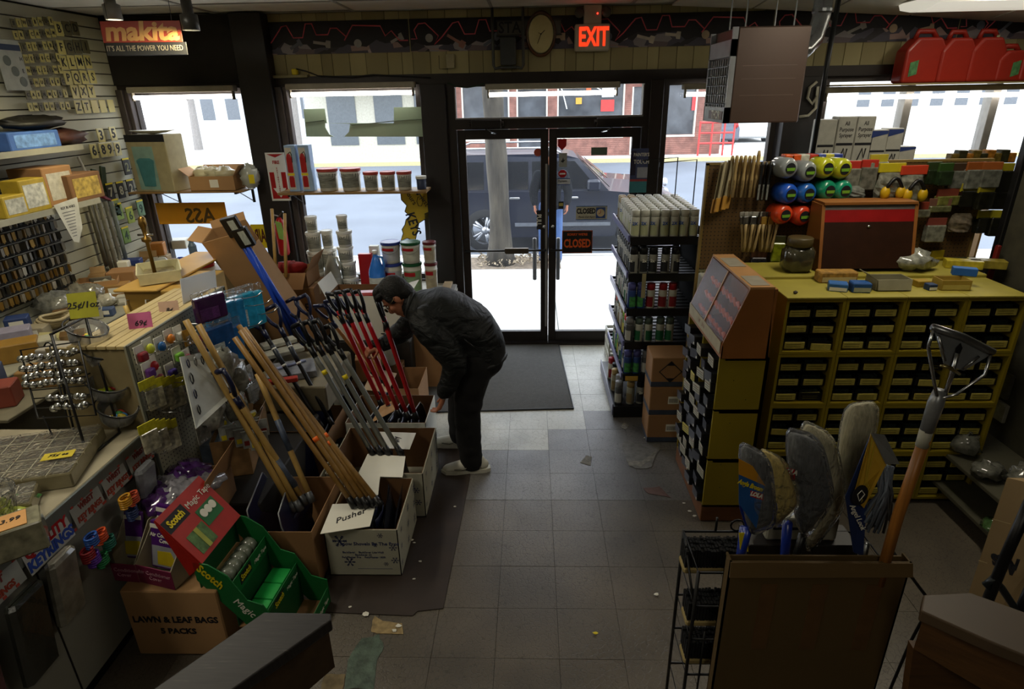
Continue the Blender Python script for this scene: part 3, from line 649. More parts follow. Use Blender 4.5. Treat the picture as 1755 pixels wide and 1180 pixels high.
for(x,z,lb)in((-3.5,1.675,'leftmost'),(-2.75,1.675,'second'),(-2.25,1.645,'third'),(-1.05,1.645,'fourth')):
 b=MB();b.box(x-.01,x+.01,5.70,6.08,z-.02,z);b.box(x-.01,x+.01,6.06,6.08,z-.15,z);b.prism([(0,0),(.012,0),(.3,.13),(.288,.13)],(x-.005,6.07,z-.14),(0,-1,0),(0,0,1),(1,0,0),.01);solo('shelf_bracket',lb+' dark metal bracket under the window shelves','bracket',b,BLACK)
def pail(name,label,cat,c,r,h,body,lid,n=20,group=None,bail=True,lab=None,labtxt=None,taper=.88,lidh=.012):
 t=thing(name,label,cat,c,group=group)
 b=MB();b.lathe([(r*taper*.96,0),(r*taper,.004),(r*.98,h-lidh*2)],n);b.build('body',body,t,True)
 b=MB();b.lathe([(r*.99,h-lidh*2.2),(r*1.05,h-lidh*2),(r*1.05,h-.004),(r*1.0,h),(r*.9,h-.003)],n);b.build('lid',lid,t)
 if lab:
  vs=[];k=9
  b=MB()
  for zz in(.15,.78):
   rr=(r*taper+(r*.98-r*taper)*zz)*1.012
   for i in range(k):
    a=-PI/2+(i/(k-1)-.5)*2.4;vs.append((rr*math.cos(a),rr*math.sin(a),h*zz))
  b.add(vs,[(i,i+1,k+i+1,k+i)for i in range(k-1)]);b.build('paper_label',lab,t,True)
 if bail:
  b=MB();pts=[]
  for i in range(11):
   a=PI*i/10;pts.append((r*1.04*math.cos(a),-r*.98*math.sin(a)-.003,h*.82-math.sin(a)*h*.34))
  b.tube(pts,.0022,5);b.build('bail_handle',mat('#8b8b86',.4),t,True)
 return t
def ptext(t,s,size,m,z,r):text(s,size,m,t,(0,-r-.003,z),bold=size*.02)
TUB=mat('#c3c1b6',.45,var=.03);REDL=mat('#a8413a',.5,var=.04);PRN=mat('#7d7f76',.7,var=.5,scale=60,stretch=(.3,.3,2.5))
def ground(px,py,y):return PY(px,py,y)
for k,(px,r,h,lb)in enumerate(((564,.092,.20,'wide white pail with a red lid, leftmost on the window shelf'),(603,.092,.20,'wide white pail with a red lid, second on the window shelf'),(637,.068,.165,'narrow white tub with a red lid, first of the three narrow ones'),(666,.068,.165,'narrow white tub with a red lid, middle of the three narrow ones'),(694,.068,.165,'narrow white tub with a red lid, right of the three narrow ones'))):
 p=PY(px,318,5.80);pail('plaster_pail',lb,'pail',(p.x,5.80,1.666),r,h,TUB,REDL,lab=PRN,bail=k<2,group='red lidded pails on the window shelf')
p=PY(724,314,5.8);pail('small_tub','small black and white tub at the right end of the window shelf','tub',(p.x-.01,5.8,1.666),.048,.12,mat('#2b3550',.5),WHITE,bail=False)
def carton(name,label,cat,c,w,d,h,m=CARD,rz=0,group=None,tape=True,open_=False,flap=.5,rg=rnd,inner=CARD_D,flaps=(1,1,1,1),fl_ang=None):
 """closed or open cardboard box centred on c (x,y,z of its base)"""
 t=thing(name,label,cat,c,rz,group)
 th=.004
 if not open_:
  b=MB();b.bbox(-w/2,w/2,-d/2,d/2,0,h,min(.006,h*.1));b.build('body',m,t)
  if tape:
   b=MB();q=min(.05,d*.2);b.box(-w/2-.0006,w/2+.0006,-q/2,q/2,h*.8,h+.0008);b.build('tape',mat('#ab9468',.35,var=.05),t)
 else:
  b=MB()
  b.box(-w/2,w/2,-d/2,-d/2+th,0,h);b.box(-w/2,w/2,d/2-th,d/2,0,h)
  b.box(-w/2,-w/2+th,-d/2+th,d/2-th,0,h);b.box(w/2-th,w/2,-d/2+th,d/2-th,0,h);b.box(-w/2,w/2,-d/2,d/2,0,th)
  b.build('body',m,t)
  fa=fl_ang or[rg.uniform(.2,1.3)for _ in range(4)]
  L=flap*min(w,d)
  for i,(use,(cx,cy,ux,uy,ln))in enumerate(zip(flaps,((0,-d/2,0,-1,w),(w/2,0,1,0,d),(0,d/2,0,1,w),(-w/2,0,-1,0,d)))):
   if not use:continue
   a=fa[i];o=V((cx,cy,h));out=V((ux*math.sin(a),uy*math.sin(a),math.cos(a)));sd=V((uy,-ux,0))*(ln/2-.004)
   b=MB();b.slab(o-sd,o+sd,o+sd*.97+out*L,o-sd*.97+out*L,.003);b.build('flap',m,t)
 return t
for k,(px,lb)in enumerate(((507,'left of the two blue boxes picturing a red fire extinguisher'),(530,'right of the two blue boxes picturing a red fire extinguisher'))):
 p=PY(px,318,5.78);t=thing('extinguisher_box',lb,'box',(p.x,5.8,1.666),group='fire extinguisher boxes')
 b=MB();b.bbox(-.05,.05,-.05,.05,0,.41,.003);b.build('body',mat('#8fa9c8',.5),t)
 b=MB();b.box(-.045,.015,-.052,-.05,.02,.39);b.build('front_panel',mat('#b9b4a8',.5),t)
 b=MB();b.lathe([(.022,.0),(.026,.01),(.026,.13),(.016,.16),(.008,.17)],12,c=(-.015,-.052,.17),sy=.15);b.lathe([(.022,.0),(.024,.01),(.024,.08),(.018,.1)],12,c=(-.015,-.052,.04),sy=.15);b.build('printed_extinguisher',RED,t)
 b=MB();b.tube([(-.015,-.055,.34),(.005,-.055,.355),(.014,-.055,.33),(.012,-.055,.26)],.003,5);b.build('printed_hose',INK,t)
 b=MB();b.box(-.047,.017,-.0535,-.052,.145,.165);b.build('yellow_band',YEL,t)
p=PY(283,322,5.8)
t=carton('trash_can_box','box picturing a teal trash can with a round white dish on its lid','box',(p.x,5.80,1.691),.40,.25,.50,mat('#9a9170',.6),rz=-.15,tape=False)
b=MB();b.box(-.201,.201,-.1275,-.125,.44,.502);b.build('black_band',INK,t)
b=MB();b.lathe([(.06,0),(.085,.2),(.09,.205),(.09,.23),(.05,.25)],14,c=(-.04,-.128,.05),sy=.05);b.build('printed_trash_can',mat('#41777c',.5),t)
b=MB();b.box(-.15,.06,-.1262,-.125,.02,.40);b.build('picture_panel',mat('#7c9a90',.6),t)
q=V((p.x,5.8,2.192));b=MB();b.lathe([(.02,.0),(.12,.01),(.2,.03),(.205,.034),(.1,.02),(.01,.018)],24,sx=1,sy=.6);solo('white_dish','shallow white dish lying on the trash can box','dish',b,WHITE,smooth=True,loc=q)
p=PY(375,322,5.8);t=carton('parts_carton','low open brown carton spilling cream bags on the leftmost window shelf','box',(p.x,5.8,1.691),.42,.22,.13,CARD2,open_=True,flap=.5,fl_ang=(2.2,.6,.8,.9),flaps=(0,1,1,1))
b=MB();b.box(-.02,.06,-.113,-.111,.03,.1);b.build('label',PAPER,t)
for k,dx in enumerate((-.12,-.02,.09)):
 b=MB();b.crumple((0,0,.07),.09,.08,.065,rnd,.25,12,8);solo('cream_bag',('left','middle','right')[k]+' crumpled cream plastic bag in the low window carton','bag',b,mat('#bdb695',.4,coat=.3),loc=(p.x+dx,5.8,1.70+.06),smooth=True)
p=PY(432,322,5.8);b=MB();b.crumple((0,0,.11),.085,.09,.11,rnd,.2,14,10);solo('clear_bag','bulging clear plastic bag with a yellow tag beside the dark column','bag',b,mat('#a9aca0',.25,coat=.5),smooth=True,loc=(p.x,5.8,1.691))
b=MB();b.bbox(p.x+.03,p.x+.08,5.70,5.705,1.75,1.83,.001);solo('yellow_tag','yellow tag on the clear bag beside the dark column','tag',b,YEL)
GB=mat('#93a68c',.6,var=.08,scale=4)
o=PY(525,235,6.03);u=(PY(735,235,6.03)-o)
def gp(px,py):q=PY(px,py,6.03);return(q.x,q.z)
t=thing('window_board','pale green board with rectangular and round cut-outs hanging in the second window','display board',(o.x+.3,6.03,o.z))
b=MB();b.prism([gp(*q)for q in((525,234),(520,187),(556,186),(560,211),(600,211),(675,211),(675,184),(724,183),(727,234),(590,234),(598,226),(600,212),(557,211),(557,218),(564,230),(572,234))],(0,6.03,0),(1,0,0),(0,0,1),(0,1,0),.012)
b.build('board',GB,t,world=1)
b=MB();b.tube([(x,6.025,z)for x,z in(gp(524,210),gp(556,206))],.004,5);b.tube([(x,6.025,z)for x,z in(gp(602,214),gp(640,211),gp(676,207),gp(726,204))],.004,5);b.build('crease',mat('#55604f',.8),t,world=1)
b=MB();b.tube([(*[gp(522,187)[0]],6.035,gp(522,187)[1]),(gp(522,187)[0],6.035,2.55)],.002,4);b.tube([(gp(722,184)[0],6.035,gp(722,184)[1]),(gp(722,184)[0],6.035,2.55)],.002,4);b.build('hanging_wire',BLACK,t,world=1)
YK=mat('#b59a1f',.55,var=.08)
kp=[gp(*q)for q in((686,326),(735,324),(738,345),(738,362),(728,366),(729,375),(718,382),(712,412),(698,408),(687,412),(691,400),(689,393),(694,385),(696,376),(702,370),(694,362),(697,352),(688,342))]
kp=[(x,z)for x,z in kp]
t=thing('key_sign','yellow key shaped sign with backwards KEYS lettering hanging in the second window','sign',(kp[0][0]+.1,6.03,kp[11][1]))
b=MB();b.prism(kp,(0,6.03,0),(1,0,0),(0,0,1),(0,1,0),.008);b.build('sign_board',YK,t,world=1)
b=MB();b.tube([(x,6.028,z)for x,z in kp],.004,4,closed=True);b.build('sign_outline',INK,t,world=1)
pc=PY(708,384,6.024);text('KEYS',.13,INK,t,V((pc.x,6.026,pc.z))-t.location,rot=(PI/2,R(75),0),bold=.003,sx=.8)
pc=PY(704,338,6.024);text('yours',.07,INK,t,V((pc.x,6.026,pc.z))-t.location,rot=(PI/2,R(60),0));pc=PY(728,345,6.024);text('just',.07,INK,t,V((pc.x,6.026,pc.z))-t.location,rot=(PI/2,R(60),0))
b=MB();b.tube([(pc.x-.05+.03*math.cos(a/6*PI*2),6.026,pc.z+.05*math.sin(a/6*PI*2))for a in range(6)],.003,4,closed=True);b.build('key_hole_ring',INK,t,world=1)
YG=mat('#c98a12',.55,var=.05)
r,w,h=signY('glass_sign','orange yellow sign with mirrored GLASS lettering in the leftmost window','sign',274,346,385,384,5.98,YG)
text('ASS',.2,mat('#4d3a10',.6),r,(.08,-.006,h*.36),sx=-.95,bold=.004)
r,w,h=signY('repair_sign','bright yellow sign with dark lettering low beside the dark column','sign',436,384,466,425,5.99,YEL)
text('HAIR',.18,mat('#4d1a10',.6),r,(0,-.006,h*.5),sx=-.4,bold=.006);
ZP=.701
GRP='white tubs stacked on the window platform'
def stack(px,py0,y,sizes,lb):
 p=PY(px,py0,y);z=ZP+(0 if True else 0);x=p.x
 z=p.z
 for i,(r,h)in enumerate(sizes):
  x+=rnd.uniform(-.006,.006)
  pail('white_tub','%s white tub in the %s stack by the second window'%(('bottom','second','third','fourth','fifth','topmost')[i]if i<len(sizes)-1 else 'topmost',lb),'tub',(x,y,z),r,h,TUB,WHITE,bail=False,lab=PRN if i%2 else mat('#9aa09a',.7,var=.4,scale=50,stretch=(.3,.3,2)),group=GRP)
  z+=h+.001
def plinth(label,px0,px1,y0,y1,ztop,m=mat('#7b6f58',.7)):
 a=PY(px0,450,y0).x;c=PY(px1,450,y0).x;b=MB();b.bbox(a,c,y0,y1,ZP,ztop,.004);return solo('display_riser',label,'riser',b,m)
zz={530:470,592:470}
def stack_on(px,pytop,y,sizes,lb):
 p=PY(px,pytop,y);H=sum(h+.001 for r,h in sizes);z0=p.z-H
 return p,z0
for px,ptop,y,sizes,lb in((531,369,5.62,[(.075,.17),(.072,.15),(.068,.13),(.053,.105)],'leftmost'),(559,393,5.66,[(.078,.16),(.072,.15),(.052,.115)],'second'),(585,367,5.60,[(.086,.15),(.076,.125),(.072,.115),(.07,.12),(.048,.115)],'tallest')):
 p=PY(px,ptop,y);z=ZP+.0
 H=sum(h+.001 for r,h in sizes);sc_=(p.z-ZP)/H
 x=p.x;
 for i,(r,h)in enumerate(sizes):
  hh=h*sc_-.001
  pail('white_tub','%s white tub in the %s stack by the second window'%('topmost' if i==len(sizes)-1 else('bottom','second','third','fourth')[i],lb),'tub',(x+rnd.uniform(-.005,.005),y,z),r,hh,TUB,WHITE,bail=False,lab=PRN,group=GRP)
  z+=hh+.001
for px,y,(topc,lc,nm)in((671,5.62,('#2a3a86','#b9b9ae','blue')),(705,5.62,('#14502c','#b9b9ae','green')),(737,5.66,('#5d1a1c','#b0a894','dark red'))):
 for k in range(2):
  ptop=PY(px,413 if k else 449,y);pb=PY(px,449 if k else 486,y);h=ptop.z-pb.z if k else None
  z0=(ZP if not k else zprev);z1=PY(px,413 if k else 449,y).z;zprev=z1+.001
  r=.09 if nm!='dark red' else.062
  lab_={'blue':mat('#a7abb0',.6,var=.15,scale=20),'green':mat('#b4b6a6' if k else '#7b9a72',.6,var=.15,scale=20),'dark red':mat('#a59a80',.6,var=.15,scale=20)}[nm]
  t=pail('plaster_bucket','%s bucket with a %s lid, right of the blue jug'%('upper' if k else 'lower',nm),'bucket',(PY(px,440,y).x,y,z0),r,z1-z0,mat('#b5b3a8',.5),mat(topc,.4),lab=lab_,bail=True)
  b=MB();vs=[];n_=7;rr=r*1.01
  hh=z1-z0
  for zq in(.62,.74):
   for i in range(n_):a=-PI/2-.2+(i/(n_-1)-.5)*1.3;vs.append((rr*math.cos(a),rr*math.sin(a),hh*zq))
  b.add(vs,[(i,i+1,n_+i+1,n_+i)for i in range(n_-1)]);b.build('red_stripe',RED,t,True)
def jug(label,px,ptop,y,body,liquid,cap):
 p=PY(px,ptop,y);H=.29;z0=ZP;H=p.z-z0
 t=thing('gallon_jug',label,'jug',(p.x,y,z0))
 b=MB();b.lathe([(.07,0),(.078,.01),(.078,H*.52),(.072,H*.6),(.03,H*.85),(.02,H*.9),(.02,H*.94)],18,sy=.85);b.build('body',liquid,t,True)
 b=MB();b.lathe([(.024,H*.93),(.024,H)],12);b.build('cap',cap,t,True)
 b=MB();b.tube([(.02,0,H*.88),(.06,0,H*.86),(.075,0,H*.72),(.07,0,H*.6)],.011,8);b.build('handle',body,t,True)
 b=MB();vs=[];n_=9
 for zq in(.08,.46):
  for i in range(n_):a=-PI/2+(i/(n_-1)-.5)*2.2;vs.append((.0795*math.cos(a),.0795*.85*math.sin(a),H*zq))
 b.add(vs,[(i,i+1,n_+i+1,n_+i)for i in range(n_-1)]);b.build('paper_label',mat('#b9bcb6',.6,var=.25,scale=40,stretch=(.5,.5,3)),t,True)
jug('clear gallon jug with a pink and white label in front of the white tubs',565,430,5.5,mat('#aeb0a6',.3),mat('#a9aa9e',.3,coat=.4),WHITE)
jug('gallon jug of bright blue washer fluid beside the buckets',642,429,5.5,mat('#3f7fd0',.25,coat=.5),mat('#2f78d8',.2,coat=.6),WHITE)
p=PY(625,470,5.64);b=MB();b.bbox(PY(615,440,5.68).x,PY(638,440,5.68).x,5.65,5.70,ZP,PY(620,434,5.68).z,.003);solo('red_box','flat red and white box behind the blue jug','box',b,RED)
p=PY(640,430,5.75);b=MB();b.bbox(p.x-.04,p.x+.05,5.74,5.8,ZP,p.z+.05,.003);solo('white_carton','narrow white carton behind the red box and blue jug','box',b,WHITEB)
for k,(px0,px1,z,m,lb)in enumerate(((752,782,.70,'#8b887c','lowest pale plank on the end of the window platform'),(756,781,.735,'#6d6b66','grey plank on the end of the window platform'),(760,774,.765,'#7f6a48','small wood block topmost on the end of the window platform'))):
 a=PY(px0,480,5.65).x;c=PY(px1,480,5.65).x;b=MB();b.bbox(a,c-.0,5.5,5.72,z+.001,z+.03,.003);solo('wood_offcut',lb,'offcut',b,mat(m,.7))
def sticker(name,label,px0,py0,px1,py1,m,y=6.070,poly=None,cat='sticker',th=.0015):
 x0,x1,z0,z1=rY(px0,py0,px1,py1,y);w=x1-x0;h=z1-z0
 t=thing(name,label,cat,((x0+x1)/2,y,z0));b=MB()
 if poly:b.prism([((a-.5)*w,c*h)for a,c in poly],(0,0,0),(1,0,0),(0,0,1),(0,-1,0),th)
 else:b.bbox(-w/2,w/2,-th,0,0,h,.001)
 b.build('sheet',m,t);return t,w,h
sticker('shield_sticker','red shield sticker high on the right door',956,237,971,258,RED,poly=[(0,.95),(.3,1),(.5,.93),(.7,1),(1,.95),(1,.4),(.5,0),(0,.4)])
t,w,h=sticker('notice_sticker','grey sticker with a black bird emblem below the red shield',958,262,972,286,mat('#8f918a',.6))
b=MB();b.prism([(-w*.3,h*.4),(-.0,h*.3),(w*.3,h*.55),(w*.1,h*.5),(0,h*.7),(-w*.1,h*.5)],(0,-.002,0),(1,0,0),(0,0,1),(0,-1,0),.0006);b.build('bird_print',INK,t)
t,w,h=sticker('stop_sticker','small round red and white sticker on the right door',957,291,971,304,RED,poly=[(.3,0),(.7,0),(1,.3),(1,.7),(.7,1),(.3,1),(0,.7),(0,.3)]);b=MB();b.box(-w*.35,w*.35,-.0025,-.0015,h*.4,h*.6);b.build('white_bar',WHITE,t)
t,w,h=sticker('card_sticker','white and blue sticker strip under the round red sticker',955,305,977,317,mat('#b9bcc0',.5));b=MB();b.box(-w/2,w/2,-.0022,-.0015,0,h*.12);b.box(-w/2,w/2,-.0022,-.0015,h*.88,h);b.build('blue_border',mat('#2a3d78',.5),t);text('Payment',.03,INK,t,(-.01,-.003,h*.6),sx=.8)
sticker('round_sticker','round orange red sticker high on the left door',915,254,929,268,mat('#a5452f',.6),poly=[(.5+.5*math.cos(a*PI/6),.5+.5*math.sin(a*PI/6))for a in range(12)])
t,w,h=sticker('small_sticker','small black and yellow sticker beside the right door lock',957,345,966,358,INK);b=MB();b.box(-w*.4,w*.4,-.0025,-.0015,h*.4,h*.8);b.build('yellow_print',mat('#a59a50',.6),t)
t,w,h=sticker('green_card','plain grey green card on the right door glass',1013,252,1041,266,mat('#5f6f5f',.7))
t,w,h=sticker('pull_sign','narrow black PULL sign on the left door stile',920,360,927,393,INK,y=6.045);text('PULL',.065,PAPER,t,(0,-.003,h/2),rot=(PI/2,PI/2,0),bold=.001,sx=.8)
t,w,h=sticker('closed_clock_sign','small cream CLOSED sign with a will return clock dial',987,352,1041,377,mat('#b7b29c',.6),y=6.068,cat='sign')
b=MB();b.box(-w/2,w/2,-.0025,-.0015,0,.008);b.box(-w/2,w/2,-.0025,-.0015,h-.008,h);b.build('blue_border',mat('#3a5a8a',.5),t)
text('CLOSED',.07,INK,t,(-w*.18,-.003,h*.62),bold=.003,sx=.72);text('Please Call Again',.024,INK,t,(-w*.16,-.003,h*.22),shear=.3)
b=MB();b.box(w*.14,w*.44,-.0025,-.0015,h*.12,h*.88);b.build('dial_panel',mat('#2f4c86',.5),t)
b=MB();b.lathe([(.001,0),(.038,0),(.038,.001)],18,M=Matrix.Translation((w*.29,-.0025,h*.5))@Matrix.Rotation(PI/2,4,'X'));b.build('dial',mat('#c9b48c',.6),t)
b=MB();b.tube([(w*.29,-.005,h*.5+.024),(w*.29,-.005,h*.5),(w*.29-.018,-.005,h*.5-.008)],.003,4);b.build('dial_hands',RED,t)
t,w,h=sticker('closed_sign','large black sign with orange SORRY WE\'RE CLOSED lettering',963,394,1016,434,mat('#141210',.5),y=5.985,cat='sign',th=.004)
OR=mat('#d95a1a',.5,var=.03)
text('CLOSED',.115,OR,t,(0,-.005,h*.42),bold=.004,sx=.62);text('SORRY WE\'RE',.032,OR,t,(0,-.005,h*.82),bold=.001,sx=1)
b=MB();b.tube([(-w*.48,-.005,h*.03),(w*.48,-.005,h*.03),(w*.48,-.005,h*.97),(-w*.48,-.005,h*.97)],.002,4,closed=True);b.build('orange_border',OR,t)
b=MB();b.tube([(-w*.3,.0,h),(0,.005,h+.03),(w*.3,0,h)],.0015,4);b.build('hanging_string',BLACK,t)
t,w,h=sticker('paint_poster','purple and teal paint poster hanging beside the right door',1078,254,1112,330,mat('#3d4568',.5),y=5.93,cat='poster',th=.003)
b=MB();b.box(-w/2,w/2,-.004,-.003,0,h*.26);b.build('teal_band',mat('#3d7f86',.5),t)
b=MB();b.box(-w/2,w/2,-.0042,-.003,h*.26,h*.31);b.build('red_band',mat('#9c3b3b',.5),t)
b=MB();b.box(-w*.1,w/2,-.0042,-.003,h*.34,h*.58);b.build('white_panel',mat('#9a9ca5',.6),t)
b=MB();b.box(-w/2,-w*.2,-.0042,-.003,h*.4,h*.95);b.build('dark_photo',mat('#251f38',.5),t)
text("PAINTER'S",.042,PAPER,t,(w*.1,-.0045,h*.86),sx=.75,bold=.0008);text('TOUCH',.05,PAPER,t,(w*.12,-.0045,h*.70),sx=.8,bold=.001)
# THE PERSON
def sculpt(mb,voxel,it=4,name='shape'):
 """join everything in mb into one continuous skin"""
 me=bpy.data.meshes.new(name);me.from_pydata([tuple(p)for p in mb.v],[],mb.f)
 o=bpy.data.objects.new(name,me);_TS.collection.objects.link(o)
 m=o.modifiers.new('r','REMESH');m.mode='VOXEL';m.voxel_size=voxel
 if it:s=o.modifiers.new('s','SMOOTH');s.iterations=it;s.factor=.6
 vl=_TS.view_layers[0];vl.update();dg=vl.depsgraph;dg.update()
 out=bpy.data.meshes.new_from_object(o.evaluated_get(dg));out.name=name
 bpy.data.objects.remove(o,do_unlink=True)
 out.polygons.foreach_set('use_smooth',[True]*len(out.polygons))
 return out
def put(me,name,m,parent,off=None,label=None):
 if off is not None:me.transform(Matrix.Translation(-V(off)))
 me.materials.clear();me.materials.append(m)
 o=bpy.data.objects.new(name,me);COL.objects.link(o);o.parent=parent
 if label:o['label']=label
 return o
def limb(mb,pts,side=(0,1,0),n=20,cap=True):
 """pts: (x,y,z, half depth, half width along side)"""
 side=V(side);vs=[];k=len(pts)
 P=[]
 for i in range(k-1):
  p0,p1,p2,p3=(V(pts[max(i-1,0)]),V(pts[i]),V(pts[i+1]),V(pts[min(i+2,k-1)]))
  for t in(0,.33,.66):
   P.append([.5*((2*b)+(c-a)*t+(2*a-5*b+4*c-d)*t*t+(3*b-a-3*c+d)*t**3)for a,b,c,d in zip(p0,p1,p2,p3)])
 P.append(list(pts[-1]));k=len(P)
 for i,p in enumerate(P):
  d=V(P[min(i+1,k-1)][:3])-V(P[max(i-1,0)][:3]);d.normalize()
  a=d.cross(side).normalized();s_=a.cross(d).normalized();c=V(p[:3])
  for j in range(n):
   t=2*PI*j/n;vs.append(c+a*(p[3]*math.cos(t))+s_*(p[4]*math.sin(t)))
 fs=[(i*n+j,i*n+(j+1)%n,(i+1)*n+(j+1)%n,(i+1)*n+j)for i in range(k-1)for j in range(n)]
 fs+=[tuple(range(n-1,-1,-1)),tuple(range((k-1)*n,k*n))]
 mb.add(vs,fs)
 if cap:
  for p in(P[0],P[-1]):mb.ell(p[:3],min(p[3],p[4])*.98,min(p[3],p[4])*.98,min(p[3],p[4])*.98,12,8)
def chain(mb,pts,rs,n=12):
 limb(mb,[(*p,r,r)for p,r in zip(pts,rs)],side=(0.3,.9,.1),n=n)
SKIN=mat('#9a6248',.55,var=.06,scale=20,spec=.3)
CLOTH=bpy.data.materials.new('quilted_jacket');CLOTH.use_nodes=True
t=CLOTH.node_tree;bs=t.nodes['Principled BSDF'];bs.inputs['Base Color'].default_value=(*lin('#0b0e0e'),1);bs.inputs['Roughness'].default_value=.62;bs.inputs['Specular IOR Level'].default_value=.3
g=t.nodes.new('ShaderNodeTexCoord');n1=t.nodes.new('ShaderNodeTexNoise');n1.inputs['Scale'].default_value=9;n1.inputs['Detail'].default_value=3;n1.inputs['Distortion'].default_value=1.2
mp=t.nodes.new('ShaderNodeMapping');mp.inputs['Scale'].default_value=(1,.5,1.6);t.links.new(g.outputs['Object'],mp.inputs[0]);t.links.new(mp.outputs[0],n1.inputs[0])
bp=t.nodes.new('ShaderNodeBump');bp.inputs['Strength'].default_value=.9;bp.inputs['Distance'].default_value=.03;t.links.new(n1.outputs[0],bp.inputs['Height']);t.links.new(bp.outputs[0],bs.inputs['Normal'])
TROU=mat('#0b0b0c',.85,var=.2,bump=.25,bscale=14)
def hand(mb,wrist,d,palm_n,thumb_side,curl=.5,s=1.0):
 """palm + four fingers + thumb. d: finger direction, palm_n: way the palm faces"""
 wrist=V(wrist);d=V(d).normalized();n=V(palm_n);n=(n-d*n.dot(d)).normalized();w=d.cross(n).normalized()*thumb_side
 for k in range(7):
  u=k/6;c=wrist+d*(.005+.085*u)*s
  for q in(-1,0,1):mb.ell(c+w*(.026*q*(.75+.25*u))*s,.0175*s,.0175*s,.0175*s,8,6)
 for i,(off,ln)in enumerate(((.031,.066),(.011,.075),(-.010,.070),(-.030,.055))):
  p=wrist+d*.088*s+w*off*s;a=curl*.45;dd=d.copy();pts=[p-d*.02*s];rr=[.0098*s]
  for seg in(.42,.32,.26):
   dd=(Matrix.Rotation(0,3,'X')@(dd*math.cos(a)+n*math.sin(a))).normalized()
   p=p+dd*ln*seg*s*1.15;pts.append(p);rr.append(.009*s*(1-.12*len(pts)/4));n2=n;n=(n-dd*n.dot(dd)).normalized();a=curl*.9
  n=V(palm_n);n=(n-d*n.dot(d)).normalized()
  chain(mb,pts,rr,8)
 p=wrist+d*.02*s+w*.025*s;q=p+(d*.5+w*.7+n*.3).normalized()*.04*s;r_=q+(d*.85+w*.1+n*.5*curl).normalized()*.032*s;u_=r_+(d*.8-w*.1*curl+n*.5*curl).normalized()*.026*s
 chain(mb,[p,q,r_,u_],[.015*s,.012*s,.0105*s,.009*s],8)
PO=V((-.48,3.78,0))
man=thing('person','man in a dark padded jacket and black trousers bending over the snow shovels','person',PO)
HC=V((-.885,3.80,1.245));hf=V((-.62,-.10,-.78)).normalized();hu=V((-.76,0,.62));hu=(hu-hf*hu.dot(hf)).normalized();hs=hf.cross(hu)
if hs.y>0:hs=-hs
HM=Matrix(((hf.x,hs.x,hu.x,HC.x),(hf.y,hs.y,hu.y,HC.y),(hf.z,hs.z,hu.z,HC.z),(0,0,0,1)))
b=MB()
b.ell((-.012,0,.03),.098,.078,.098,24,16,M=HM);b.ell((.03,0,-.045),.062,.062,.075,20,14,M=HM);b.ell((.055,0,-.095),.034,.034,.026,14,10,M=HM)
b.ell((-.01,0,-.05),.07,.064,.06,16,10,M=HM)
b.ell((.098,0,-.022),.02,.014,.022,12,8,M=HM);b.ell((.088,0,.005),.014,.010,.03,10,8,M=HM);b.ell((.078,0,.036),.02,.05,.012,14,8,M=HM)
b.ell((.085,0,-.062),.012,.024,.008,10,6,M=HM);b.ell((.083,0,-.074),.012,.021,.008,10,6,M=HM)
for s in(-1,1):
 b.ell((-.012,s*.080,-.008),.020,.010,.032,12,8,M=HM);b.ell((.062,s*.045,-.02),.022,.02,.022,10,8,M=HM)
limb(b,[(-.68,3.8,1.14,.10,.15),(-.76,3.8,1.185,.07,.08),(-.83,3.8,1.20,.06,.062),(-.865,3.8,1.205,.055,.058)])
limb(b,[(-.35,3.8,.88,.11,.15),(-.44,3.8,1.0,.11,.14),(-.56,3.8,1.10,.12,.16),(-.70,3.8,1.15,.10,.16)])
LA=[(-.67,3.60,1.12),(-.57,3.56,1.0),(-.495,3.56,.88),(-.535,3.555,.76),(-.572,3.56,.655)]
RA=[(-.74,3.98,1.07),(-.86,4.06,.98),(-.955,4.09,.885),(-1.03,4.03,.85),(-1.085,3.985,.83)]
chain(b,LA,[.055,.05,.042,.036,.029]);chain(b,RA,[.055,.05,.042,.036,.029])
LL=[(-.37,3.68,.87),(-.42,3.66,.66),(-.455,3.66,.47),(-.45,3.66,.25),(-.435,3.66,.08)]
RL=[(-.38,3.91,.86),(-.47,3.94,.64),(-.53,3.96,.45),(-.555,3.97,.25),(-.56,3.97,.08)]
chain(b,LL,[.09,.08,.06,.05,.04]);chain(b,RL,[.09,.08,.06,.05,.04])
hand(b,(-.575,3.56,.65),(-.38,0,-.9),(-.9,.1,.4),1,curl=.55,s=.98)
hand(b,(-1.085,3.985,.83),(-.8,-.45,-.25),(-.2,.0,-.9),1,curl=1.2,s=.95)
put(sculpt(b,.0052,3),'body',SKIN,man,PO)
b=MB();b.ell((-.028,0,.042),.103,.086,.105,24,16,M=HM);b.ell((-.065,0,-.01),.058,.074,.075,16,12,M=HM);b.ell((.052,0,.098),.052,.066,.036,16,10,M=HM);b.ell((.035,0,.125),.05,.06,.03,14,8,M=HM)
for s in(-1,1):b.ell((.018,s*.066,.035),.03,.018,.045,10,8,M=HM)
rg=random.Random(5)
me=sculpt(b,.006,1)
for v in me.vertices:v.co+=V((rg.uniform(-1,1),rg.uniform(-1,1),rg.uniform(-1,1)))*.0016
put(me,'hair',mat('#0b0908',.6,var=.5,scale=30,bump=.6,bscale=90,stretch=(1,3,1)),man,PO)
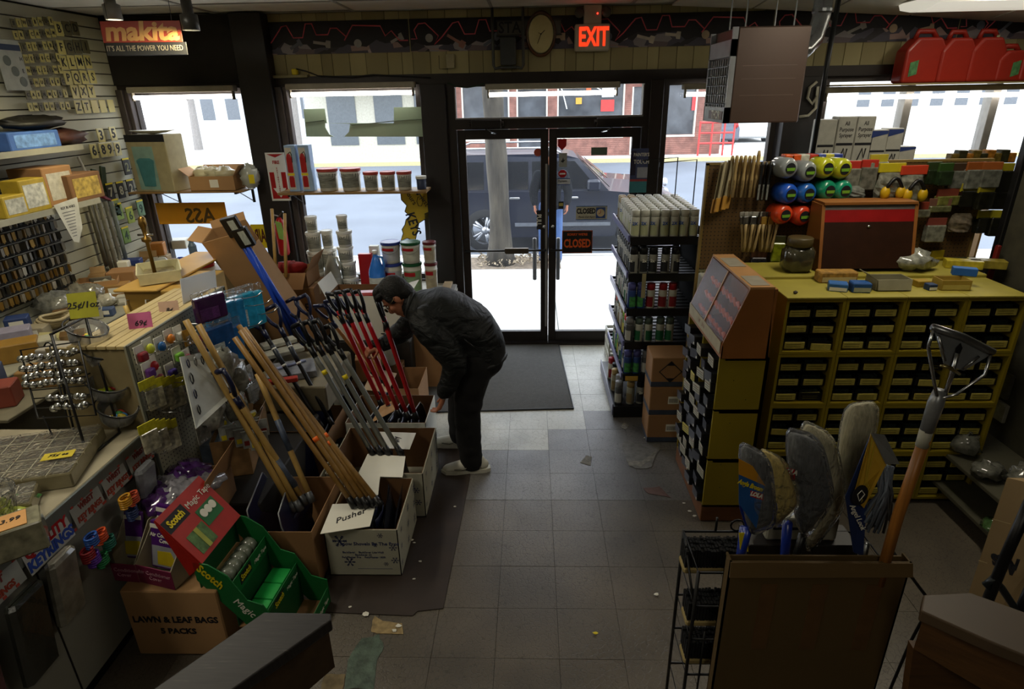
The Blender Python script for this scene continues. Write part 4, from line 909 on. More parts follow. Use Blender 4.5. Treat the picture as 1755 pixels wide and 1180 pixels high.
for s in(-1,1):
 b=MB();b.ell((.080,s*.031,.012),.009,.014,.007,10,8,M=HM);b.build('eye',mat('#c9c2b8',.3),man,True,world=1)
 b=MB();b.ell((.0885,s*.031,.010),.003,.006,.006,8,6,M=HM);b.build('iris',mat('#1c120c',.2),man,True,world=1)
 b=MB();b.tube([HM@V((.090,s*.012,.034)),HM@V((.094,s*.03,.040)),HM@V((.080,s*.052,.034))],.0042,6);b.build('eyebrow',mat('#15120f',.8),man,True,world=1)
gl=bpy.data.objects.new('glasses',None);COL.objects.link(gl);gl.parent=man
for s in(-1,1):
 b=MB();b.tube([HM@V((.106,s*.034+.023*math.cos(a*PI/7),.008+.017*math.sin(a*PI/7)))for a in range(14)],.0016,5,closed=True);b.build('rim',mat('#6b5a40',.3,metal=.7),gl,True,world=1)
 b=MB();b.slab(HM@V((.106,s*.034-.021,-.006)),HM@V((.106,s*.034+.021,-.006)),HM@V((.106,s*.034+.021,.022)),HM@V((.106,s*.034-.021,.022)),.0008);b.build('lens',GLASS,gl,world=1)
 b=MB();b.tube([HM@V((.105,s*.057,.012)),HM@V((.04,s*.080,.012)),HM@V((-.012,s*.088,.014))],.0018,5);b.build('temple_arm',mat('#6b5a40',.3,metal=.7),gl,True,world=1)
b=MB()
limb(b,[(-.345,3.80,.82,.155,.20),(-.355,3.80,.90,.17,.215),(-.40,3.80,.985,.18,.22),(-.48,3.80,1.06,.185,.225),(-.58,3.80,1.115,.18,.235),(-.68,3.80,1.15,.155,.235),(-.75,3.80,1.18,.115,.17),(-.80,3.80,1.20,.085,.095)],n=28)
b.ell((-.50,3.8,.99),.17,.19,.16,20,14)
b.ell((-.67,3.62,1.14),.115,.10,.11,14,10);b.ell((-.73,3.98,1.11),.11,.10,.10,14,10)
chain(b,LA[:4]+[(-.567,3.557,.685)],[.095,.09,.082,.068,.056],16);chain(b,RA,[.09,.082,.075,.062,.05],16)
for(p,r_)in(((-.52,3.56,.93),.088),((-.50,3.56,.84),.08),((-.545,3.556,.74),.066),((-.62,3.57,1.06),.10)):b.ell(p,r_,r_,r_*.8,12,8)
me=sculpt(b,.010,5)
rg=random.Random(3)
from mathutils import noise
me.calc_loop_triangles()
nrm=[v.normal.copy()for v in me.vertices]
for v,n_ in zip(me.vertices,nrm):
 q=v.co
 f=noise.noise(V((q.x*9+q.z*6,q.y*5,q.z*12)))*.011+noise.noise(V((q.x*24,q.y*9,q.z*30)))*.004
 v.co+=n_*f
jk=put(me,'jacket',CLOTH,man,PO)
b=MB();cc=[V((-.80+.02*math.cos(a),3.80+.085*math.sin(a),1.20+.080*math.cos(a)))for a in[i*PI/8 for i in range(16)]];b.tube(cc,.017,8,closed=True);b.build('collar',mat('#141616',.6),jk,True,world=1)
b=MB();b.tube([(-.325,3.80+.205*math.sin(a),.815)if False else(-.345+.165*math.cos(a),3.80+.205*math.sin(a),.815+.02*math.cos(a))for a in[i*PI/12 for i in range(24)]],.014,6,closed=True);b.build('hem',mat('#141616',.6),jk,True,world=1)
b=MB();b.tube([(-.43,3.575,1.04),(-.38,3.578,.99),(-.33,3.585,.94)],.005,5);b.build('pocket_zip',mat('#0b0b0b',.4),jk,True,world=1)
b=MB();b.cyl((-.562,3.557,.70),(-.572,3.56,.672),.053,.047,16);b.build('cuff',mat('#111313',.7),jk,True,world=1)
b=MB();b.cyl((-1.06,4.0,.84),(-1.085,3.985,.832),.05,.045,16);b.build('cuff',mat('#111313',.7),jk,True,world=1)
wt=bpy.data.objects.new('wrist_watch',None);COL.objects.link(wt);wt.parent=man
b=MB();b.tube([V((-.574,3.56,.655))+V((.92,0,-.38))*(.034*math.cos(a))+V((0,1,0))*(.032*math.sin(a))for a in[i*PI/8 for i in range(16)]],.007,6,closed=True);b.build('strap',CHROME,wt,True,world=1)
b=MB();b.cyl((-.574,3.535,.655),(-.574,3.519,.655),.018,n=16);b.build('watch_face',mat('#c9c9c4',.2,metal=.5),wt,True,world=1)
b=MB()
limb(b,[(-.34,3.80,.92,.15,.19),(-.335,3.80,.84,.155,.195),(-.37,3.80,.76,.13,.18)],n=24)
b.ell((-.30,3.72,.84),.11,.11,.12);b.ell((-.30,3.89,.84),.11,.11,.12)
chain(b,[(-.37,3.69,.86),(-.405,3.67,.70),(-.44,3.66,.50),(-.445,3.66,.28),(-.43,3.66,.07)],[.125,.115,.092,.085,.078],18)
chain(b,[(-.38,3.90,.86),(-.45,3.93,.68),(-.52,3.96,.47),(-.545,3.97,.28),(-.55,3.97,.10)],[.12,.11,.09,.082,.074],18)
me=sculpt(b,.011,4);nrm=[v.normal.copy()for v in me.vertices]
for v,n_ in zip(me.vertices,nrm):
 q=v.co;v.co+=n_*noise.noise(V((q.x*10,q.y*8,q.z*16)))*.009
 if v.co.z<.03:v.co.z=.03
put(me,'trousers',TROU,man,PO)
def shoe(x,y,ang):
 s_=bpy.data.objects.new('shoe',None);COL.objects.link(s_);s_.parent=man;s_.location=V((x,y,0))-PO+V((0,0,0));s_.rotation_euler=(0,0,ang)
 b=MB();limb(b,[(.10,0,.055,.045,.036),(.05,0,.06,.05,.04),(-.03,0,.055,.045,.042),(-.11,0,.042,.033,.047),(-.17,0,.034,.025,.038)],n=18);b.ell((.06,0,.09),.05,.04,.04)
 me=sculpt(b,.007,3)
 for v in me.vertices:v.co.z=max(v.co.z,.018)
 put(me,'upper',mat('#cbc8ba',.6,var=.1,scale=20),s_)
 b=MB();b.prism([(.145,-.02),(.145,.02),(.11,.04),(0,.042),(-.10,.052),(-.17,.04),(-.205,.0),(-.17,-.04),(-.10,-.05),(0,-.04),(.11,-.04)],(0,0,0.001),(1,0,0),(0,1,0),(0,0,1),.028);b.build('sole',mat('#c2bfb2',.7),s_)
 for k in range(5):
  b=MB();xx=.015-k*.024;zz=.104-k*.0075;b.tube([(xx,-.026,zz-.008),(xx-.005,0,zz+.002),(xx,.026,zz-.008)],.0028,5);b.build('lace',PAPER,s_)
 for sg in(-1,1):
  b=MB();b.tube([(.08,sg*.043,.05),(.02,sg*.048,.075),(-.05,sg*.047,.045),(-.11,sg*.048,.05)],.005,5);b.build('side_stripe',mat('#6e6b60',.6),s_)
shoe(-.445,3.655,.12);shoe(-.57,3.985,-.1)
QO=V((.30,9.62,-.03));pm=thing('person','person in a dark jacket and blue jeans outside by the SUV','person',QO)
b=MB();b.ell((0,0,1.60),.078,.09,.115,16,12);b.ell((0,-.085,1.58),.014,.02,.02,8,6);limb(b,[(0,0,1.36,.055,.06),(0,0,1.52,.05,.055)]);limb(b,[(0,0,.9,.1,.14),(0,0,1.2,.1,.15),(0,0,1.38,.08,.14)])
for s in(-1,1):
 b.ell((s*.078,.005,1.59),.012,.018,.03,8,6);chain(b,[(s*.19,0,1.36),(s*.26,-.02,1.12),(s*.25,-.10,.92)],[.05,.042,.03]);hand(b,(s*.25,-.10,.92),(s*-.05,-.25,-1),(-s,0,0),s,.6);chain(b,[(s*.09,0,.9),(s*.11,0,.5),(s*.12,0,.08)],[.085,.06,.045])
me=sculpt(b,.009,2);put(me,'body',SKIN,pm)
b=MB();limb(b,[(0,0,.86,.15,.2),(0,.01,1.1,.16,.205),(0,.01,1.3,.15,.215),(0,0,1.42,.09,.12),(0,0,1.47,.07,.075)],n=24)
for s in(-1,1):chain(b,[(s*.19,0,1.35),(s*.265,-.02,1.12),(s*.25,-.095,.95)],[.085,.072,.055],14)
put(sculpt(b,.013,4),'jacket',mat('#0a0c10',.9,bump=.3,bscale=9,spec=.1),pm)
b=MB();limb(b,[(0,0,.94,.12,.17),(0,0,.82,.12,.17)])
for s in(-1,1):chain(b,[(s*.085,0,.88),(s*.11,0,.5),(s*.12,0,.06)],[.105,.082,.07],14)
put(sculpt(b,.012,3),'jeans',mat('#3a5788',.8,var=.15,bump=.2,bscale=20),pm)
b=MB();b.ell((0,.015,1.635),.088,.10,.095,16,12);put(sculpt(b,.008,1),'hair',mat('#1c1713',.7),pm)
for s in(-1,1):
 b=MB();limb(b,[(s*.12,.05,.05,.045,.045),(s*.12,-.08,.045,.04,.045),(s*.12,-.16,.035,.03,.04)],side=(1,0,0));put(sculpt(b,.009,2),'shoe',mat('#2a2522',.6),pm)
 # SNOW SHOVELS AND THEIR BOXES
FLAKE=mat('#27305c',.7)
def snowflake(parent,c,u,w,r):
 """printed snowflake; u,w in-plane axes"""
 b=MB();u=V(u);w=V(w);n=u.cross(w).normalized();c=V(c)
 for k in range(6):
  a=k*PI/3;d=u*math.cos(a)+w*math.sin(a);e=n.cross(d)
  def strip(p,q,t):
   s_=n.cross((q-p).normalized())*t;b.add([p-s_,q-s_,q+s_,p+s_],[(0,1,2,3)])
  strip(c,c+d*r,r*.07)
  for f in(.5,.75):
   for sg in(-1,1):strip(c+d*r*f,c+d*r*(f+.2)+e*sg*r*.2,r*.05)
 return b.build('printed_snowflake',FLAKE,parent)
BOXW=mat('#a8a593',.75,var=.08,scale=4)
def shovel_box(label,x0,x1,y0,y1,h,printed=True,m=BOXW,txt=True,zb=.006):
 t=thing('shovel_box',label,'box',((x0+x1)/2,(y0+y1)/2,zb));w=x1-x0;d=y1-y0;th=.005
 b=MB();b.box(-w/2,w/2,-d/2,-d/2+th,0,h);b.box(-w/2,w/2,d/2-th,d/2,0,h);b.box(-w/2,-w/2+th,-d/2,d/2,0,h);b.box(w/2-th,w/2,-d/2,d/2,0,h);b.box(-w/2,w/2,-d/2,d/2,0,th);b.build('body',m,t)
 i=.0055
 b=MB();b.box(-w/2+i,w/2-i,-d/2+i,-d/2+i+.002,th,h+.002);b.box(-w/2+i,w/2-i,d/2-i-.002,d/2-i,th,h+.002);b.box(-w/2+i,-w/2+i+.002,-d/2+i,d/2-i,th,h+.002);b.box(w/2-i-.002,w/2-i,-d/2+i,d/2-i,th,h+.002);b.build('brown_lining',CARD_D,t)
 if printed:
  for(px,pz,r)in((-.30,.76,.040),(.26,.88,.016),(.05,.72,.0),(.18,.68,.015),(-.2,.30,.03),(.30,.26,.014),(.43,.34,.022),(-.29,.48,.0),(.42,.62,.022)):
   if r:snowflake(t,(px*w,-d/2-.001,pz*h),(1,0,0),(0,0,1),r)
  for k in range(9):
   snowflake(t,(w/2+.001,(-.42+(k%3)*.4+(k//3)*.05)*d,(.2+(k//3)*.3)*h),(0,1,0),(0,0,1),.018+.006*(k%3))
  if txt:
   text('Snow Shovels By The Pros',.030,FLAKE,t,(.04,-d/2-.001,.70*h),bold=.0003);text('BackSaver    BackSaver Lite-Wall\nBackSaver 22\nPolyMaster Pro    PolyMaster 1800',.017,FLAKE,t,(0,-d/2-.001,.46*h))
   b=MB();b.box(-.04,.38*w,-d/2-.001,-d/2,.15*h,.155*h);b.build('printed_line',FLAKE,t)
 return t
shovel_box('front printed snow shovel box holding the wood handled pushers',-1.13,-.73,2.63,3.11,.31)
shovel_box('printed snow shovel box with grey handled pushers, by the man\'s shoe',-1.28,-.675,3.14,3.70,.32)
shovel_box('plain open box with the red handled shovels',-1.34,-.76,3.78,4.22,.31,False,WHITEB)
carton('open_carton','open brown carton behind the red handled shovels','box',(-1.14,4.56,.006),.46,.42,.30,CARD,open_=True,flaps=(0,0,0,0))
shovel_box('printed snow shovel box behind the front one, left of the grey handles',-1.80,-1.31,3.10,3.52,.30)
carton('blade_carton','brown carton with two dark blue shovel blades left of the front box','box',(-1.36,2.80,.006),.40,.50,.36,CARD,open_=True,flaps=(0,0,0,0))
carton('open_carton','open brown carton with dark blades behind the black handled shovels','box',(-1.66,3.82,.006),.50,.44,.32,CARD,open_=True,flaps=(1,0,0,1),fl_ang=(.9,.8,.6,1.9),flap=.35)
def card(label,pts,m=PAPER,txt=None):
 """thin card spanning four (px,py,z)"""
 q=[PZ(*p)for p in pts];c=sum(q,V((0,0,0)))/4;t=thing('card_sheet',label,'card',c)
 b=MB();b.slab(*[p-c for p in q],.003);b.build('sheet',m,t)
 if txt:
  u=(q[1]-q[0]).normalized();n=u.cross(q[3]-q[0]).normalized();n=n if n.z>0 else-n;w=n.cross(u)
  s_,size,ang=txt;uu=u*math.cos(ang)+w*math.sin(ang);text(s_,size,INK,t,n*.0045,rot=frame_rot(uu,n.cross(uu)),shear=.4,bold=.0003)
 return t
card('cream card with handwritten Pusher on the front box',((549,915,.335),(634,902,.335),(645,862,.335),(570,864,.335)),txt=('Pusher',.062,.35))
card('cream card standing behind the wood pusher sockets',((600,862,.345),(648,848,.36),(652,812,.36),(612,815,.345)))
card('blank cream card below the grey handle sockets',((612,816,.335),(690,818,.335),(695,782,.335),(630,778,.335)))
card('cream card with pen marks behind the grey handles',((655,768,.335),(702,770,.335),(713,742,.335),(650,740,.335)),txt=('wly',.06,1.9))
card('small brown card flap beside the red handles',((636,725,.34),(676,704,.36),(678,684,.36),(652,697,.35)),CARD2)
card('pale card flap at the back of the red handled shovels',((622,668,.33),(665,672,.33),(680,640,.33),(640,630,.33)),mat('#a89478',.8))
WOODH=mat('#84622e',.45,var=.18,scale=6,stretch=(6,6,.4));WOODL=mat('#a08044',.5,var=.14,scale=6,stretch=(6,6,.4));GREYH=mat('#6f716b',.35,metal=.3,var=.05);REDH=mat('#a3121a',.3,var=.04,coat=.3)
NAVYP=mat('#0f1533',.35,var=.1);BLKP=mat('#101012',.4,var=.1)
def dgrip(parent,T_,ax,side,s=1,m=BLKP,fat=.013,L=.13,Wd=.055):
 ax=V(ax).normalized();side=V(side);side=(side-ax*side.dot(ax)).normalized()
 b=MB();Wd*=s;L*=s
 b.tube([T_-ax*.10,T_-ax*.03],[.017,.019],10)
 b.tube([T_-ax*.03,T_+side*Wd*.7+ax*L*.25,T_+side*Wd+ax*L*.75,T_+side*Wd*.85+ax*L],[fat*1.1,fat,fat*.95,fat*.9],8)
 b.tube([T_-ax*.03,T_-side*Wd*.7+ax*L*.25,T_-side*Wd+ax*L*.75,T_-side*Wd*.85+ax*L],[fat*1.1,fat,fat*.95,fat*.9],8)
 b.tube([T_+side*Wd*.95+ax*L,T_-side*Wd*.95+ax*L],fat*1.15,8)
 return b.build('d_grip',m,parent,True)
def shovel(label,B,T_,shaft,r=.0145,grip=None,side=(0,1,0),blade=None,group=None,sock=BLKP,bw=.2,bands=None,name='snow_shovel',flip=1,bd=None):
 B=V(B);T_=V(T_);t=thing(name,label,'shovel',B,group=group);T2=T_-B;ax=T2.normalized()
 b=MB();k=5;b.tube([ax*(T2.length*i/k)for i in range(k+1)],r,12);b.build('handle',shaft,t,True)
 if grip:dgrip(t,T2,ax,side,m=grip)
 b=MB();b.tube([-ax*.03,ax*.0,ax*.035],[.024,.021,.018],10);b.build('socket',sock,t,True)
 if blade:
  b=MB();H=bd or(B.z-.03);n_=7;prof=[]
  for i in range(n_):
   u=i/(n_-1);prof.append((flip*(.02+.05*u*u),-.055-u*(H-.06)))
  vs=[];
  for dx in(0,-.004):
   for(x,z)in prof:
    for q in(-1,-.6,0,.6,1):vs.append((x+dx+.02*flip*abs(q)**2*-1,q*bw,z))
  m_=n_*5;fs=[]
  for s_ in(0,1):
   for i in range(n_-1):
    for j in range(4):
     a=s_*m_+i*5+j;fs.append((a,a+1,a+6,a+5)if s_ else(a,a+5,a+6,a+1))
  for i in range(n_-1):
   for j in(0,4):a=i*5+j;fs.append((a,a+5,m_+a+5,m_+a)if j else(a,m_+a,m_+a+5,a+5))
  for j in range(4):fs.append((j,j+1,m_+j+1,m_+j));a=(n_-1)*5+j;fs.append((a,m_+a,m_+a+1,a+1))
  b.add(vs,fs);b.build('blade',blade,t,True)
 for(u,m_,rr,ln)in(bands or[]):
  b=MB();c=ax*T2.length*u;b.cyl(c,c+ax*ln,r*rr,n=12);b.build('sleeve' if ln>.05 else 'sticker',m_,t,True)
 return t
def ends(pb,zb,pt,yt,cut=None):
 B=PZ(*pb,zb);T_=PY(*pt,yt);return B,T_
ORNG=mat('#e0641a',.6,var=.02)
WG='wood handled snow pushers in the front box'
for k,(pb,pt,lb)in enumerate((((603,860),(402,578),'leftmost of the five orange brown wood handles in the front box'),((616,860),(412,566),'second of the five orange brown wood handles in the front box'),((626,860),(418,562),'third of the five orange brown wood handles in the front box'),((637,858),(424,572),'fourth of the five orange brown wood handles in the front box'),((648,860),(409,558),'rightmost of the five orange brown wood handles in the front box'))):
 B,T_=ends(pb,.37,pt,3.02+.05*k);T_=B+(T_-B)
 shovel(lb,B,T_,WOODH,.0155,blade=NAVYP,group=WG,bw=.09,bands=[(.33+.03*(k%3),ORNG,1.03,.028)]if k in(1,3,4)else None)
for k,(pb,pt,lb)in enumerate((((636,772),(527,588),'leftmost grey handled shovel with a black grip'),((650,772),(541,585),'second grey handled shovel with a black grip'),((664,772),(556,583),'third grey handled shovel with a black grip'),((684,772),(577,592),'rightmost grey handled shovel with a black grip'))):
 B,T_=ends(pb,.36,pt,3.46);shovel(lb,B,T_,GREYH,.0165,grip=BLKP,side=(.45,-.35,.5),blade=BLKP,bw=.12,bands=[(.72-.03*k,YEL,1.02,.03)]if k in(0,2)else None)
for k,(pb,pt,lb)in enumerate((((652,690),(580,532),'leftmost red handled shovel in the plain box'),((668,700),(594,530),'second red handled shovel in the plain box'),((684,708),(608,528),'third red handled shovel in the plain box'),((699,712),(622,530),'fourth red handled shovel, the man\'s far hand on it'),((712,712),(657,543),'red handled shovel standing apart in front of the man\'s face'))):
 B,T_=ends(pb,.33,pt,3.98 if k<4 else 3.86);shovel(lb,B,T_,REDH,.0165 if k<4 else.017,grip=BLKP,side=(.45,-.5,.5)if k<4 else(.1,-.9,.1),blade=NAVYP,bw=.1)
for k,(pb,pt,lb)in enumerate((((549,728),(447,560),'left of the two all black shovels with navy loop grips'),((566,722),(477,556),'right of the two all black shovels with navy loop grips'))):
 B,T_=ends(pb,.34,pt,3.95);shovel(lb,B,T_,BLKP,.0155,grip=NAVYP,side=(.9,.1,.3),blade=BLKP,bw=.17,bands=[(.60,mat('#2b3038',.4),1.12,.17),(.60,WHITE,1.14,.015),(.77,WHITE,1.14,.012)])
for k,(pb,pt,lb)in enumerate((((640,640),(564,545),'left copper wood handle with a black grip behind the grey shovels'),((652,650),(580,540),'second copper wood handle with a black grip behind the grey shovels'),((660,655),(592,540),'third copper wood handle with a black grip behind the grey shovels'))):
 B,T_=ends(pb,.36,pt,4.30);shovel(lb,B,T_,mat('#a5713e',.4,var=.15,stretch=(6,6,.4)),.0155,grip=NAVYP,side=(.45,-.4,.5),blade=NAVYP,bw=.15,bd=.30)
for k,(pb,pt,lb)in enumerate((((565,660),(508,540),'left navy loop grip shovel beside the leaning carton'),((590,655),(528,535),'right navy loop grip shovel beside the leaning carton'))):
 B,T_=ends(pb,.36,pt,4.5);shovel(lb,B,T_,BLKP,.0155,grip=NAVYP,side=(.9,.1,.3),blade=BLKP,bw=.15,bd=.3)
for k,(pb,pt,gp_,lb)in enumerate((((500,868),(318,548),None,'tallest pale wood handle of the left bundle'),((511,866),(340,556),None,'second pale wood handle of the left bundle'),((520,856),(398,672),NAVYP,'pale wood handle with a navy D grip in the left bundle'),((532,852),(441,640),None,'short pale wood handle with a dark paper sleeve, nearest the front box'))):
 B,T_=ends(pb,.36,pt,(2.9,2.98,2.85,3.1)[k]);shovel(lb,B,T_,WOODL,.0165,grip=gp_,side=(.7,-.4,.3),blade=NAVYP if k<2 else None,bw=.2,flip=-1,sock=mat('#56585a',.4,metal=.5),bands=[(.13 if k==2 else.38,mat('#3a4456',.5,var=.4,scale=30),1.06,.19)]if k>1 else None)
def blade_plate(label,c,w,h,yaw,lean=.15,m=NAVYP,name='upright_shovel',rimm=None):
 t=thing(name,label,'shovel',c,rot=(lean,0,yaw));b=MB();pts=[(-w/2,0),(w/2,0),(w/2,h*.85),(w*.42,h),(-w*.42,h),(-w/2,h*.85)]
 b.prism(pts,(0,0,0),(1,0,0),(0,0,1),(0,1,0),.004);b.build('blade',m,t)
 if rimm:b=MB();b.tube([(x,.002,z)for x,z in pts[1:]+pts[:1]],.0045,5);b.build('edge_strip',rimm,t,True)
 return t
blade_plate('navy blade with a pale rim, left of the front box',(-1.44,2.78,.02),.42,.46,R(100),-.2,rimm=mat('#8a8d90',.4,metal=.5))
blade_plate('second navy blade with a pale rim nearest the front box',(-1.28,2.78,.02),.42,.44,R(100),-.2,rimm=mat('#8a8d90',.4,metal=.5))
for k,(x,y,lb)in enumerate(((-.87,2.86,'left dark folded blade at the right end of the front box'),(-.80,2.86,'right dark folded blade at the right end of the front box'))):
 t=thing('folded_shovel',lb,'shovel',(x,y,.02),rz=.1);b=MB();b.add([(-.03,-.18,.28),(.03,-.18,.28),(0,-.20,0),(-.04,.16,.33),(.045,.16,.33),(0,.18,.02),(0,0,.20)],[(0,2,6),(1,6,2),(3,0,6),(4,6,1),(3,6,5),(4,5,6),(0,3,5,2),(1,2,5,4)]);b.build('blade',mat('#23242a',.25,spec=.7),t)
for k in range(5):
 blade_plate('shovel blade with a pale edge, %s of five in the red handled box'%('first','second','third','fourth','rightmost')[k],(-1.12+k*.075,4.02,.02),.34,.27,R(82),-.25,m=BLKP,rimm=mat('#a9abab',.4))
for k in range(2):blade_plate('dark upright blade, %s in the left printed box'%('left','right')[k],(-1.6+k*.1,3.3,.02),.3,.38,R(60),-.2)
for k in range(2):blade_plate('dark blade, %s in the carton behind the black handles'%('left','right')[k],(-1.66+k*.12,3.84,.02),.32,.36,R(55),-.3)
CB=V((-1.80,4.95,.02));CT=PY(384,396,4.40);ax=(CT-CB);Lc=ax.length;ax.normalize()
sx_=V((1,0,0));sx_=(sx_-ax*sx_.dot(ax)).normalized();sy2=ax.cross(sx_)
MM=Matrix(((sx_.x,sy2.x,ax.x,CB.x),(sx_.y,sy2.y,ax.y,CB.y),(sx_.z,sy2.z,ax.z,CB.z),(0,0,0,1)))
t=thing('tall_carton','tall brown carton leaning left, holding blue handled ice scrapers','box',CB,rot=MM.to_euler())
w,d=.29,.20
b=MB();b.box(-w/2,w/2,-d/2,-d/2+.005,0,Lc);b.box(-w/2,-w/2+.005,-d/2,d/2,0,Lc);b.box(w/2-.005,w/2,-d/2,d/2,0,Lc*.9);b.box(-w/2,w/2,d/2-.005,d/2,0,Lc);b.box(-w/2,w/2,-d/2,d/2,0,.005);b.build('body',CARD2,t)
b=MB();b.slab((-w/2,-d/2,Lc),(-w/2,d/2,Lc),(-w/2-.09,d/2,Lc+.05),(-w/2-.09,-d/2,Lc+.05),.004);b.build('flap',CARD2,t)
b=MB();b.slab((-w/2,d/2,Lc),(w/2,d/2,Lc),(w/2,d/2+.03,Lc+.05),(-w/2,d/2+.03,Lc+.05),.004);b.build('flap',CARD2,t)
b=MB();b.box(-w/2,w/2,-d/2-.0008,-d/2,Lc*.62,Lc*.622);b.build('crease',CARD_D,t)
for k,(pb,pt,lb)in enumerate((((520,590),(404,400),'upper blue handled ice scraper in the tall carton'),((535,600),(422,418),'second blue handled ice scraper in the tall carton'),((512,600),(436,440),'third blue handled ice scraper in the tall carton'))):
 B=PY(*pb,4.62);T_=PY(*pt,4.30+.02*k);tt=thing('ice_scraper',lb,'scraper',B);q=T_-B;a=q.normalized()
 b=MB();b.tube([V((0,0,0)),q],.018,10);b.build('handle',mat('#1f45b0',.3,coat=.3),tt,True)
 if k<2:
  u=(RIGHT-a*RIGHT.dot(a)).normalized();n=a.cross(u)
  b=MB();M2=Matrix(((u.x,n.x,a.x,q.x),(u.y,n.y,a.y,q.y),(u.z,n.z,a.z,q.z),(0,0,0,1)))
  b.bbox(-.05,.07,-.02,.02,-.02,.13,.006,M=M2);b.build('scraper_head',BLKP,tt)
  b=MB();b.box(.0,.05,-.0215,.0215,.0,.11,M=M2);b.build('steel_label',mat('#a9b0a8',.4,var=.2,scale=30,stretch=(6,1,1)),tt)
 else:
  b=MB();b.cyl(-a*.0,-a*.06,.019,n=10);b.build('chrome_tip',CHROME,tt,True)
p=PY(520,520,5.25);t=carton('carton','brown moving carton printed with -JOE below the white tubs','box',(-2.14,5.22,.40),.46,.36,.54,CARD,rz=.05)
text('-JOE',.10,INK,t,(.09,-.182,.36),bold=.002,sx=.9)
b=MB();b.box(.10,.17,-.1825,-.181,.08,.18);b.build('printed_symbol',INK,t)
b=MB();b.bbox(-2.6,-1.5,5.02,5.44,.02,.38,.01);solo('low_plinth','low dark plinth under the cartons by the window platform','plinth',b,mat('#2f2b25',.7))
t=carton('open_carton','open brown carton with red gloves on the -JOE carton','box',(-2.16,5.22,.941),.42,.32,.13,CARD,open_=True,flaps=(1,1,0,1),fl_ang=(2.4,.5,.6,.3))
b=MB();b.crumple((0,0,.05),.13,.10,.06,rnd,.25);solo('red_gloves','red and black gloves heaped in the open carton','gloves',b,mat('#8c1a1c',.6),smooth=True,loc=(-2.13,5.21,1.03))
for k,px in enumerate((471,488)):
 B=PY(px+2,470+5*k,5.0);T_=PY(px-(5 if k==0 else 0),358+8*k,5.3);b=MB();b.tube([B,T_],.014,10);solo('wood_stick',('left','right')[k]+' bare wooden stick standing before the dark column','stick',b,WOODL,smooth=True)
b=MB();c=PY(480,385,5.86);b.lathe([(.04,-.3),(.055,-.28),(.055,.0),(.03,.05),(.018,.07)],14,c=c);t=thing('fire_extinguisher','red fire extinguisher with a green tag on the dark column','extinguisher',c+V((0,0,-.3)));b.build('cylinder',RED,t,True,world=1)
b=MB();b.tube([c+V((-.05,-.02,.10)),c+V((0,0,.08)),c+V((.06,-.03,.13))],.009,6);b.build('valve_lever',STEEL,t,world=1)
b=MB();b.slab(c+V((-.02,-.06,.05)),c+V((.04,-.06,.03)),c+V((.06,-.075,-.14)),c+V((-.0,-.075,-.12)),.002);b.build('green_tag',mat('#7aa04a',.6),t,world=1)
t=shovel_box('open white carton with red and black tools inside, behind the man\'s head',-1.74,-1.12,4.86,5.22,.40,False,WHITEB,zb=.52)
b=MB();b.slab((-.31,-.18,.4),(-.31,.18,.4),(-.36,.18,.52),(-.36,-.18,.52),.003);b.build('flap',WHITEB,t);b=MB();b.slab((.31,-.18,.4),(.31,.18,.4),(.43,.16,.44),(.43,-.16,.44),-.003);b.build('flap',WHITEB,t)
snowflake(t,(-.27,-.184,.3),(1,0,0),(0,0,1),.035)
b=MB();
for q in(.16,.2):b.tube([(q,-.183,.08),(q,-.183,.17)],.006,4)
b.box(.13,.23,-.184,-.182,.06,.068);b.build('printed_arrows',INK,t)
for k in range(2):
 b=MB();b.bbox(-.24,.2,-.05,.05,0,.06,.02);solo('folded_tool',('upper red','lower black')[k]+' folded tool lying in the white carton','tool',b,(RED,BLKP)[k],loc=(-1.42,5.0+.05*k,.86-.07*k),rz=.1)
b=MB();b.bbox(-1.78,-1.05,4.86,5.26,.006,.515,.01);solo('low_cabinet','low dark cabinet carrying the white shovel carton','cabinet',b,mat('#26231f',.6))
t=carton('wide_carton','large plain brown carton standing behind the man\'s waist','box',(-.98,5.12,.006),.34,.26,.54,CARD,rz=.0)
t=carton('printed_carton','small brown carton with a white label by the copper handles','box',(-1.36,4.60,.3),.2,.2,.2,CARD,rz=.2);b=MB();b.box(.0,.06,-.1015,-.1,.05,.11);b.build('label',PAPER,t)
b=MB();b.bbox(-1.5,-1.385,4.4,4.8,.006,.295,.005);solo('plain_carton','plain box under the small white labelled carton','box',b,CARD_D)
p=PY(668,610,4.75);b=MB();b.lathe([(.045,0),(.05,.01),(.05,.24),(.045,.25)],16,c=(p.x,4.74,.35));solo('glass_jar','pale cylinder jar standing behind the red handles','jar',b,mat('#8d8f8a',.3,coat=.3),smooth=True)
b=MB();b.bbox(p.x-.1,p.x+.1,4.79-.07,4.79+.06,.006,.345,.005);solo('jar_box','brown box under the pale cylinder jar','box',b,CARD_D)
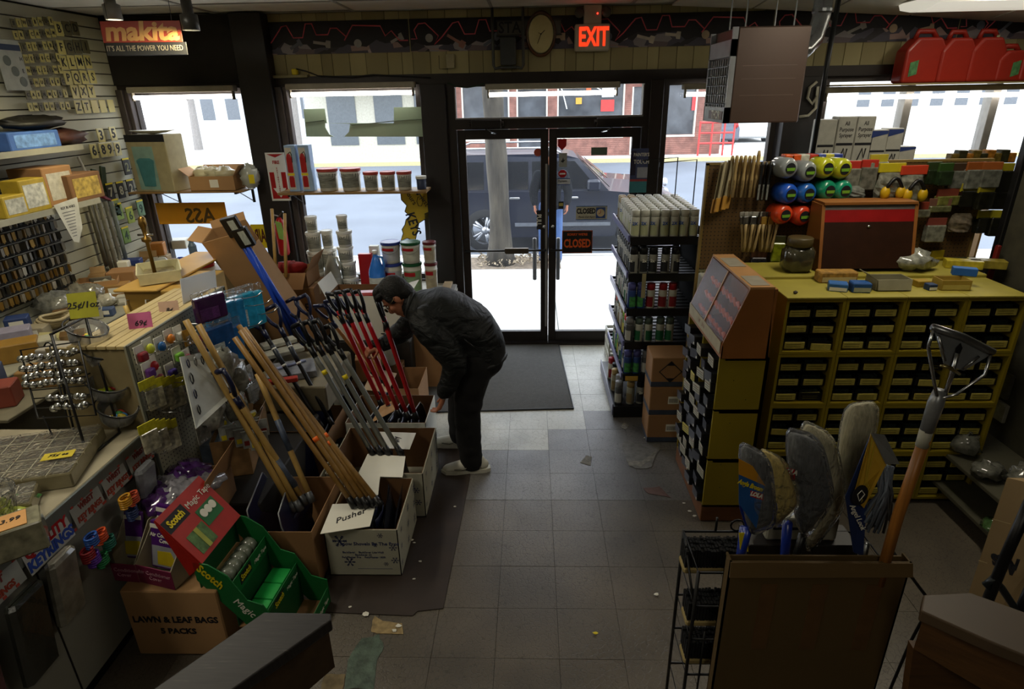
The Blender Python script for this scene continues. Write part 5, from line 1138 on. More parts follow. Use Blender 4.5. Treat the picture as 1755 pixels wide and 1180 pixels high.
# LEFT SIDE: COUNTER, GONDOLA, WALL GOODS
CTOP=mat('#9b927a',.5,var=.15,scale=5,coat=.2);CFRONT=mat('#77766d',.5,var=.08,scale=3)
t=thing('display_counter','grey white display counter with clear organisers on top at the left','counter',(-2.45,1.6,0))
b=MB();b.bbox(-3.0,-1.95,.3,2.58,.10,.90,.006);b.build('body',CFRONT,t,world=1)
b=MB();b.bbox(-3.02,-1.925,.28,2.60,.93,.955,.006);b.build('worktop',CTOP,t,world=1)
b=MB();b.bbox(-1.95,-1.918,.28,2.60,.845,.952,.004);b.build('metal_edge',mat('#70756f',.35,metal=.5,var=.08),t,world=1)
b=MB();b.box(-2.95,-2.0,.35,2.55,0,.10);b.build('toe_kick',BLACK,t,world=1)
for y in(1.2,1.82):
 b=MB();b.box(-1.9505,-1.947,y-.003,y+.003,.10,.85);b.build('panel_joint',BLACK,t,world=1)
PEG=bpy.data.materials.new('pegboard');PEG.use_nodes=True
def peg_nodes(m,base,plane):
 t=m.node_tree;bs=t.nodes['Principled BSDF'];bs.inputs['Roughness'].default_value=.6
 g=t.nodes.new('ShaderNodeNewGeometry');s_=t.nodes.new('ShaderNodeSeparateXYZ');t.links.new(g.outputs['Position'],s_.inputs[0])
 def cell(o):
  a=t.nodes.new('ShaderNodeMath');a.operation='MULTIPLY';a.inputs[1].default_value=1/.0254;t.links.new(o,a.inputs[0])
  c=t.nodes.new('ShaderNodeMath');c.operation='FRACT';t.links.new(a.outputs[0],c.inputs[0])
  d=t.nodes.new('ShaderNodeMath');d.operation='SUBTRACT';d.inputs[1].default_value=.5;t.links.new(c.outputs[0],d.inputs[0])
  e=t.nodes.new('ShaderNodeMath');e.operation='POWER';e.inputs[1].default_value=2;t.links.new(d.outputs[0],e.inputs[0]);return e.outputs[0]
 a=cell(s_.outputs['X' if plane=='x' else 'Y']);c=cell(s_.outputs['Z'])
 ad=t.nodes.new('ShaderNodeMath');ad.operation='ADD';t.links.new(a,ad.inputs[0]);t.links.new(c,ad.inputs[1])
 lt=t.nodes.new('ShaderNodeMath');lt.operation='LESS_THAN';lt.inputs[1].default_value=.03;t.links.new(ad.outputs[0],lt.inputs[0])
 mx=t.nodes.new('ShaderNodeMixRGB');mx.inputs[1].default_value=(*lin(base),1);mx.inputs[2].default_value=(.012,.01,.008,1);t.links.new(lt.outputs[0],mx.inputs[0]);t.links.new(mx.outputs[0],bs.inputs['Base Color'])
peg_nodes(PEG,'#8f8c78','y')
t=thing('pegboard_gondola','cream pegboard gondola with a slatted wood top behind the left handles','display rack',(-2.2,3.1,0))
b=MB();b.box(-1.94,-1.925,2.62,3.60,.30,1.39);b.build('pegboard',PEG,t,world=1)
b=MB();b.tube([(-1.922,2.62,.3),(-1.922,2.62,1.39),(-1.922,3.6,1.39),(-1.922,3.6,.3)],.008,5);b.build('frame_edge',mat('#4a4c44',.5),t,world=1)
for k in range(6):
 b=MB();b.bbox(-2.235+k*.0485,-2.19+k*.0485,2.64,3.60,1.365,1.383,.003);b.build('wood_slat',mat('#b29f70',.55,var=.1,scale=4,stretch=(1,.2,1)),t,world=1)
b=MB();b.box(-2.36,-1.945,2.66,2.68,.02,1.365);b.box(-2.23,-1.945,3.57,3.59,.02,1.365);b.box(-2.23,-1.94,2.64,3.6,.02,.28);b.build('end_panel',mat('#8b7c58',.6,var=.1),t,world=1)
def hook(parent,y,z,L=.14):
 b=MB();b.tube([(-1.925,y,z-.01),(-1.925,y,z+.012),(-1.915,y,z+.004),(-1.925+L,y,z+.004),(-1.915+L,y,z+.018)],.0028,5);return b.build('peg_hook',CHROME,parent,True,world=1)
for i in range(7):
 for j in range(3):hook(t,2.72+i*.13,1.32-j*.17,.13+.03*((i+j)%2))
def blister(name,label,cat,c,w,h,d,mcard,mitem,rz=0,group=None,kind='box',rot=None):
 """hanging card with a product bubble; local x = width, faces -y, hangs from the top centre"""
 t=thing(name,label,cat,c,rz,group,rot)
 b=MB();b.bbox(-w/2,w/2,0,.002,-h,0,.003);b.build('card',mcard,t)
 b=MB()
 if kind=='round':b.ell((0,-d*.4,-h*.6),w*.38,d*.5,h*.3,12,8)
 else:b.bbox(-w*.38,w*.38,-d,0,-h*.9,-h*.4,.006)
 b.build('item',mitem,t,kind=='round')
 return t
KC=[('#7a1320','dark red'),('#c4cc3a','lime yellow'),('#7dbf45','bright green'),('#8c4654','dusty pink'),('#5a2a78','purple'),('#b01a22','red'),('#3a2a78','violet'),('#d07a1c','orange'),('#1f5fa0','blue'),('#c9c9c0','white')]
for k,(px,py,ci)in enumerate(((236,600,0),(250,588,1),(300,602,2),(316,606,3),(249,628,4),(257,618,5),(288,630,6),(286,572,7),(302,566,9),(270,585,8),(330,620,2),(268,640,3))):
 p=PX(px,py-8,-1.86);blister('key_wallet','%s key pouch on the pegboard%s'%(KC[ci][1],(', upper row left',', upper row',', middle of the board',', middle of the board right',', lower row left',', lower row',', lower row centre',', near the top edge',', near the top edge',', upper row beside the lime one',', right side low',', bottom row left')[k]),'key pouch',p,.06,.085,.03,PAPER,mat(KC[ci][0],.45,coat=.2),rz=R(80),kind='round' if k%2 else 'box')
for k,(px,py,c,c2,lb)in enumerate(((352,535,'#3b1a45','#4b2258','deep purple glove pack left of the blue packs'),(364,532,'#3b1a45','#5a2a66','deep purple glove pack touching the blue packs'),(378,548,'#2c80b4','#8fb3c4','blue wrapped pack with white print, left'),(392,545,'#2a86bd','#9ab','blue wrapped pack with white print, second'),(412,532,'#2b9cc4','#a9c4c8','light blue wrapped pack, third'),(426,530,'#2fa3c8','#a9c4c8','light blue wrapped pack, rightmost near the tall carton'),(372,585,'#164a84','#1e5a96','dark blue pack hanging lower, left'),(388,590,'#1d5f9e','#2a6aa8','dark blue pack hanging lower, right'))):
 p=PX(px,py-28,-1.80+.02*(k%2));t=thing('hanging_pack',lb,'pack',p,rz=R(62))
 b=MB();w,h=(.11,.22)if k>1 else(.08,.14);b.bbox(-w,w*.8,-.02,.02,-h,0,.008);b.build('pack',mat(c,.25,coat=.5,var=.25,scale=25),t)
 b=MB();b.bbox(-w*.8,w*.1,-.022,-.02,-h*.9,-h*.45,.001);b.build('printed_label',mat('#b9c4c4' if k>1 else c2,.4,var=.4,scale=60,stretch=(1,1,3)),t)
 b=MB();b.bbox(-w*1.05,w*.85,-.012,.012,-h*.1,h*.22,.006);b.build('plastic_top',PLASTIC,t)
for k,(y,z)in enumerate(((3.45,1.36),(3.55,1.28),(3.38,1.20),(3.62,1.20))):
 b=MB();b.tube([(-1.925,y,z),(-1.72,y,z),(-1.64,y-.02,z+.02),(-1.60,y-.02,z+.05)],.0035,5);solo('long_hook',('top','second','third','lowest')[k]+' long chrome hook at the far end of the pegboard','hook',b,CHROME,smooth=True)
for k in range(12):
 up=k<7;px=250+(k if up else k-7)*9;py=650+rnd.uniform(-3,3)if up else 722+rnd.uniform(-3,3)
 p=PX(px,py,-1.84+.006*k);t=thing('yellow_card_pack','yellow headed clear pack, %s in the %s cluster by the counter end'%(('leftmost','second','third','fourth','fifth','sixth','rightmost')[k if up else k-7],'upper' if up else 'lower'),'pack',p,rz=R(70+rnd.uniform(-10,10)),group='yellow headed packs')
 b=MB();b.bbox(-.045,.045,-.003,.003,-.045,0,.001);b.build('header_card',mat('#b9b020',.45,var=.2,scale=60),t)
 b=MB();b.bbox(-.042,.042,-.008,.006,-.15,-.045,.003);b.build('clear_bag',mat('#a39d86',.2,coat=.6,var=.5,scale=40)if k%2 else WRAP,t)
t=thing('sample_board','white board showing rows of small snap hooks','display board',PX(330,610,-1.80));p0=PX(305,600,-1.80)
q=[PX(307,612,-1.76),PX(372,600,-1.80),PX(395,680,-1.62),PX(335,735,-1.60)]
c=t.location.copy();b=MB();b.slab(*[v-c for v in q[::-1]],.006);b.build('board',mat('#a3a49b',.5),t)
u=(q[1]-q[0]);w_=(q[3]-q[0])
for i in range(5):
 for j in range(4):
  o=q[0]+u*(.13+.18*i)+w_*(.12+.22*j)*(1-.15*i*0)-c+V((.012,-.004,.008));b=MB();s_=.026+.006*(j==1)
  b.tube([o+w_.normalized()*(-s_),o+u.normalized()*s_*.5-w_.normalized()*s_*.4,o+u.normalized()*s_*.5+w_.normalized()*s_*.6,o+w_.normalized()*s_,o-u.normalized()*s_*.4+w_.normalized()*s_*.4,o-u.normalized()*s_*.4-w_.normalized()*s_*.4],.003,5,closed=True);b.build('snap_hook',(NAVY,STEEL,BLACKM,RED)[(i+2*j)%4],t)
for k,(px,py,m_,lb)in enumerate(((385,620,'#84857c','clear bagged hardware pack behind the left handles, upper'),(405,640,'#7d7e76','clear bagged hardware pack behind the left handles, lower'),(362,700,'#93948c','crumpled clear bag under the snap hook board'),(400,690,'#7a7a70','clear bag with black clips low on the pegboard'))):
 p=PX(px,py,-1.72);b=MB();b.crumple((0,0,.08),.06,.09,.10,rnd,.2,12,8);solo('clear_bag',lb,'bag',b,mat(m_,.15,coat=.7,var=.45,scale=30),smooth=True,loc=p-V((0,0,.1)))
t=thing('wood_organiser','honey wood organiser block with hooks and curved handles','organiser',(-2.34,3.90,0))
b=MB();b.bbox(-2.58,-2.16,3.62,4.1,1.03,1.36,.005);b.build('body',mat('#a8853f',.5,var=.12,scale=4,bump=.05),t,world=1)
b=MB();b.bbox(-2.62,-2.34,3.58,4.6,1.362,1.378,.006);b.build('top_board',mat('#b8924a',.45,var=.12,scale=4),t,world=1)
b=MB();b.box(-2.58,-2.2,3.66,4.6,.02,1.028);b.build('base',mat('#4a4130',.7),t,world=1)
for k in range(4):
 x=-2.56+k*.13;b=MB();b.tube([(x,3.62,1.30),(x,3.59,1.31),(x,3.58,1.27)],.004,5);b.build('hook',PAPER,t,world=1)
for k,(x,m_)in enumerate(((-2.56,'#c4a55a'),(-2.43,'#34284a'),(-2.34,'#1d1712'),(-2.20,'#c4a55a'))):
 b=MB();b.tube([(x,3.575,1.28),(x+.012,3.57,1.22),(x,3.575,1.14),(x+.006,3.57,1.06)],[.013,.016,.018,.012],8);solo('tool_handle','%s curved handle hanging on the wood organiser'%('leftmost pale wood','purple patterned','dark short','rightmost pale wood')[k],'handle',b,mat(m_,.45),smooth=True)
p=V((-2.47,3.86,1.385));t=thing('plastic_tray','cream plastic tray holding a brass lamp fitting','tray',p,rz=.55)
b=MB();b.prism([(-.1,0),(.1,0),(.13,.07),(.122,.07),(.094,.006),(-.094,.006),(-.122,.07),(-.13,.07)],(0,-.17,0),(1,0,0),(0,0,1),(0,1,0),.34);b.box(-.12,.12,-.18,-.172,0,.07);b.box(-.12,.12,.172,.18,0,.07);b.build('tray_body',mat('#c3bc94',.4),t)
b=MB();b.bbox(-.09,.09,-.15,.15,.008,.03,.004);b.build('contents',mat('#6e6340',.6,var=.4,scale=40),t)
t=thing('brass_fitting','tall brass tap like fitting rising from the cream tray','fitting',(-2.49,3.84,1.42));b=MB();b.lathe([(.012,0),(.012,.20),(.03,.21),(.03,.23),(.012,.24),(.016,.29),(.026,.32),(.02,.36),(.008,.37)],12);b.build('stem',mat('#8a6b34',.3,metal=.9),t,True)
b=MB();b.cyl((-.05,0,.25),(.05,0,.25),.007);b.build('cross_bar',CHROME,t,True)
b=MB();q=[PX(308,478,-2.02),PX(368,462,-2.02),PX(372,500,-2.0),PX(315,532,-2.0)];b.slab(*q[::-1],.003);solo('clear_sheet','cloudy clear plastic panel above the pegboard','panel',b,film('cloudy_plastic',(.75,.72,.62),.55,.3,.2))
for(nm,px,py,m_,s_,lb)in(('8¢',292,540,'#c9a994',.05,'tan paper price tag on the slatted top'),('69¢',243,563,'#d06a9c',.055,'pink paper price tag on the slatted top edge'),('25¢/1oz',145,533,'#b3b02e',.06,'yellow paper price note on the bowl tower')):
 p=PX(px,py,-2.02 if px>200 else-2.12)+V((0,0,.03));t=thing('price_tag',lb,'price tag',p,rot=(R(-18),0,R(20)));b=MB();b.bbox(-s_,s_,0,.0015,-s_,s_,.001);b.build('paper',mat(m_,.7),t);text(nm,s_*.7,INK,t,(0,-.001,0),shear=.2,bold=.0006)
t=thing('bowl_tower','black wire tower holding four clear bowls of small plastic pieces','display stand',(-2.08,2.62,1.2));
TB=[PX(150,570,-2.18),PX(176,607,-2.14),PX(186,663,-2.09),PX(203,705,-2.04)]
b=MB()
for s_ in(-.115,.115):
 b.tube([(-2.03,2.44+s_*1.0,.958),(-2.17,2.62+s_,1.50)],.006,6);b.tube([(-2.20,2.60+s_,.958),(-2.17,2.62+s_,1.50)],.005,6)
b.tube([(-2.17,2.5,1.5),(-2.17,2.74,1.5)],.006,6);b.tube([(-2.03,2.33,.962),(-2.03,2.56,.962)],.006,6)
b.build('wire_frame',BLACKM,t,True,world=1)
BOWLP=film('bowl_plastic',(.8,.8,.78),.22,.08,.3)
BC=[('#d0402a','#c9602a'),('#b02a7c','#6a4ac0'),('#c4d030','#a02020'),('#c04a3a','#3a7ac0')]
for k,c in enumerate(TB):
 b=MB();b.tube([(c.x+.095*math.cos(a)*.9,c.y+.095*math.sin(a),c.z+.03-.04*math.cos(a))for a in[i*PI/10 for i in range(20)]],.004,5,closed=True);rg_=b.build('bowl_ring',BLACKM,t,True,world=1)
 MT=Matrix.Translation(c)@Matrix.Rotation(R(20),4,'Y')
 bt=thing('clear_bowl',('topmost','second','third','lowest')[k]+' clear bowl of coloured plastic pieces in the wire tower','bowl',c,rot=(0,R(20),0))
 b=MB();b.lathe([(.05,-.07),(.075,-.04),(.09,.03),(.088,.03),(.072,-.036),(.048,-.064)],20);b.build('bowl',BOWLP,bt,True)
 for n_ in range(9):
  b=MB();a=rnd.uniform(0,6.28);r_=rnd.uniform(0,.045);b.crumple((r_*math.cos(a),r_*math.sin(a),-.035+rnd.uniform(0,.02)),.018,.014,.009,rnd,.2,8,5,M=Matrix.Identity(4));
  for i,pz in enumerate(b.v):pass
  b2=MB();b2.ell((r_*math.cos(a),r_*math.sin(a),-.040+rnd.uniform(0,.03)),.023,.017,.012,8,5);b2.build('plastic_piece',mat((BC[k]+('#c9b53a','#3a8a4a'))[n_%4],.4),bt,True)
t=thing('wire_rack','black wire rack covered with rows of chrome knobs','display rack',(-2.45,2.72,.957))
def RP(u,v):
 a=PY(35+100*u,600-15*u,2.62);c=PY(65+100*u,716-5*u,2.42);return a.lerp(c,v)
b=MB();b.tube([RP(0,0),RP(1,0),RP(1,1),RP(0,1)],.005,5,closed=True)
for v in(.15,.32,.48,.6,.72,.86):b.tube([RP(0,v),RP(1,v)],.003,5)
for u in(0,.5,1):b.tube([RP(u,.0),RP(u,1)],.0035,5)
b.tube([RP(.4,0),RP(.45,-.05),RP(.5,-.05),RP(.55,0)],.004,5);b.tube([RP(.1,.2),RP(.1,.2)+V((-.02,.22,-.25))],.004,5);b.tube([RP(.1,.98),V((RP(.1,1).x,RP(.1,1).y+.02,.96))],.004,5)
b.build('wire_frame',BLACKM,t,True,world=1)
b=MB();b.lathe([(.0,.018),(.012,.016),(.013,.0),(.006,-.004),(.006,-.02)],10);km=b.build('knob',CHROME,t,True);km_=km.data;bpy.data.objects.remove(km)
for r_ in range(6):
 for c_ in range(9):
  if r_>3 and c_<3:continue
  o=bpy.data.objects.new('chrome_knob',km_);COL.objects.link(o);o.parent=t;o.location=RP(.05+c_*.112,(.12,.26,.38,.50,.72,.84)[r_])-t.location+V((rnd.uniform(-.006,.006),-.02,rnd.uniform(-.006,.006)));o.rotation_euler=(R(60),rnd.uniform(-.4,.4),0);o.scale=(1.25,)*3
def organiser(label,c,w,d,h,rz,nx,ny,fill):
 t=thing('clear_organiser',label,'organiser',c,rz);b=MB();b.bbox(-w/2,w/2,-d/2,d/2,0,h,.006);b.build('case',mat('#7b7358',.2,coat=.6,var=.12),t)
 b=MB();b.bbox(-w/2+.004,w/2-.004,-d/2+.004,d/2-.004,h+.001,h+.012,.004);b.build('lid',PLASTIC,t)
 for i in range(nx):
  for j in range(ny):
   if fill and(i+j)%fill==0:
    b=MB();cx=-w/2+(i+.5)*w/nx;cy=-d/2+(j+.5)*d/ny;b.bbox(cx-w/nx*.36,cx+w/nx*.36,cy-d/ny*.36,cy+d/ny*.36,h*.99,h+.0009,.002);b.build('compartment',mat(('#9a8a66','#857a5a','#6d6248','#a3997a')[(i*3+j)%4],.5,var=.3,scale=50),t)
 for i in range(1,nx):b=MB();b.box(-w/2+i*w/nx-.002,-w/2+i*w/nx+.002,-d/2,d/2,h*.9,h+.003);b.build('divider',mat('#b3ab90',.3),t)
 for j in range(1,ny):b=MB();b.box(-w/2,w/2,-d/2+j*d/ny-.002,-d/2+j*d/ny+.002,h*.9,h+.003);b.build('divider',mat('#b3ab90',.3),t)
organiser('large clear lidded organiser lying on the counter behind the yellow note',(-2.30,2.22,.957),.62,.42,.07,.30,7,5,1)
organiser('pale gridded tray of small parts at the far left counter edge',(-2.74,2.40,.957),.26,.30,.08,.25,5,6,1)
organiser('clear organiser under the yellow clamps tub, near the counter edge',(-2.12,1.93,.957),.26,.16,.06,.5,4,2,1)
p=PZ(100,780,1.045);b=MB();b.bbox(-.06,.06,-.03,.03,0,.002,.001);t=solo('yellow_note','yellow handwritten price note on the large organiser','price tag',b,mat('#c4b02c',.7),loc=p,rz=.35)
text('75¢ ea',.03,INK,t,(0,0,.003),rot=(0,0,0),shear=.2)
c=V((-2.04,1.93-.12,.957));t=thing('clear_tub','round clear tub of yellow and black clamps on the counter','tub',c)
b=MB();b.lathe([(.075,0),(.08,.004),(.105,.17),(.109,.172),(.109,.18),(.102,.18),(.078,.01)],28,cap=False);b.build('tub',PLASTIC,t,True)
for k in range(14):
 a=rnd.uniform(0,6.28);r_=rnd.uniform(0,.06);z=rnd.uniform(.1,.17);M2=Matrix.Translation((c.x+r_*math.cos(a),c.y+r_*math.sin(a),c.z+z))@Euler((rnd.uniform(-1,1),rnd.uniform(-1,1),rnd.uniform(0,6))).to_matrix().to_4x4()
 b=MB();b.bbox(-.035,.035,-.006,.006,-.006,.008,.003,M=M2);b.cyl(M2@V((.03,0,0)),M2@V((.035,0,-.03)),.006,n=6);solo('spring_clamp','yellow and black spring clamp heaped in the clear tub','clamp',b,mat('#cf9a14',.4)if k%3 else BLKP,'clamps in the clear tub')
b=MB();b.lathe([(.001,0),(.074,0),(.085,.10),(.001,.10)],16,c=(c.x,c.y,c.z+.006));solo('clamp_pile','dark pile of clamps filling the lower clear tub','clamps',b,mat('#4b4536',.6,var=.6,scale=30))
p=PZ(45,935,.957);t=carton('clear_box','clear plastic box with a handwritten orange price note','box',(p.x-.02,p.y-.02,.957),.2,.13,.12,mat('#7f7c66',.15,coat=.6,var=.4,scale=25),rz=.7,tape=False)
b=MB();b.bbox(-.06,.06,-.055,.05,.121,.124,.001);b.build('orange_note',mat('#d09a5c',.7),t);text('€3.99',.035,INK,t,(0,0,.1255),rot=(0,0,0),shear=.2)
for k,(px,py,m_,r3,lb)in enumerate(((12,905,'#b3c04a',(.10,.06,.04),'lime yellow wrapped packet at the left edge'),(25,915,'#c4cf5a',(.08,.07,.03),'pale lime packet in front of the orange note'),(38,945,'#5c6b3a',(.06,.03,.02),'small green and red packet near the counter edge'),(30,870,'#4a8a48',(.08,.03,.03),'green striped packet behind the lime packets'))):
 b=MB();b.crumple((0,0,r3[2]),*r3,rnd,.15,12,8);solo('wrapped_packet',lb,'packet',b,mat(m_,.25,coat=.5,var=.3,scale=20),smooth=True,loc=PZ(px,py,.957),rz=.6)
def edge_card(label,y0,y1,z0,z1,mm,txt=None,sz=.05,hang=None,group=None):
 t=thing('header_card',label,'header card',(-1.905,(y0+y1)/2,z0),rot=(0,R(-8),0),group=group)
 b=MB();b.bbox(-.002,.0,(y0-y1)/2,(y1-y0)/2,0,z1-z0,.001);b.build('card',mm,t)
 if txt:
  for i,(s_,mt)in enumerate(txt):text(s_,sz,mt,t,(.001,0,(z1-z0)*(.68-.42*i)),rot=TO_PX,bold=sz*.05,sx=.9,shear=.15)
 return t
edge_card('red white and blue key ring header card on the counter edge',1.76,2.0,.80,.92,mat('#a9aaa6',.4),(('QUALITY',RED),('KEYRINGS',mat('#22429a',.5))),.058)
for k,(y0,y1,lb)in enumerate(((1.50,1.74,'left end header card with red icons'),(2.02,2.20,'header card with red icons over coiled key chains'),(2.22,2.38,'header card with red icons over orange key chains'),(2.40,2.58,'header card with red icons at the far counter end'))):
 t=edge_card(lb,y0,y1,.81,.92,mat('#8f908a',.4),(('WRIST',mat('#6b2018',.6)),('KEY RINGS',mat('#8a3018',.6))),.034)
 for q in range(8):b=MB();b.bbox(0,.0012,-.11+q*.03,-.095+q*.03,.002+.09*(q%2),.014+.09*(q%2),.001);b.build('red_icon',mat('#a03a2a',.5),t)
def coil(label,y,z,m_,R0=.028,n=5):
 b=MB();pts=[]
 for i in range(n*10):a=i*PI/5;pts.append((R0*math.cos(a)*.7+.03,R0*math.sin(a),-i*.0011));
 b.tube(pts,.005,5);return solo('coil_key_chain',label,'key chain',b,mat(m_,.35,coat=.3),smooth=True,loc=(-1.895,y,z))
for k,(y,z,c_,nm)in enumerate(((2.07,.76,'#c94a1c','orange'),(2.02,.78,'#1f4fa0','blue'),(2.00,.70,'#5a2a9a','purple'),(2.04,.66,'#1f7a44','green'),(1.98,.74,'#8a1a20','dark red'),(2.10,.70,'#1f6a5a','teal'),(2.26,.80,'#c08a1c','amber'),(2.31,.78,'#b84a2c','brick orange'),(2.28,.72,'#2a3a6a','slate blue'))):
 coil(nm+' coiled wrist key chain hanging from the counter edge',y,z,c_)
for k,(y,z,w_,h_,m_,lb)in enumerate(((1.66,.42,.16,.40,'#22241f','dark wrapped tool pack hanging at the near counter front'),(1.86,.50,.14,.32,'#6a675c','hazy bundle of hanging chains below the key ring card'),(2.46,.62,.13,.22,'#6f7174','silver ball chains in a clear sleeve at the counter end'),(1.42,.30,.14,.5,'#4a2328','dark red wrapped pack at the bottom left corner'))):
 b=MB();b.bbox(-.01,.035,-w_/2,w_/2,0,h_,.015);solo('hanging_pack',lb,'pack',b,mat(m_,.2,coat=.6,var=.35,scale=18,bump=.3,bscale=30),loc=(-1.925,y,z),rot=(0,R(8),0))
t=carton('leaf_bag_carton','brown carton printed LAWN & LEAF BAGS on the floor','box',(-1.67,2.27,.006),.45,.34,.39,CARD2)
text('LAWN & LEAF BAGS',.05,INK,t,(0,-.1705,.22),bold=.0018,sx=.9);text('5 PACKS',.045,INK,t,(0,-.1705,.15),bold=.0018)
PUR=mat('#4a1c6a',.3,coat=.4,var=.1);MAG=mat('#7c2448',.5)
def display_tray(label,c,w,d,h,rz,n,lb2):
 t=thing('display_tray',label,'box',c,rz)
 b=MB();b.prism([(-d/2,0),(d/2,0),(d/2,h),(d*.1,h),(-d/2,h*.42)],(-w/2,0,0),(0,1,0),(0,0,1),(1,0,0),.004);b.prism([(-d/2,0),(d/2,0),(d/2,h),(d*.1,h),(-d/2,h*.42)],(w/2-.004,0,0),(0,1,0),(0,0,1),(1,0,0),.004)
 b.box(-w/2,w/2,d/2-.004,d/2,0,h);b.box(-w/2,w/2,-d/2,d/2,0,.004);b.build('tray_body',mat('#a49a82',.7),t)
 b=MB();b.box(-w/2,w/2,-d/2-.003,-d/2,0,h*.42);b.build('front_panel',MAG,t);text('Air Conditioner\nCover',.028,mat('#b98a98',.6),t,(0,-d/2-.004,h*.22))
 return t
display_tray('open display tray with purple and white air conditioner cover packs',(-1.70,2.25,.40),.20,.24,.24,-.25,2,'')
display_tray('second cream display tray to the left of the packed one',(-1.88,2.28,.40),.13,.24,.24,-.1,1,'')
for k,(x,y,z,rz,lb)in enumerate(((-1.71,2.20,.44,-.25,'purple Air Conditioner Cover pack with a yellow picture, front'),(-1.72,2.28,.47,-.25,'purple Air Conditioner Cover pack just behind the front one'),(-1.885,2.25,.46,-.1,'purple pack leaning in the second display tray'))):
 t=thing('cover_pack',lb,'pack',(x,y,z),rot=(R(-14),0,rz));w_=.085 if k<2 else.045
 b=MB();b.bbox(-w_,w_,-.01,.01,0,.23,.004);b.build('pack',PUR,t);b=MB();b.box(-w_*.9,w_*.9,-.0115,-.01,.01,.11);b.build('picture',mat('#8d8f94',.4),t)
 b=MB();b.prism([(-.045,.02),(.03,.02),(.055,.05),(.03,.09),(-.045,.085)],(0,-.012,0),(1,0,0),(0,0,1),(0,-1,0),.001);b.build('yellow_picture',mat('#b7a218',.5),t)
 b=MB();b.box(-w_,w_,-.0115,-.01,.195,.215);b.build('white_band',PAPER,t)
 if k<2:text('Air Conditioner\nCover',.026,PAPER,t,(0,-.012,.15),bold=.0006)
for k in range(9):
 px,py=((262,850),(285,838),(305,825),(322,842),(340,828),(300,855),(330,812),(352,835),(275,865))[k]
 p=PZ(px,py,.62);b=MB();b.crumple((0,0,.03),.10,.075,.04,rnd,.3,12,8);solo('shiny_packet','crumpled %s foil and plastic packet, %s in the heap behind the tape display'%(('purple','silver')[k%2],('leftmost','second','third','fourth','fifth','low middle','topmost','rightmost','lowest')[k]),'packet',b,mat(('#45235c','#8c8a92')[k%2],.15,coat=.8,var=.5,scale=22),smooth=True,loc=p,rz=k)
carton('brown_carton','open brown carton under the crumpled purple packets','box',(-1.83,2.62,.006),.34,.42,.58,CARD,rz=.1,open_=True,flaps=(0,1,0,1),fl_ang=(1,.3,1,.2))
for k,(px,py,w_,h_,m_,lb)in enumerate(((355,800,.26,.20,'#6c7a8e','blue grey printed carton behind the purple packets'),(412,800,.20,.24,'#7c5e3c','open brown carton left of the pale handles'),(430,760,.18,.2,'#8a6a44','brown carton of white packs behind the pale handles'))):
 p=PZ(px,py,.40);carton('goods_carton',lb,'box',(p.x,p.y,.42),w_,.26,h_,mat(m_,.5,var=.35,scale=14),rz=.35-.1*k,open_=k>0,flaps=(0,1,1,0),tape=False)
b=MB();b.bbox(-1.93,-1.50,2.72,3.75,.006,.415,.01);solo('low_bench','low dark bench carrying cartons beneath the pegboard','bench',b,mat('#2a261f',.7))
for k in range(10):
 px,py=395+(k%5)*13,735+(k//5)*22+(k%5)*3;p=PZ(px,py,.62);t=thing('envelope_pack','white and yellow packet standing in the carton, %s from the left in the %s row'%(('first','second','third','fourth','fifth')[k%5],('back','front')[k//5]),'packet',p,rz=.4)
 b=MB();b.bbox(-.05,.05,-.004,.004,0,.11,.002);b.build('packet',mat('#93948f',.3,coat=.4,var=.3,scale=25),t);b=MB();b.box(-.04,.04,-.0055,-.004,.02,.05);b.build('yellow_band',YEL if k%2 else mat('#7a2a24',.5),t)
GRN=mat('#12632f',.45,var=.06);GRN2=mat('#1f9a44',.35);GRND=mat('#0e4a26',.5)
o=V((-1.45,2.29,.01));rzD=R(86)
t=thing('tape_display','green and red cardboard floor display stand of clear tape','display stand',o,rz=rzD);t.scale=(1,1,1.14)
W2=.17
side=[(.26,0),(.37,0),(.37,.13),(.29,.15),(.22,.27),(.15,.29),(.08,.41),(.0,.46),(-.07,.47),(-.07,.38)]
side=[(-y,z)for y,z in side]
for s_ in(-1,1):b=MB();b.prism(side,(s_*W2-.003,0,0),(0,1,0),(0,0,1),(1,0,0),.006);b.build('side_panel',GRN,t)
for k,(y,z,hh)in enumerate(((-.365,.0,.14),(-.22,.14,.13),(-.08,.28,.13))):
 b=MB();b.box(-W2,W2,y,y+.14,z,z+.005);b.build('shelf_floor',CARD,t)
 b=MB();b.box(-W2,W2,y-.003,y,z-.0,z+hh*.62);b.build('front_lip',GRN,t)
 b=MB();b.box(-W2,W2,y+.14,y+.143,z,z+.2);b.build('back_step',GRND,t)
 b=MB();b.box(-W2*.55,W2*.05,y-.0045,y-.003,z+.02,z+.07);b.build('black_label',INK,t);text('Scotch',.04,YEL,t,(-W2*.25,y-.0052,z+.045),bold=.001,sx=.8);text('Magic Tape',.026,PAPER,t,(W2*.55,y-.0045,z+.035),shear=.2)
b=MB();b.slab((-W2,.03,.46),(W2,.03,.46),(W2,.20,.66),(-W2,.20,.66),.006);b.build('red_header',mat('#a32118',.45),t)
u=V((1,0,0));w_=V((0,.17,.20)).normalized();nrm_=u.cross(w_)
def hp(a,c_,e=.006):return V((0,.03,.46))+u*a+w_*c_+nrm_*e
for s_ in(-1,1):b=MB();b.prism([(-.14,.5),(-.24,.80),(-.30,.5)]if False else[(.03,.455),(.20,.66),(.10,.40)],(s_*W2-.003,0,0),(0,1,0),(0,0,1),(1,0,0),.006);b.build('red_wing',mat('#a32118',.45),t)
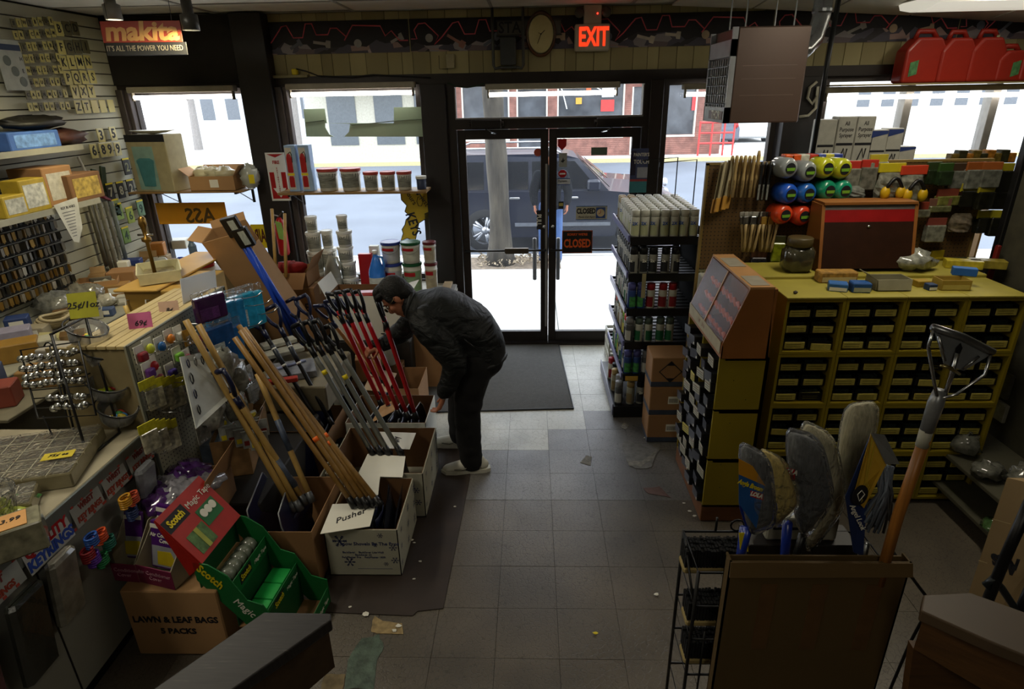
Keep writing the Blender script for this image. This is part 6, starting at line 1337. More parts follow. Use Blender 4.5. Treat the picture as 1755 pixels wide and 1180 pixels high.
b=MB();b.slab(hp(-.168,.175),hp(-.02,.175),hp(-.02,.235),hp(-.168,.235),.001);b.build('black_label',INK,t)
text('Scotch',.046,YEL,t,hp(-.094,.205,.009),rot=frame_rot(u,w_),bold=.0015,sx=.85)
text('Magic Tape',.040,PAPER,t,hp(.078,.205,.009),rot=frame_rot(u,w_))
b=MB();b.slab(hp(.0,.08),hp(.13,.08),hp(.13,.165),hp(.0,.165),.002);b.build('printed_tape_box',GRN,t)
for k in range(3):b=MB();b.lathe([(.001,0),(.02,0),(.02,.002)],12,M=Matrix.Translation(hp(.03+k*.035,.135,.0095))@frame_rot(u,w_).to_matrix().to_4x4());b.build('printed_roll',PAPER,t)
b=MB();b.slab(hp(-.13,.02),hp(-.01,.02),hp(-.01,.12),hp(-.13,.12),.002);b.build('printed_gift',mat('#4b6b3a',.5,var=.5,scale=40),t)
b=MB();b.slab(hp(-.08,.02,.009),hp(-.055,.02,.009),hp(-.055,.12,.009),hp(-.08,.12,.009),.001);b.build('printed_ribbon',mat('#9aa040',.5),t)
for s_ in(-1,):
 text('Scotch',.055,YEL,t,(s_*W2-.005,.0,.40),rot=(PI/2,R(45),-PI/2),bold=.0015,sx=.9);text('Magic Tape',.05,PAPER,t,(s_*W2-.005,-.17,.21),rot=(PI/2,R(45),-PI/2),shear=.2)
text('Scotch',.05,YEL,t,(W2+.005,-.05,.36),rot=(PI/2,R(-45),PI/2),bold=.0015)
def loc2(x,y,z):
 c_,s_=math.cos(rzD),math.sin(rzD);return(o.x+x*c_-y*s_,o.y+x*s_+y*c_,o.z+z*1.14)
for k in range(6):
 tt=thing('tape_roll','clear wrapped tape roll, %s in the top tray of the tape display'%('first','second','third','fourth','fifth','last')[k],'tape',loc2(-.13+k*.05,-.01,.335),rz=rzD,group='tape rolls in the display')
 b=MB();b.cyl((-.021,0,0),(.021,0,0),.042,n=18);b.build('roll',mat('#6f7468',.2,coat=.6),tt,True);b=MB();b.cyl((-.023,0,0),(.023,0,0),.016,n=12);b.build('core',GRN2,tt,True)
for k in range(3):
 b=MB();b.bbox(-.05,.05,-.05,.05,0,.06,.004);tt=solo('tape_box','green tape box, %s in the middle tray of the tape display'%('left','centre','right')[k],'box',b,GRN2,loc=loc2(-.11+k*.105,-.15,.147),rz=rzD);b=MB();b.box(-.02,.02,-.0515,-.05,.01,.035);b.build('barcode',PAPER,tt)
for k,(px,py,z,w_,d_,h_,m_,rz,lb)in enumerate(((478,590,.70,.26,.10,.03,'#a8a79c',.7,'upper white folded tray behind the black shovels'),(485,605,.66,.30,.12,.03,'#9c9b90',.7,'lower white folded tray behind the black shovels'),(500,640,.60,.34,.26,.05,'#7f8187',.4,'stack of flat blue and white window film packs'),(500,625,.655,.22,.03,.012,'#8d94b4',.8,'long pale blue scraper lying on the film packs'),(485,655,.655,.2,.05,.03,'#a8382c',.35,'red glove lying beside the film packs'))):
 p=PZ(px,py,z);b=MB();b.bbox(-w_/2,w_/2,-d_/2,d_/2,0,h_,.004);solo('flat_pack',lb,'pack',b,mat(m_,.4,var=.25,scale=20),loc=(p.x,p.y,z),rz=rz)
b=MB();b.bbox(-2.0,-1.45,3.80,4.45,.40,.595,.01);b.box(-1.96,-1.5,4.06,4.4,.006,.4);solo('side_bench','cream low bench holding flat packs behind the black shovels','bench',b,mat('#7a715a',.6))
for k,(px,py,w,h,c_,lb)in enumerate(((300,655,.05,.10,'#8a8878','small clear hook pack right of the upper yellow headed packs'),(318,690,.05,.12,'#7d7c70','clear chain pack under the snap hook board, left'),(345,735,.05,.12,'#8e8d82','clear chain pack under the snap hook board, right'),(375,668,.06,.14,'#97968c','clear pack of white hooks behind the tallest pale handle'),(398,655,.06,.14,'#8b8a80','clear pack of white hooks behind the second pale handle'),(420,640,.06,.14,'#9b9a90','clear pack of white hooks left of the orange brown handles'),(345,585,.04,.09,'#7a3a44','small pink blister card near the blue packs'),(322,575,.04,.09,'#a07a2c','small amber blister card near the top edge'),(432,665,.06,.15,'#8a8980','hazy clear bag hanging between the two handle bundles'))):
 p=PX(px,py-12,-1.83+.015*(k%3));blister('hardware_pack',lb,'pack',p,w*2,h,.02,mat(c_,.3,coat=.5,var=.4,scale=40),WRAP if k%2 else PLASTIC,rz=R(66+6*(k%3)))
for k in range(8):
 px,py=345+k*13,745-(k%2)*10;p=PZ(px,py,.60);t=thing('printed_packet','printed white and blue packet on the bench goods, %s'%('1st from the left','2nd','3rd','4th','5th','6th','7th','8th')[k],'packet',p,rot=(R(-30),0,.3+.1*k));b=MB();b.bbox(-.06,.06,-.006,.006,0,.11,.003);b.build('packet',mat(('#8f979f','#a5a59c','#7c8794')[k%3],.3,coat=.4,var=.35,scale=30),t)
 b=MB();b.box(-.05,.05,-.0075,-.006,.07,.095);b.build('colour_band',(mat('#8a3a24',.5),YEL,mat('#2a4a7a',.5))[k%3],t)
 # RIGHT SIDE
YC=mat('#8c7a16',.5,var=.07,scale=3,bump=.05);YCT=mat('#9a8e38',.6,var=.12,scale=6)
SX0,SX1,SY0,SY1=.72,1.24,4.43,5.34
rk=thing('can_rack','black steel shelf rack of spray cans right of the doors','shelf rack',(.98,4.88,0))
SZ=(1.49,1.215,.94,.665,.39,.11)
b=MB();b.bbox(SX1,SX1+.05,SY0,SY0+.05,0,1.60);b.bbox(SX1,SX1+.05,SY1-.05,SY1,0,1.60,.004);b.build('upright',BLACKM,rk,world=1)
b=MB();b.box(SX1+.052,SX1+.06,SY0+.05,SY1-.05,.1,1.5);b.build('back_panel',mat('#0b0b0c',.95,spec=.05),rk,world=1)
b=MB();b.box(SX0-.06,SX1,SY0,SY1,0,.10);b.build('base',BLACKM,rk,world=1)
for z in SZ[:5]:
 for k in range(11):b=MB();y=SY0+.02+k*(SY1-SY0-.04)/11;b.box(SX0,SX1,y,y+.05,z-.022,z-.012);b.build('shelf_slat',BLACKM,rk,world=1)
 b=MB();b.box(SX0,SX1,SY0-.004,SY0+.012,z-.06,z);b.build('shelf_rail',BLACKM,rk,world=1);b=MB();b.box(SX0,SX1,SY1-.012,SY1,z-.05,z);b.build('shelf_rail',BLACKM,rk,world=1)
 b=MB();b.bbox(SX0-.016,SX0-.002,SY0,SY1,z-.035,z+.012,.002);b.build('price_strip',mat('#5b5c86',.35),rk,world=1)
b=MB();b.box(SX0-.07,SX0-.062,SY0,SY1,.02,.12);b.build('price_strip',mat('#5b5c70',.35),rk,world=1)
b=MB();b.bbox(SX0+.02,SX0+.12,SY0-.008,SY0-.004,.335,.375,.001);b.build('shelf_tag',mat('#b8923a',.6),rk,world=1)
b=MB();b.bbox(SX0+.10,SX0+.13,SY0-.02,SY0-.016,1.03,1.22,.001);b.build('hanging_tag',mat('#8d8562',.6),rk,world=1)
def can_proto(body,cap,lab,txt=None,tc=None,h=.2):
 t=thing('spray_can','x','can');b=MB();b.lathe([(.030,0),(.033,.006),(.033,h*.72),(.031,h*.75)],14);b.build('body',body,t,True)
 b=MB();b.lathe([(.031,h*.75),(.031,h*.98),(.028,h)],14);b.build('cap',cap,t,True)
 b=MB();vs=[(.0336*math.cos(a),.0336*math.sin(a),z)for z in(h*.1,h*.5)for a in[-PI/2+(i/6-.5)*2 for i in range(7)]];b.add(vs,[(i,i+1,8+i,7+i)for i in range(6)]);b.build('label',lab,t,True)
 if txt:text(txt,.032,tc,t,(0,-.0345,h*.52),bold=.0008)
 return t
protos={}
CANW=mat('#b9b9ac',.4,var=.03)
protos['w']=can_proto(CANW,mat('#c4c4b8',.4),mat('#b3b790',.5),'2X',mat('#1d4fa0',.5))
protos['k']=can_proto(mat('#8f8f86',.4),BLKP,mat('#24262a',.5),'2x',PAPER)
protos['r']=can_proto(mat('#b0aea0',.4),mat('#8f1420',.4),mat('#7a1a22',.5))
protos['b']=can_proto(mat('#23396e',.4),mat('#4d4f8a',.4),mat('#3a7a40',.5,var=.5,scale=40))
protos['g']=can_proto(mat('#9fa094',.4),mat('#4b5a50',.4),mat('#1e5a38',.5))
protos['y']=can_proto(mat('#5f7f3a',.4),mat('#8abf2a',.4),mat('#b9b030',.5));protos['o']=can_proto(mat('#8a8a7e',.4),mat('#c93a22',.4),mat('#2a2a30',.5));protos['s']=can_proto(mat('#4e5052',.35,metal=.4),mat('#77787a',.4),mat('#a9a9a0',.5));protos['t']=can_proto(mat('#8d8b7a',.4),mat('#a08a5a',.4),mat('#7a6a4a',.5))
CN={'w':'white capped','k':'black capped','r':'dark red capped','b':'blue and green','g':'grey green capped','y':'lime capped','o':'orange capped','s':'steel grey','t':'tan capped'}
SN=('top','second','third','fourth','fifth','bottom')
ORD=('nearest','2nd','3rd','4th','5th','6th','7th','8th','9th','10th','11th')
def putcan(k,shelf,col,row,x,y):
 c=copy_tree(protos[k]);c.location=(x,y,SZ[shelf]-.011 if shelf<5 else.101)
 c['label']='%s spray can, %s shelf, %s row back, %s from the left'%(CN[k],SN[shelf],ORD[row],ORD[col].replace('nearest','1st'));c['group']='cans on the %s shelf of the spray rack'%SN[shelf]
 c.rotation_euler=(0,0,rnd.uniform(-.9,.5))
for row in range(10):
 for col in range(7):
  putcan('t' if row>7 and col<2 else 'w',0,col,row,SX0+.035+col*.071,SY0+.045+row*.078)
seqs={1:('kkkkk','kkkkkkkkk'),2:('bbrrr','bkgsgkgsk'),3:('sgggg','yoytwtgos'),4:('bbs','ksbgsybkg')}
for sh,(fr,sd)in seqs.items():
 for col,k in enumerate(fr):putcan(k,sh,col,0,SX0+.04+col*.072+(.0 if col<3 else.02),SY0+.045)
 for row,k in enumerate(sd[1:],1):
  for col in range(2):putcan(k if col==0 else 'k',sh,col,row,SX0+.04+col*.074,SY0+.045+row*.084)
for row,k in enumerate('sstkr'):putcan(k,5,0,row,SX0-.015+.02*(row%2),SY0+.06+row*.12)
putcan('t',5,1,0,SX0+.08,SY0+.06);putcan('k',5,2,0,SX0+.16,SY0+.07)
for p_ in protos.values():
 for ch in list(p_.children):bpy.data.objects.remove(ch)
 bpy.data.objects.remove(p_)
b=MB();
for x,y in((1.27,4.9),(1.17,5.1)):b.tube([(x,y,1.5),(x,y,1.98),(x-.28,y-.0,1.96),(x-.28,y,1.93)],.005,5)
solo('wire_sign_holder','thin black wire sign holder rising above the spray can rack','wire frame',b,BLACKM)
def label_box(lb,c,w,d,h,rz=0,diamond=False,m=CARD):
 t=carton('small_carton',lb,'box',c,w,d,h,m,rz=rz,group='cartons beside the spray can rack',tape=False)
 b=MB();b.box(-w/2-.001,w/2+.001,-d/2-.001,d/2+.001,.001,.04);b.build('blue_tape',mat('#3a4252',.5),t)
 if diamond:
  for s_,m_ in((.085,INK),(.075,m)):b=MB();b.prism([(-s_,h*.52),(0,h*.52-s_),(s_,h*.52),(0,h*.52+s_)],(0,-d/2-(.001 if m_==INK else.0015),0),(1,0,0),(0,0,1),(0,-1,0),.0008);b.build('printed_diamond',m_,t)
  for sg in(-1,1):b=MB();b.prism([(-.035,h*.52+sg*.05),(.035,h*.52+sg*.05),(0,h*.52+sg*.085)],(0,-d/2-.0024,0),(1,0,0),(0,0,1),(0,-1,0),.0008);b.build('printed_triangle',INK,t)
 else:
  b=MB();b.box(.0,.08,-d/2-.0015,-d/2,.09,.15);b.build('label',PAPER,t)
  for q in range(9):b=MB();b.box(.008+q*.0072,.011+q*.0072,-d/2-.0022,-d/2-.0014,.10,.135);b.build('barcode_bar',INK,t)
for k in range(3):label_box('brown carton left of the yellow cabinet, %s of the near stack'%('bottom','middle','topmost')[k],(1.0,4.16,.006+k*.232),.27,.24,.23,diamond=k==2)
for k in range(4):label_box('brown carton in the rear stack, %s'%('bottom','second','third','topmost')[k],(1.28,4.26,.006+k*.232),.2,.24,.23,m=CARD_D if k<3 else CARD)
t=carton('white_carton','white carton printed with a dark nail beside the pegboard','box',(1.22,4.0,1.08),.17,.14,.24,mat('#a3a399',.6),tape=False);text('G-FORCE',.034,mat('#1f4a3a',.6),t,(0,-.0712,.20),bold=.0008,sx=.85);text('Steel Wire Brads',.016,INK,t,(0,-.0712,.16))
b=MB();b.box(-.03,.03,-.0715,-.07,.08,.09);b.build('nail_print',INK,t)
b=MB();b.bbox(1.13,1.31,3.93,4.10,.95,1.075,.004);solo('brown_box','plain brown box under the white nail carton','box',b,CARD)
b=MB();b.bbox(1.12,1.32,3.9,4.11,.935,.949,.003);b.box(1.14,1.30,4.085,4.105,.4,.935);solo('small_shelf','small dark shelf carrying the nail carton','shelf',b,DARK)
t=thing('milk_crate','white lattice crate on the floor by the right door','crate',(.90,5.62,.006))
b=MB()
for z in(0,.09,.18,.27):b.box(-.16,.16,-.16,-.15,z,z+.03);b.box(-.16,-.15,-.16,.16,z,z+.03);b.box(.15,.16,-.16,.16,z,z+.03);b.box(-.16,.16,.15,.16,z,z+.03)
for k in range(6):x=-.16+k*.062;b.box(x,x+.012,-.161,-.149,0,.3);b.box(-.161,-.149,x,x+.012,0,.3)
b.box(-.16,.16,-.16,.16,0,.008);b.build('lattice_body',mat('#c4c4ba',.5),t)
CX,CYF,CW,CH,CD=1.43,3.30,.3325,.335,.35
LABY=mat('#b5a850',.6,var=.12,scale=40)
def unit_proto():
 t=thing('drawer_cabinet','x','cabinet');th=.016;w,h,d=CW-.003,CH-.002,CD
 b=MB();b.box(0,th,0,d,0,h);b.box(w-th,w,0,d,0,h);b.box(th,w-th,0,d,0,th);b.box(th,w-th,0,d,h-th,h);b.build('frame',YC,t)
 b=MB();b.box(th,w-th,d-.01,d,th,h-th);b.build('dark_back',BLACK,t)
 for i in range(2):
  for j in range(3):
   x=th+.006+i*(w-2*th)/2;z=th+.006+j*.098;w2=(w-2*th)/2-.012
   dr=MB().box(x,x+w2,.03,d-.03,z,z+.012).box(x,x+.003,.03,d-.03,z,z+.065).box(x+w2-.003,x+w2,.03,d-.03,z,z+.065).box(x,x+w2,.027,.031,z,z+.05).build('drawer',BLACKM,t)
   b=MB();b.bbox(x+.012,x+w2-.010,.019,.026,z+.006,z+.046,.002);b.build('label_card',LABY,dr)
   b=MB();b.box(x+.012,x+w2-.02,.05,.25,z+.03,z+.06);b.build('contents',mat('#2c3530',.3,coat=.4,var=.9,scale=60),dr)
   for q in range(2):b=MB();b.box(x+.02,x+w2-.03,.0182,.019,z+.017+q*.014,z+.020+q*.014);b.build('printed_line',mat('#5c5620',.6),dr)
 return t
up=unit_proto()
CO=('leftmost','second','third','rightmost');RO=('bottom','third','second','top')
for i in range(4):
 for j in range(4):
  u=copy_tree(up)if(i,j)!=(0,0)else up
  u.location=(CX+i*CW,CYF,.035+j*CH);u['label']='yellow cabinet of small black drawers, %s column, %s row'%(CO[i],RO[j]);u['group']='yellow drawer cabinets'
  if(i+j)%3==1 or i==0:
   for dr in list(u.children):
    if dr.name.startswith('drawer')and rnd.random()<.3:
     for q in dr.children:
      if q.name.startswith('label_card'):q.rotation_euler=(0,rnd.uniform(-.05,.05),rnd.uniform(-.08,.08))
b=MB();b.box(CX+.01,CX+4*CW-.01,CYF+.03,CYF+CD,.005,.034);solo('cabinet_plinth','dark low plinth under the tall yellow cabinets','plinth',b,mat('#3a2413',.6))
ztop=.035+4*CH
for o in list(COL.objects):
 if o.name.startswith('drawer_cabinet')and o.parent is None and o.location.z>.035+2.5*CH:
  b=MB();b.bbox(-.004,CW-.006,-.006,CD+.01,CH,CH+.012,.003);b.build('top_board',YCT,o)
b=MB();b.bbox(1.32,2.75,CYF+CD+.012,4.0,.005,ztop-.02,.004);b.bbox(1.31,2.76,CYF+CD+.011,4.0,ztop+.0,ztop+.03,.004);solo('rear_cabinet','yellow rear cabinet with a slightly higher top behind the tall ones','cabinet',b,YCT)
t=thing('aisle_cabinet','yellow cabinet of small parts boxes facing the aisle','cabinet',(1.16,3.45,0))
x0,x1,y0,y1=1.03,1.30,3.10,3.80
for k in range(3):
 z=.12+k*.328;b=MB();b.box(x0,x1,y0,y0+.016,z,z+.326);b.box(x0,x1,y1-.016,y1,z,z+.326);b.box(x0,x1,(y0+y1)/2-.008,(y0+y1)/2+.008,z,z+.326);b.box(x0,x1,y0,y1,z,z+.012);b.box(x0+.03,x1,y0,y1,z+.314,z+.326);b.box(x1-.02,x1,y0,y1,z,z+.326);b.build('yellow_frame',YC,t,world=1)
b=MB();b.box(x0+.06,x1-.02,y0+.016,y1-.016,.12,1.09);b.build('dark_inside',BLACK,t,world=1)
b=MB();b.bbox(x0-.0,x1+.01,y0+.01,y1,.006,.118,.004);b.build('wood_base',mat('#6b4324',.6,var=.15),t,world=1)
for(x,z)in((1.12,.97),(1.13,.70),(1.11,.42),(1.12,.26),(1.2,.85)):b=MB();b.cyl((x,y0-.001,z),(x,y0+.001,z),.003,n=6);b.build('nail_head',BLACK,t,world=1)
LW=mat('#a8a596',.6,var=.15,scale=40);LK=mat('#34353f',.35,var=.15)
for r_ in range(12):
 for c_ in range(4):
  z=.135+r_*.0795;y=y0+.10+c_*.165+(.02 if r_%2 else-.02);ou=rnd.uniform(.0,.03)
  dk=(c_*7+r_*3+(r_*c_)%5)%7<(5 if c_==0 else 3)
  bx=bpy.data.objects.new('parts_box',None);COL.objects.link(bx);bx.parent=t;bx.location=V((x0-.008-ou,y,z))-t.location;bx.rotation_euler=(R(rnd.uniform(-14,-6)),0,R(rnd.uniform(-7,7)))
  b=MB();b.bbox(0,.10,-.062,.062,0,.052,.003);b.build('box_body',BLACKM,bx)
  b=MB();b.bbox(-.004,0,-.06,.06,.002,.058,.001);b.build('face_card',LK if dk else(LW if rnd.random()>.08 else LABY),bx)
  if dk:b=MB();b.box(-.0052,-.004,-.055,-.042,.006,.02);b.build('white_tag',PAPER,bx)
  else:
   for q in range(3):b=MB();b.box(-.0052,-.004,-.05,.05,.014+q*.014,.017+q*.014);b.build('printed_line',mat('#5a2a28' if q==2 else '#55554e',.6),bx)
OW=mat('#8a5626',.5,var=.12,scale=4,stretch=(1,.3,1));OW2=mat('#a57a4c',.5,var=.08)
t=thing('sloped_display_case','orange brown wooden case with a sloping clear front on the aisle cabinet','display case',(1.16,3.45,1.107));sp_=[(1.03,1.107),(1.285,1.107),(1.265,1.50),(1.14,1.50),(1.03,1.19)]
for y in(3.09,3.79):b=MB();b.prism(sp_,(0,y,0),(1,0,0),(0,0,1),(0,1,0),.014);b.build('end_board',OW,t,world=1)
b=MB();b.box(1.14,1.268,3.09,3.804,1.50,1.512);b.build('top_board',OW2,t,world=1)
b=MB();b.box(1.155,1.25,3.12,3.30,1.5125,1.5145);b.box(1.155,1.25,3.5,3.7,1.5125,1.5145);b.build('paper_strip',mat('#8b8474',.6),t,world=1)
b=MB();b.box(1.27,1.285,3.09,3.80,1.107,1.50);b.box(1.03,1.28,3.1,3.8,1.107,1.115);b.box(1.028,1.036,3.09,3.804,1.107,1.18);b.build('back_and_base',OW,t,world=1)
b=MB();b.slab((1.026,3.104,1.13),(1.026,3.104,1.20),(1.026,3.79,1.20),(1.026,3.79,1.13),.003);b.build('cream_strip',mat('#a3977a',.6),t,world=1)
t2=text('1/8\"   3/16',.035,mat('#6b2a20',.6),t,V((1.0235,3.5,1.165))-t.location,rot=TO_NX)
b=MB();b.slab((1.03,3.104,1.20),(1.137,3.104,1.497),(1.137,3.79,1.497),(1.03,3.79,1.20),.003);b.build('clear_front',film('cloudy_sheet',(.6,.5,.58),.06,.3,.05),t,world=1)
b=MB();b.slab((1.027,3.44,1.20),(1.134,3.44,1.50),(1.134,3.455,1.50),(1.027,3.455,1.20),.004);b.build('front_divider',OW2,t,world=1)
for k in range(3):
 for q in range(9):
  b=MB();y=3.15+q*.073;b.cyl((1.09+.03*k,y,1.16+.09*k),(1.08+.03*k,y+.03,1.20+.09*k),.012,n=7);b.build('orange_part',mat('#d8622c',.5),t,True,world=1)
zt=ztop+.0125
def topbox(lb,px,py,w,d,h,m,rz=0,name='small_box',extra=None,**kw):
 p=PZ(px,py,zt);y=min(p.y+d/2,CYF+CD-d/2+.02);t=carton(name,lb,'box',(p.x,y,zt),w,d,h,m,rz=rz,tape=False,**kw)
 if extra:b=MB();b.box(-w*.45,w*.45,-d/2-.001,-d/2,h*.1,h*.55);b.build('label',extra,t)
 return t
PAT=mat('#9a7434',.6,var=.4,scale=40)
topbox('tan patterned box lying on the cabinet tops beside the jar',1437,485,.22,.09,.065,PAT,.0,extra=mat('#b7a677',.6));topbox('blue and white small box, left one on the cabinet tops',1440,500,.10,.08,.045,mat('#2b5f9e',.5),-.35,extra=PAPER);topbox('blue and white small box, second on the cabinet tops',1478,502,.10,.08,.055,mat('#23508c',.5),-.1,extra=mat('#9aa090',.6))
topbox('grey cardboard box with its lid flap folded forward',1530,498,.2,.12,.065,mat('#8d886f',.7),0,open_=True,flaps=(1,0,0,1),fl_ang=(2.9,1,1,1));topbox('small yellow box right of the grey flap box',1583,492,.08,.06,.035,mat('#9a7d24',.6),.1);topbox('small dark blue box on the cabinet tops',1598,498,.05,.05,.035,mat('#1f3458',.5),.1,extra=PAPER)
topbox('open yellow card bin on the cabinet tops',1638,498,.16,.1,.06,mat('#a38a3a',.6),-.05,open_=True,flaps=(0,0,0,0),extra=mat('#b9a85c',.6));
p=PZ(1622,478,zt);b=MB();b.bbox(-.06,.06,-.025,.025,0,.045,.003);solo('small_box','blue box tilted on the open yellow card bin','box',b,mat('#2b62a8',.5),loc=(p.x,CYF+.2,zt+.062),rz=-.4)
p=PZ(1590,470,zt+.03);b=MB();b.crumple((0,0,.06),.12,.08,.07,rnd,.3);solo('clear_bag','crumpled clear plastic bag behind the cabinet top boxes','bag',b,mat('#8a8b80',.12,coat=.8,var=.5,scale=30),smooth=True,loc=(p.x,3.78,ztop+.031))
for k,(px,m_,lb)in enumerate(((1650,'#b0a02c','yellow and purple carton right of the clear bag'),(1690,'#8c7d2c','long yellow printed carton at the far right of the cabinets'))):p=PY(px,468,3.8);b=MB();b.bbox(-.1,.1,-.04,.04,0,.05,.003);solo('printed_box',lb,'box',b,mat(m_,.5,var=.4,scale=22),loc=(p.x,3.82,ztop+.031),rz=-.3)
t=thing('plastic_jar','murky square plastic jar with a lid on the yellow cabinets','jar',(1.66,3.78,ztop+.031));b=MB();b.bbox(-.09,.09,-.07,.07,0,.16,.03);b.build('body',mat('#3b382a',.2,coat=.6,var=.4),t,True);b=MB();b.lathe([(.068,.16),(.075,.165),(.075,.21),(.07,.215)],18);b.build('lid',mat('#4a3f24',.4),t,True)
b=MB();b.crumple((0,0,.008),.012,.01,.01,rnd,.2,8,5);p=PZ(1363,503,zt);solo('small_stone','tiny dark lump on the leftmost yellow cabinet top','lump',b,mat('#4a4340',.7),loc=p)
t=thing('wooden_display_case','brown wooden display case with a red strip on the yellow cabinets','display case',(2.07,3.86,ztop+.031));w,h=.56,.40
b=MB();z0=0
for s_ in(-1,1):b.prism([(-.12,0),(.12,0),(.12,h),(-.03,h)],(s_*w/2-.01,0,0),(0,1,0),(0,0,1),(1,0,0),.02)
b.box(-w/2,w/2,-.04,.12,h,h+.015);b.box(-w/2,w/2,.1,.12,0,h);b.build('case_body',OW,t)
b=MB();b.slab((-w/2+.01,-.115,.02),(w/2-.01,-.115,.02),(w/2-.01,-.045,h*.74),(-w/2+.01,-.045,h*.74),.006);b.build('dark_door',mat('#2c170c',.4,var=.2),t)
b=MB();b.slab((-w/2+.01,-.045,h*.74),(w/2-.01,-.045,h*.74),(w/2-.01,-.028,h*.92),(-w/2+.01,-.028,h*.92),.004);b.build('red_strip',mat('#8c1414',.4),t)
b=MB();b.slab((-w/2+.01,-.028,h*.92),(w/2-.01,-.028,h*.92),(w/2-.01,-.018,h*.99),(-w/2+.01,-.018,h*.99),.004);b.build('grey_strip',mat('#7a7672',.3,metal=.4),t)
b=MB();b.ell((0,-.062,h*.68),.012,.006,.008,8,6);b.build('latch',CHROME,t,True)
PEG2=bpy.data.materials.new('brown_pegboard');PEG2.use_nodes=True;peg_nodes(PEG2,'#5c431f','x');PEG3=bpy.data.materials.new('cream_pegboard');PEG3.use_nodes=True;peg_nodes(PEG3,'#807b5c','x')
PY_=4.12
pb=thing('pegboard_wall','tall brown pegboard hung with hardware behind the yellow cabinets','display rack',(1.98,PY_+.02,0))
b=MB();b.box(1.15,2.93,PY_,PY_+.012,1.33,2.02);b.build('brown_board',PEG2,pb,world=1)
b=MB();b.box(1.15,2.93,PY_+.002,PY_+.014,.6,1.329);b.build('cream_board',PEG3,pb,world=1)
b=MB();b.box(1.135,1.15,PY_-.004,PY_+.03,0,2.03);b.box(1.135,2.945,PY_-.004,PY_+.03,2.02,2.035);b.box(2.93,2.945,PY_-.004,PY_+.03,0,2.02);b.build('wood_edging',mat('#7a6432',.6),pb,world=1)
b=MB();b.box(1.2,2.9,PY_+.03,PY_+.2,1.98,2.0);b.build('top_ledge',mat('#6b5a34',.6),pb,world=1)
def PP(px,py,off=.06):return PY(px,py,PY_-off)
SPC=(('#84898a',1345,287,'grey, top left'),('#7d8282',1378,293,'grey, second in the top row'),('#a8aa1c',1409,287,'yellow, left of the pair'),('#a3a61c',1437,288,'yellow, right of the pair'),('#1f4fb0',1346,331,'blue, left of the pair'),('#1f5aa8',1377,330,'blue, right of the pair'),('#117a58',1412,325,'green, left of the pair'),('#118060',1438,325,'green, right of the pair'),('#c8401a',1337,366,'orange, left of the pair'),('#c43a1c',1369,368,'orange, right of the pair'),('#6b1420',1399,368,'dark red, left of the pair'),('#6b1424',1428,366,'dark red, half hidden'))
for c_,px,py,lb in SPC:
 p=PP(px,py,.09);t=thing('twine_spool','round plastic spool with a green label on the pegboard, '+lb,'spool',p,rz=.25);M2=Matrix.Rotation(PI/2,4,'X')
 b=MB();b.lathe([(.05,-.08),(.062,-.07),(.064,.03),(.055,.05),(.04,.058)],20,M=M2);b.build('body',mat(c_,.3,coat=.5),t,True)
 b=MB();b.lathe([(.001,.0585),(.034,.0585),(.034,.062),(.001,.062)],16,M=M2);b.build('black_disc',INK,t)
 b=MB();b.prism([(-.026,-.018),(.026,-.018),(.03,.0),(-.03,0)],(0,-.063,.004),(1,0,0),(0,0,1),(0,-1,0),.001);b.build('green_label',mat('#6a9a2a',.5),t)
for k in range(5):
 p=PP(1222+k*6,360-2*k,.05+.02*(k%2));b=MB();b.bbox(-.012,.012,-.004,.004,0,.30,.004);b.bbox(-.018,.018,-.006,.006,-.02,.07,.003,1);solo('long_scraper','long pale scraper hanging at the pegboard left end, %s'%('first','second','third','fourth','fifth')[k],'scraper',b,[mat('#a59b7c',.5),mat('#b8893c',.5)],loc=p,rot=(0,R(7),.5))
for k in range(10):
 p=PP(1248+k*7.2,338+(5 if k>6 else 0),.05+.025*(k%2));bl=k>6
 t=thing('wire_brush','%s wire brush hanging on the pegboard, %s'%('black handled' if bl else 'pale wood',('first from the left','second','third','fourth','fifth','sixth','seventh, tallest','eighth','ninth','tenth')[k]),'brush',p,rot=(0,0,R(70)))
 hh=.26 if k<6 else(.29 if k==6 else.24);b=MB();b.tube([(0,0,0),(0,0,hh*.45),(.01,0,hh*.6),(0,0,hh*.9),(0,0,hh)],[.011,.012,.009,.013,.008],6);b.build('handle',BLKP if bl else mat('#a38a58',.5),t,True)
 b=MB();b.box(-.02,-.010,-.006,.006,.005,hh*.42);b.build('bristles',mat('#7d7e78' if bl else '#7f6a44',.6,var=.4,scale=90),t)
for g_,(px,m_)in enumerate(((1288,'#a9a9a4'),(1316,'#8a6a2a'))):
 for k in range(6):
  p=PP(px-12+k*6.5-(4 if g_==0 else 2),376,.07+.02*(k%2));t=thing('paint_brush','paint brush hanging bristles up, %s of the %s bunch'%(('first','second','third','fourth','fifth','last')[k],('left silver','right orange')[g_]),'brush',p,rot=(0,R((k-2.5)*3),.2*(k%3)))
  b=MB();b.tube([(0,0,-.03),(0,0,-.10),(0,0,-.18),(0,0,-.215)],[.012,.007,.010,.006],7);b.build('handle',mat('#9c8659',.45),t,True);b=MB();b.bbox(-.016,.016,-.006,.006,-.035,.02,.002);b.build('ferrule',CHROME if g_==0 else mat(m_,.4),t);b=MB();b.bbox(-.015,.015,-.005,.005,.02,.05,.003);b.build('bristles',mat('#2b2118' if g_ else '#8d8a80',.7),t)
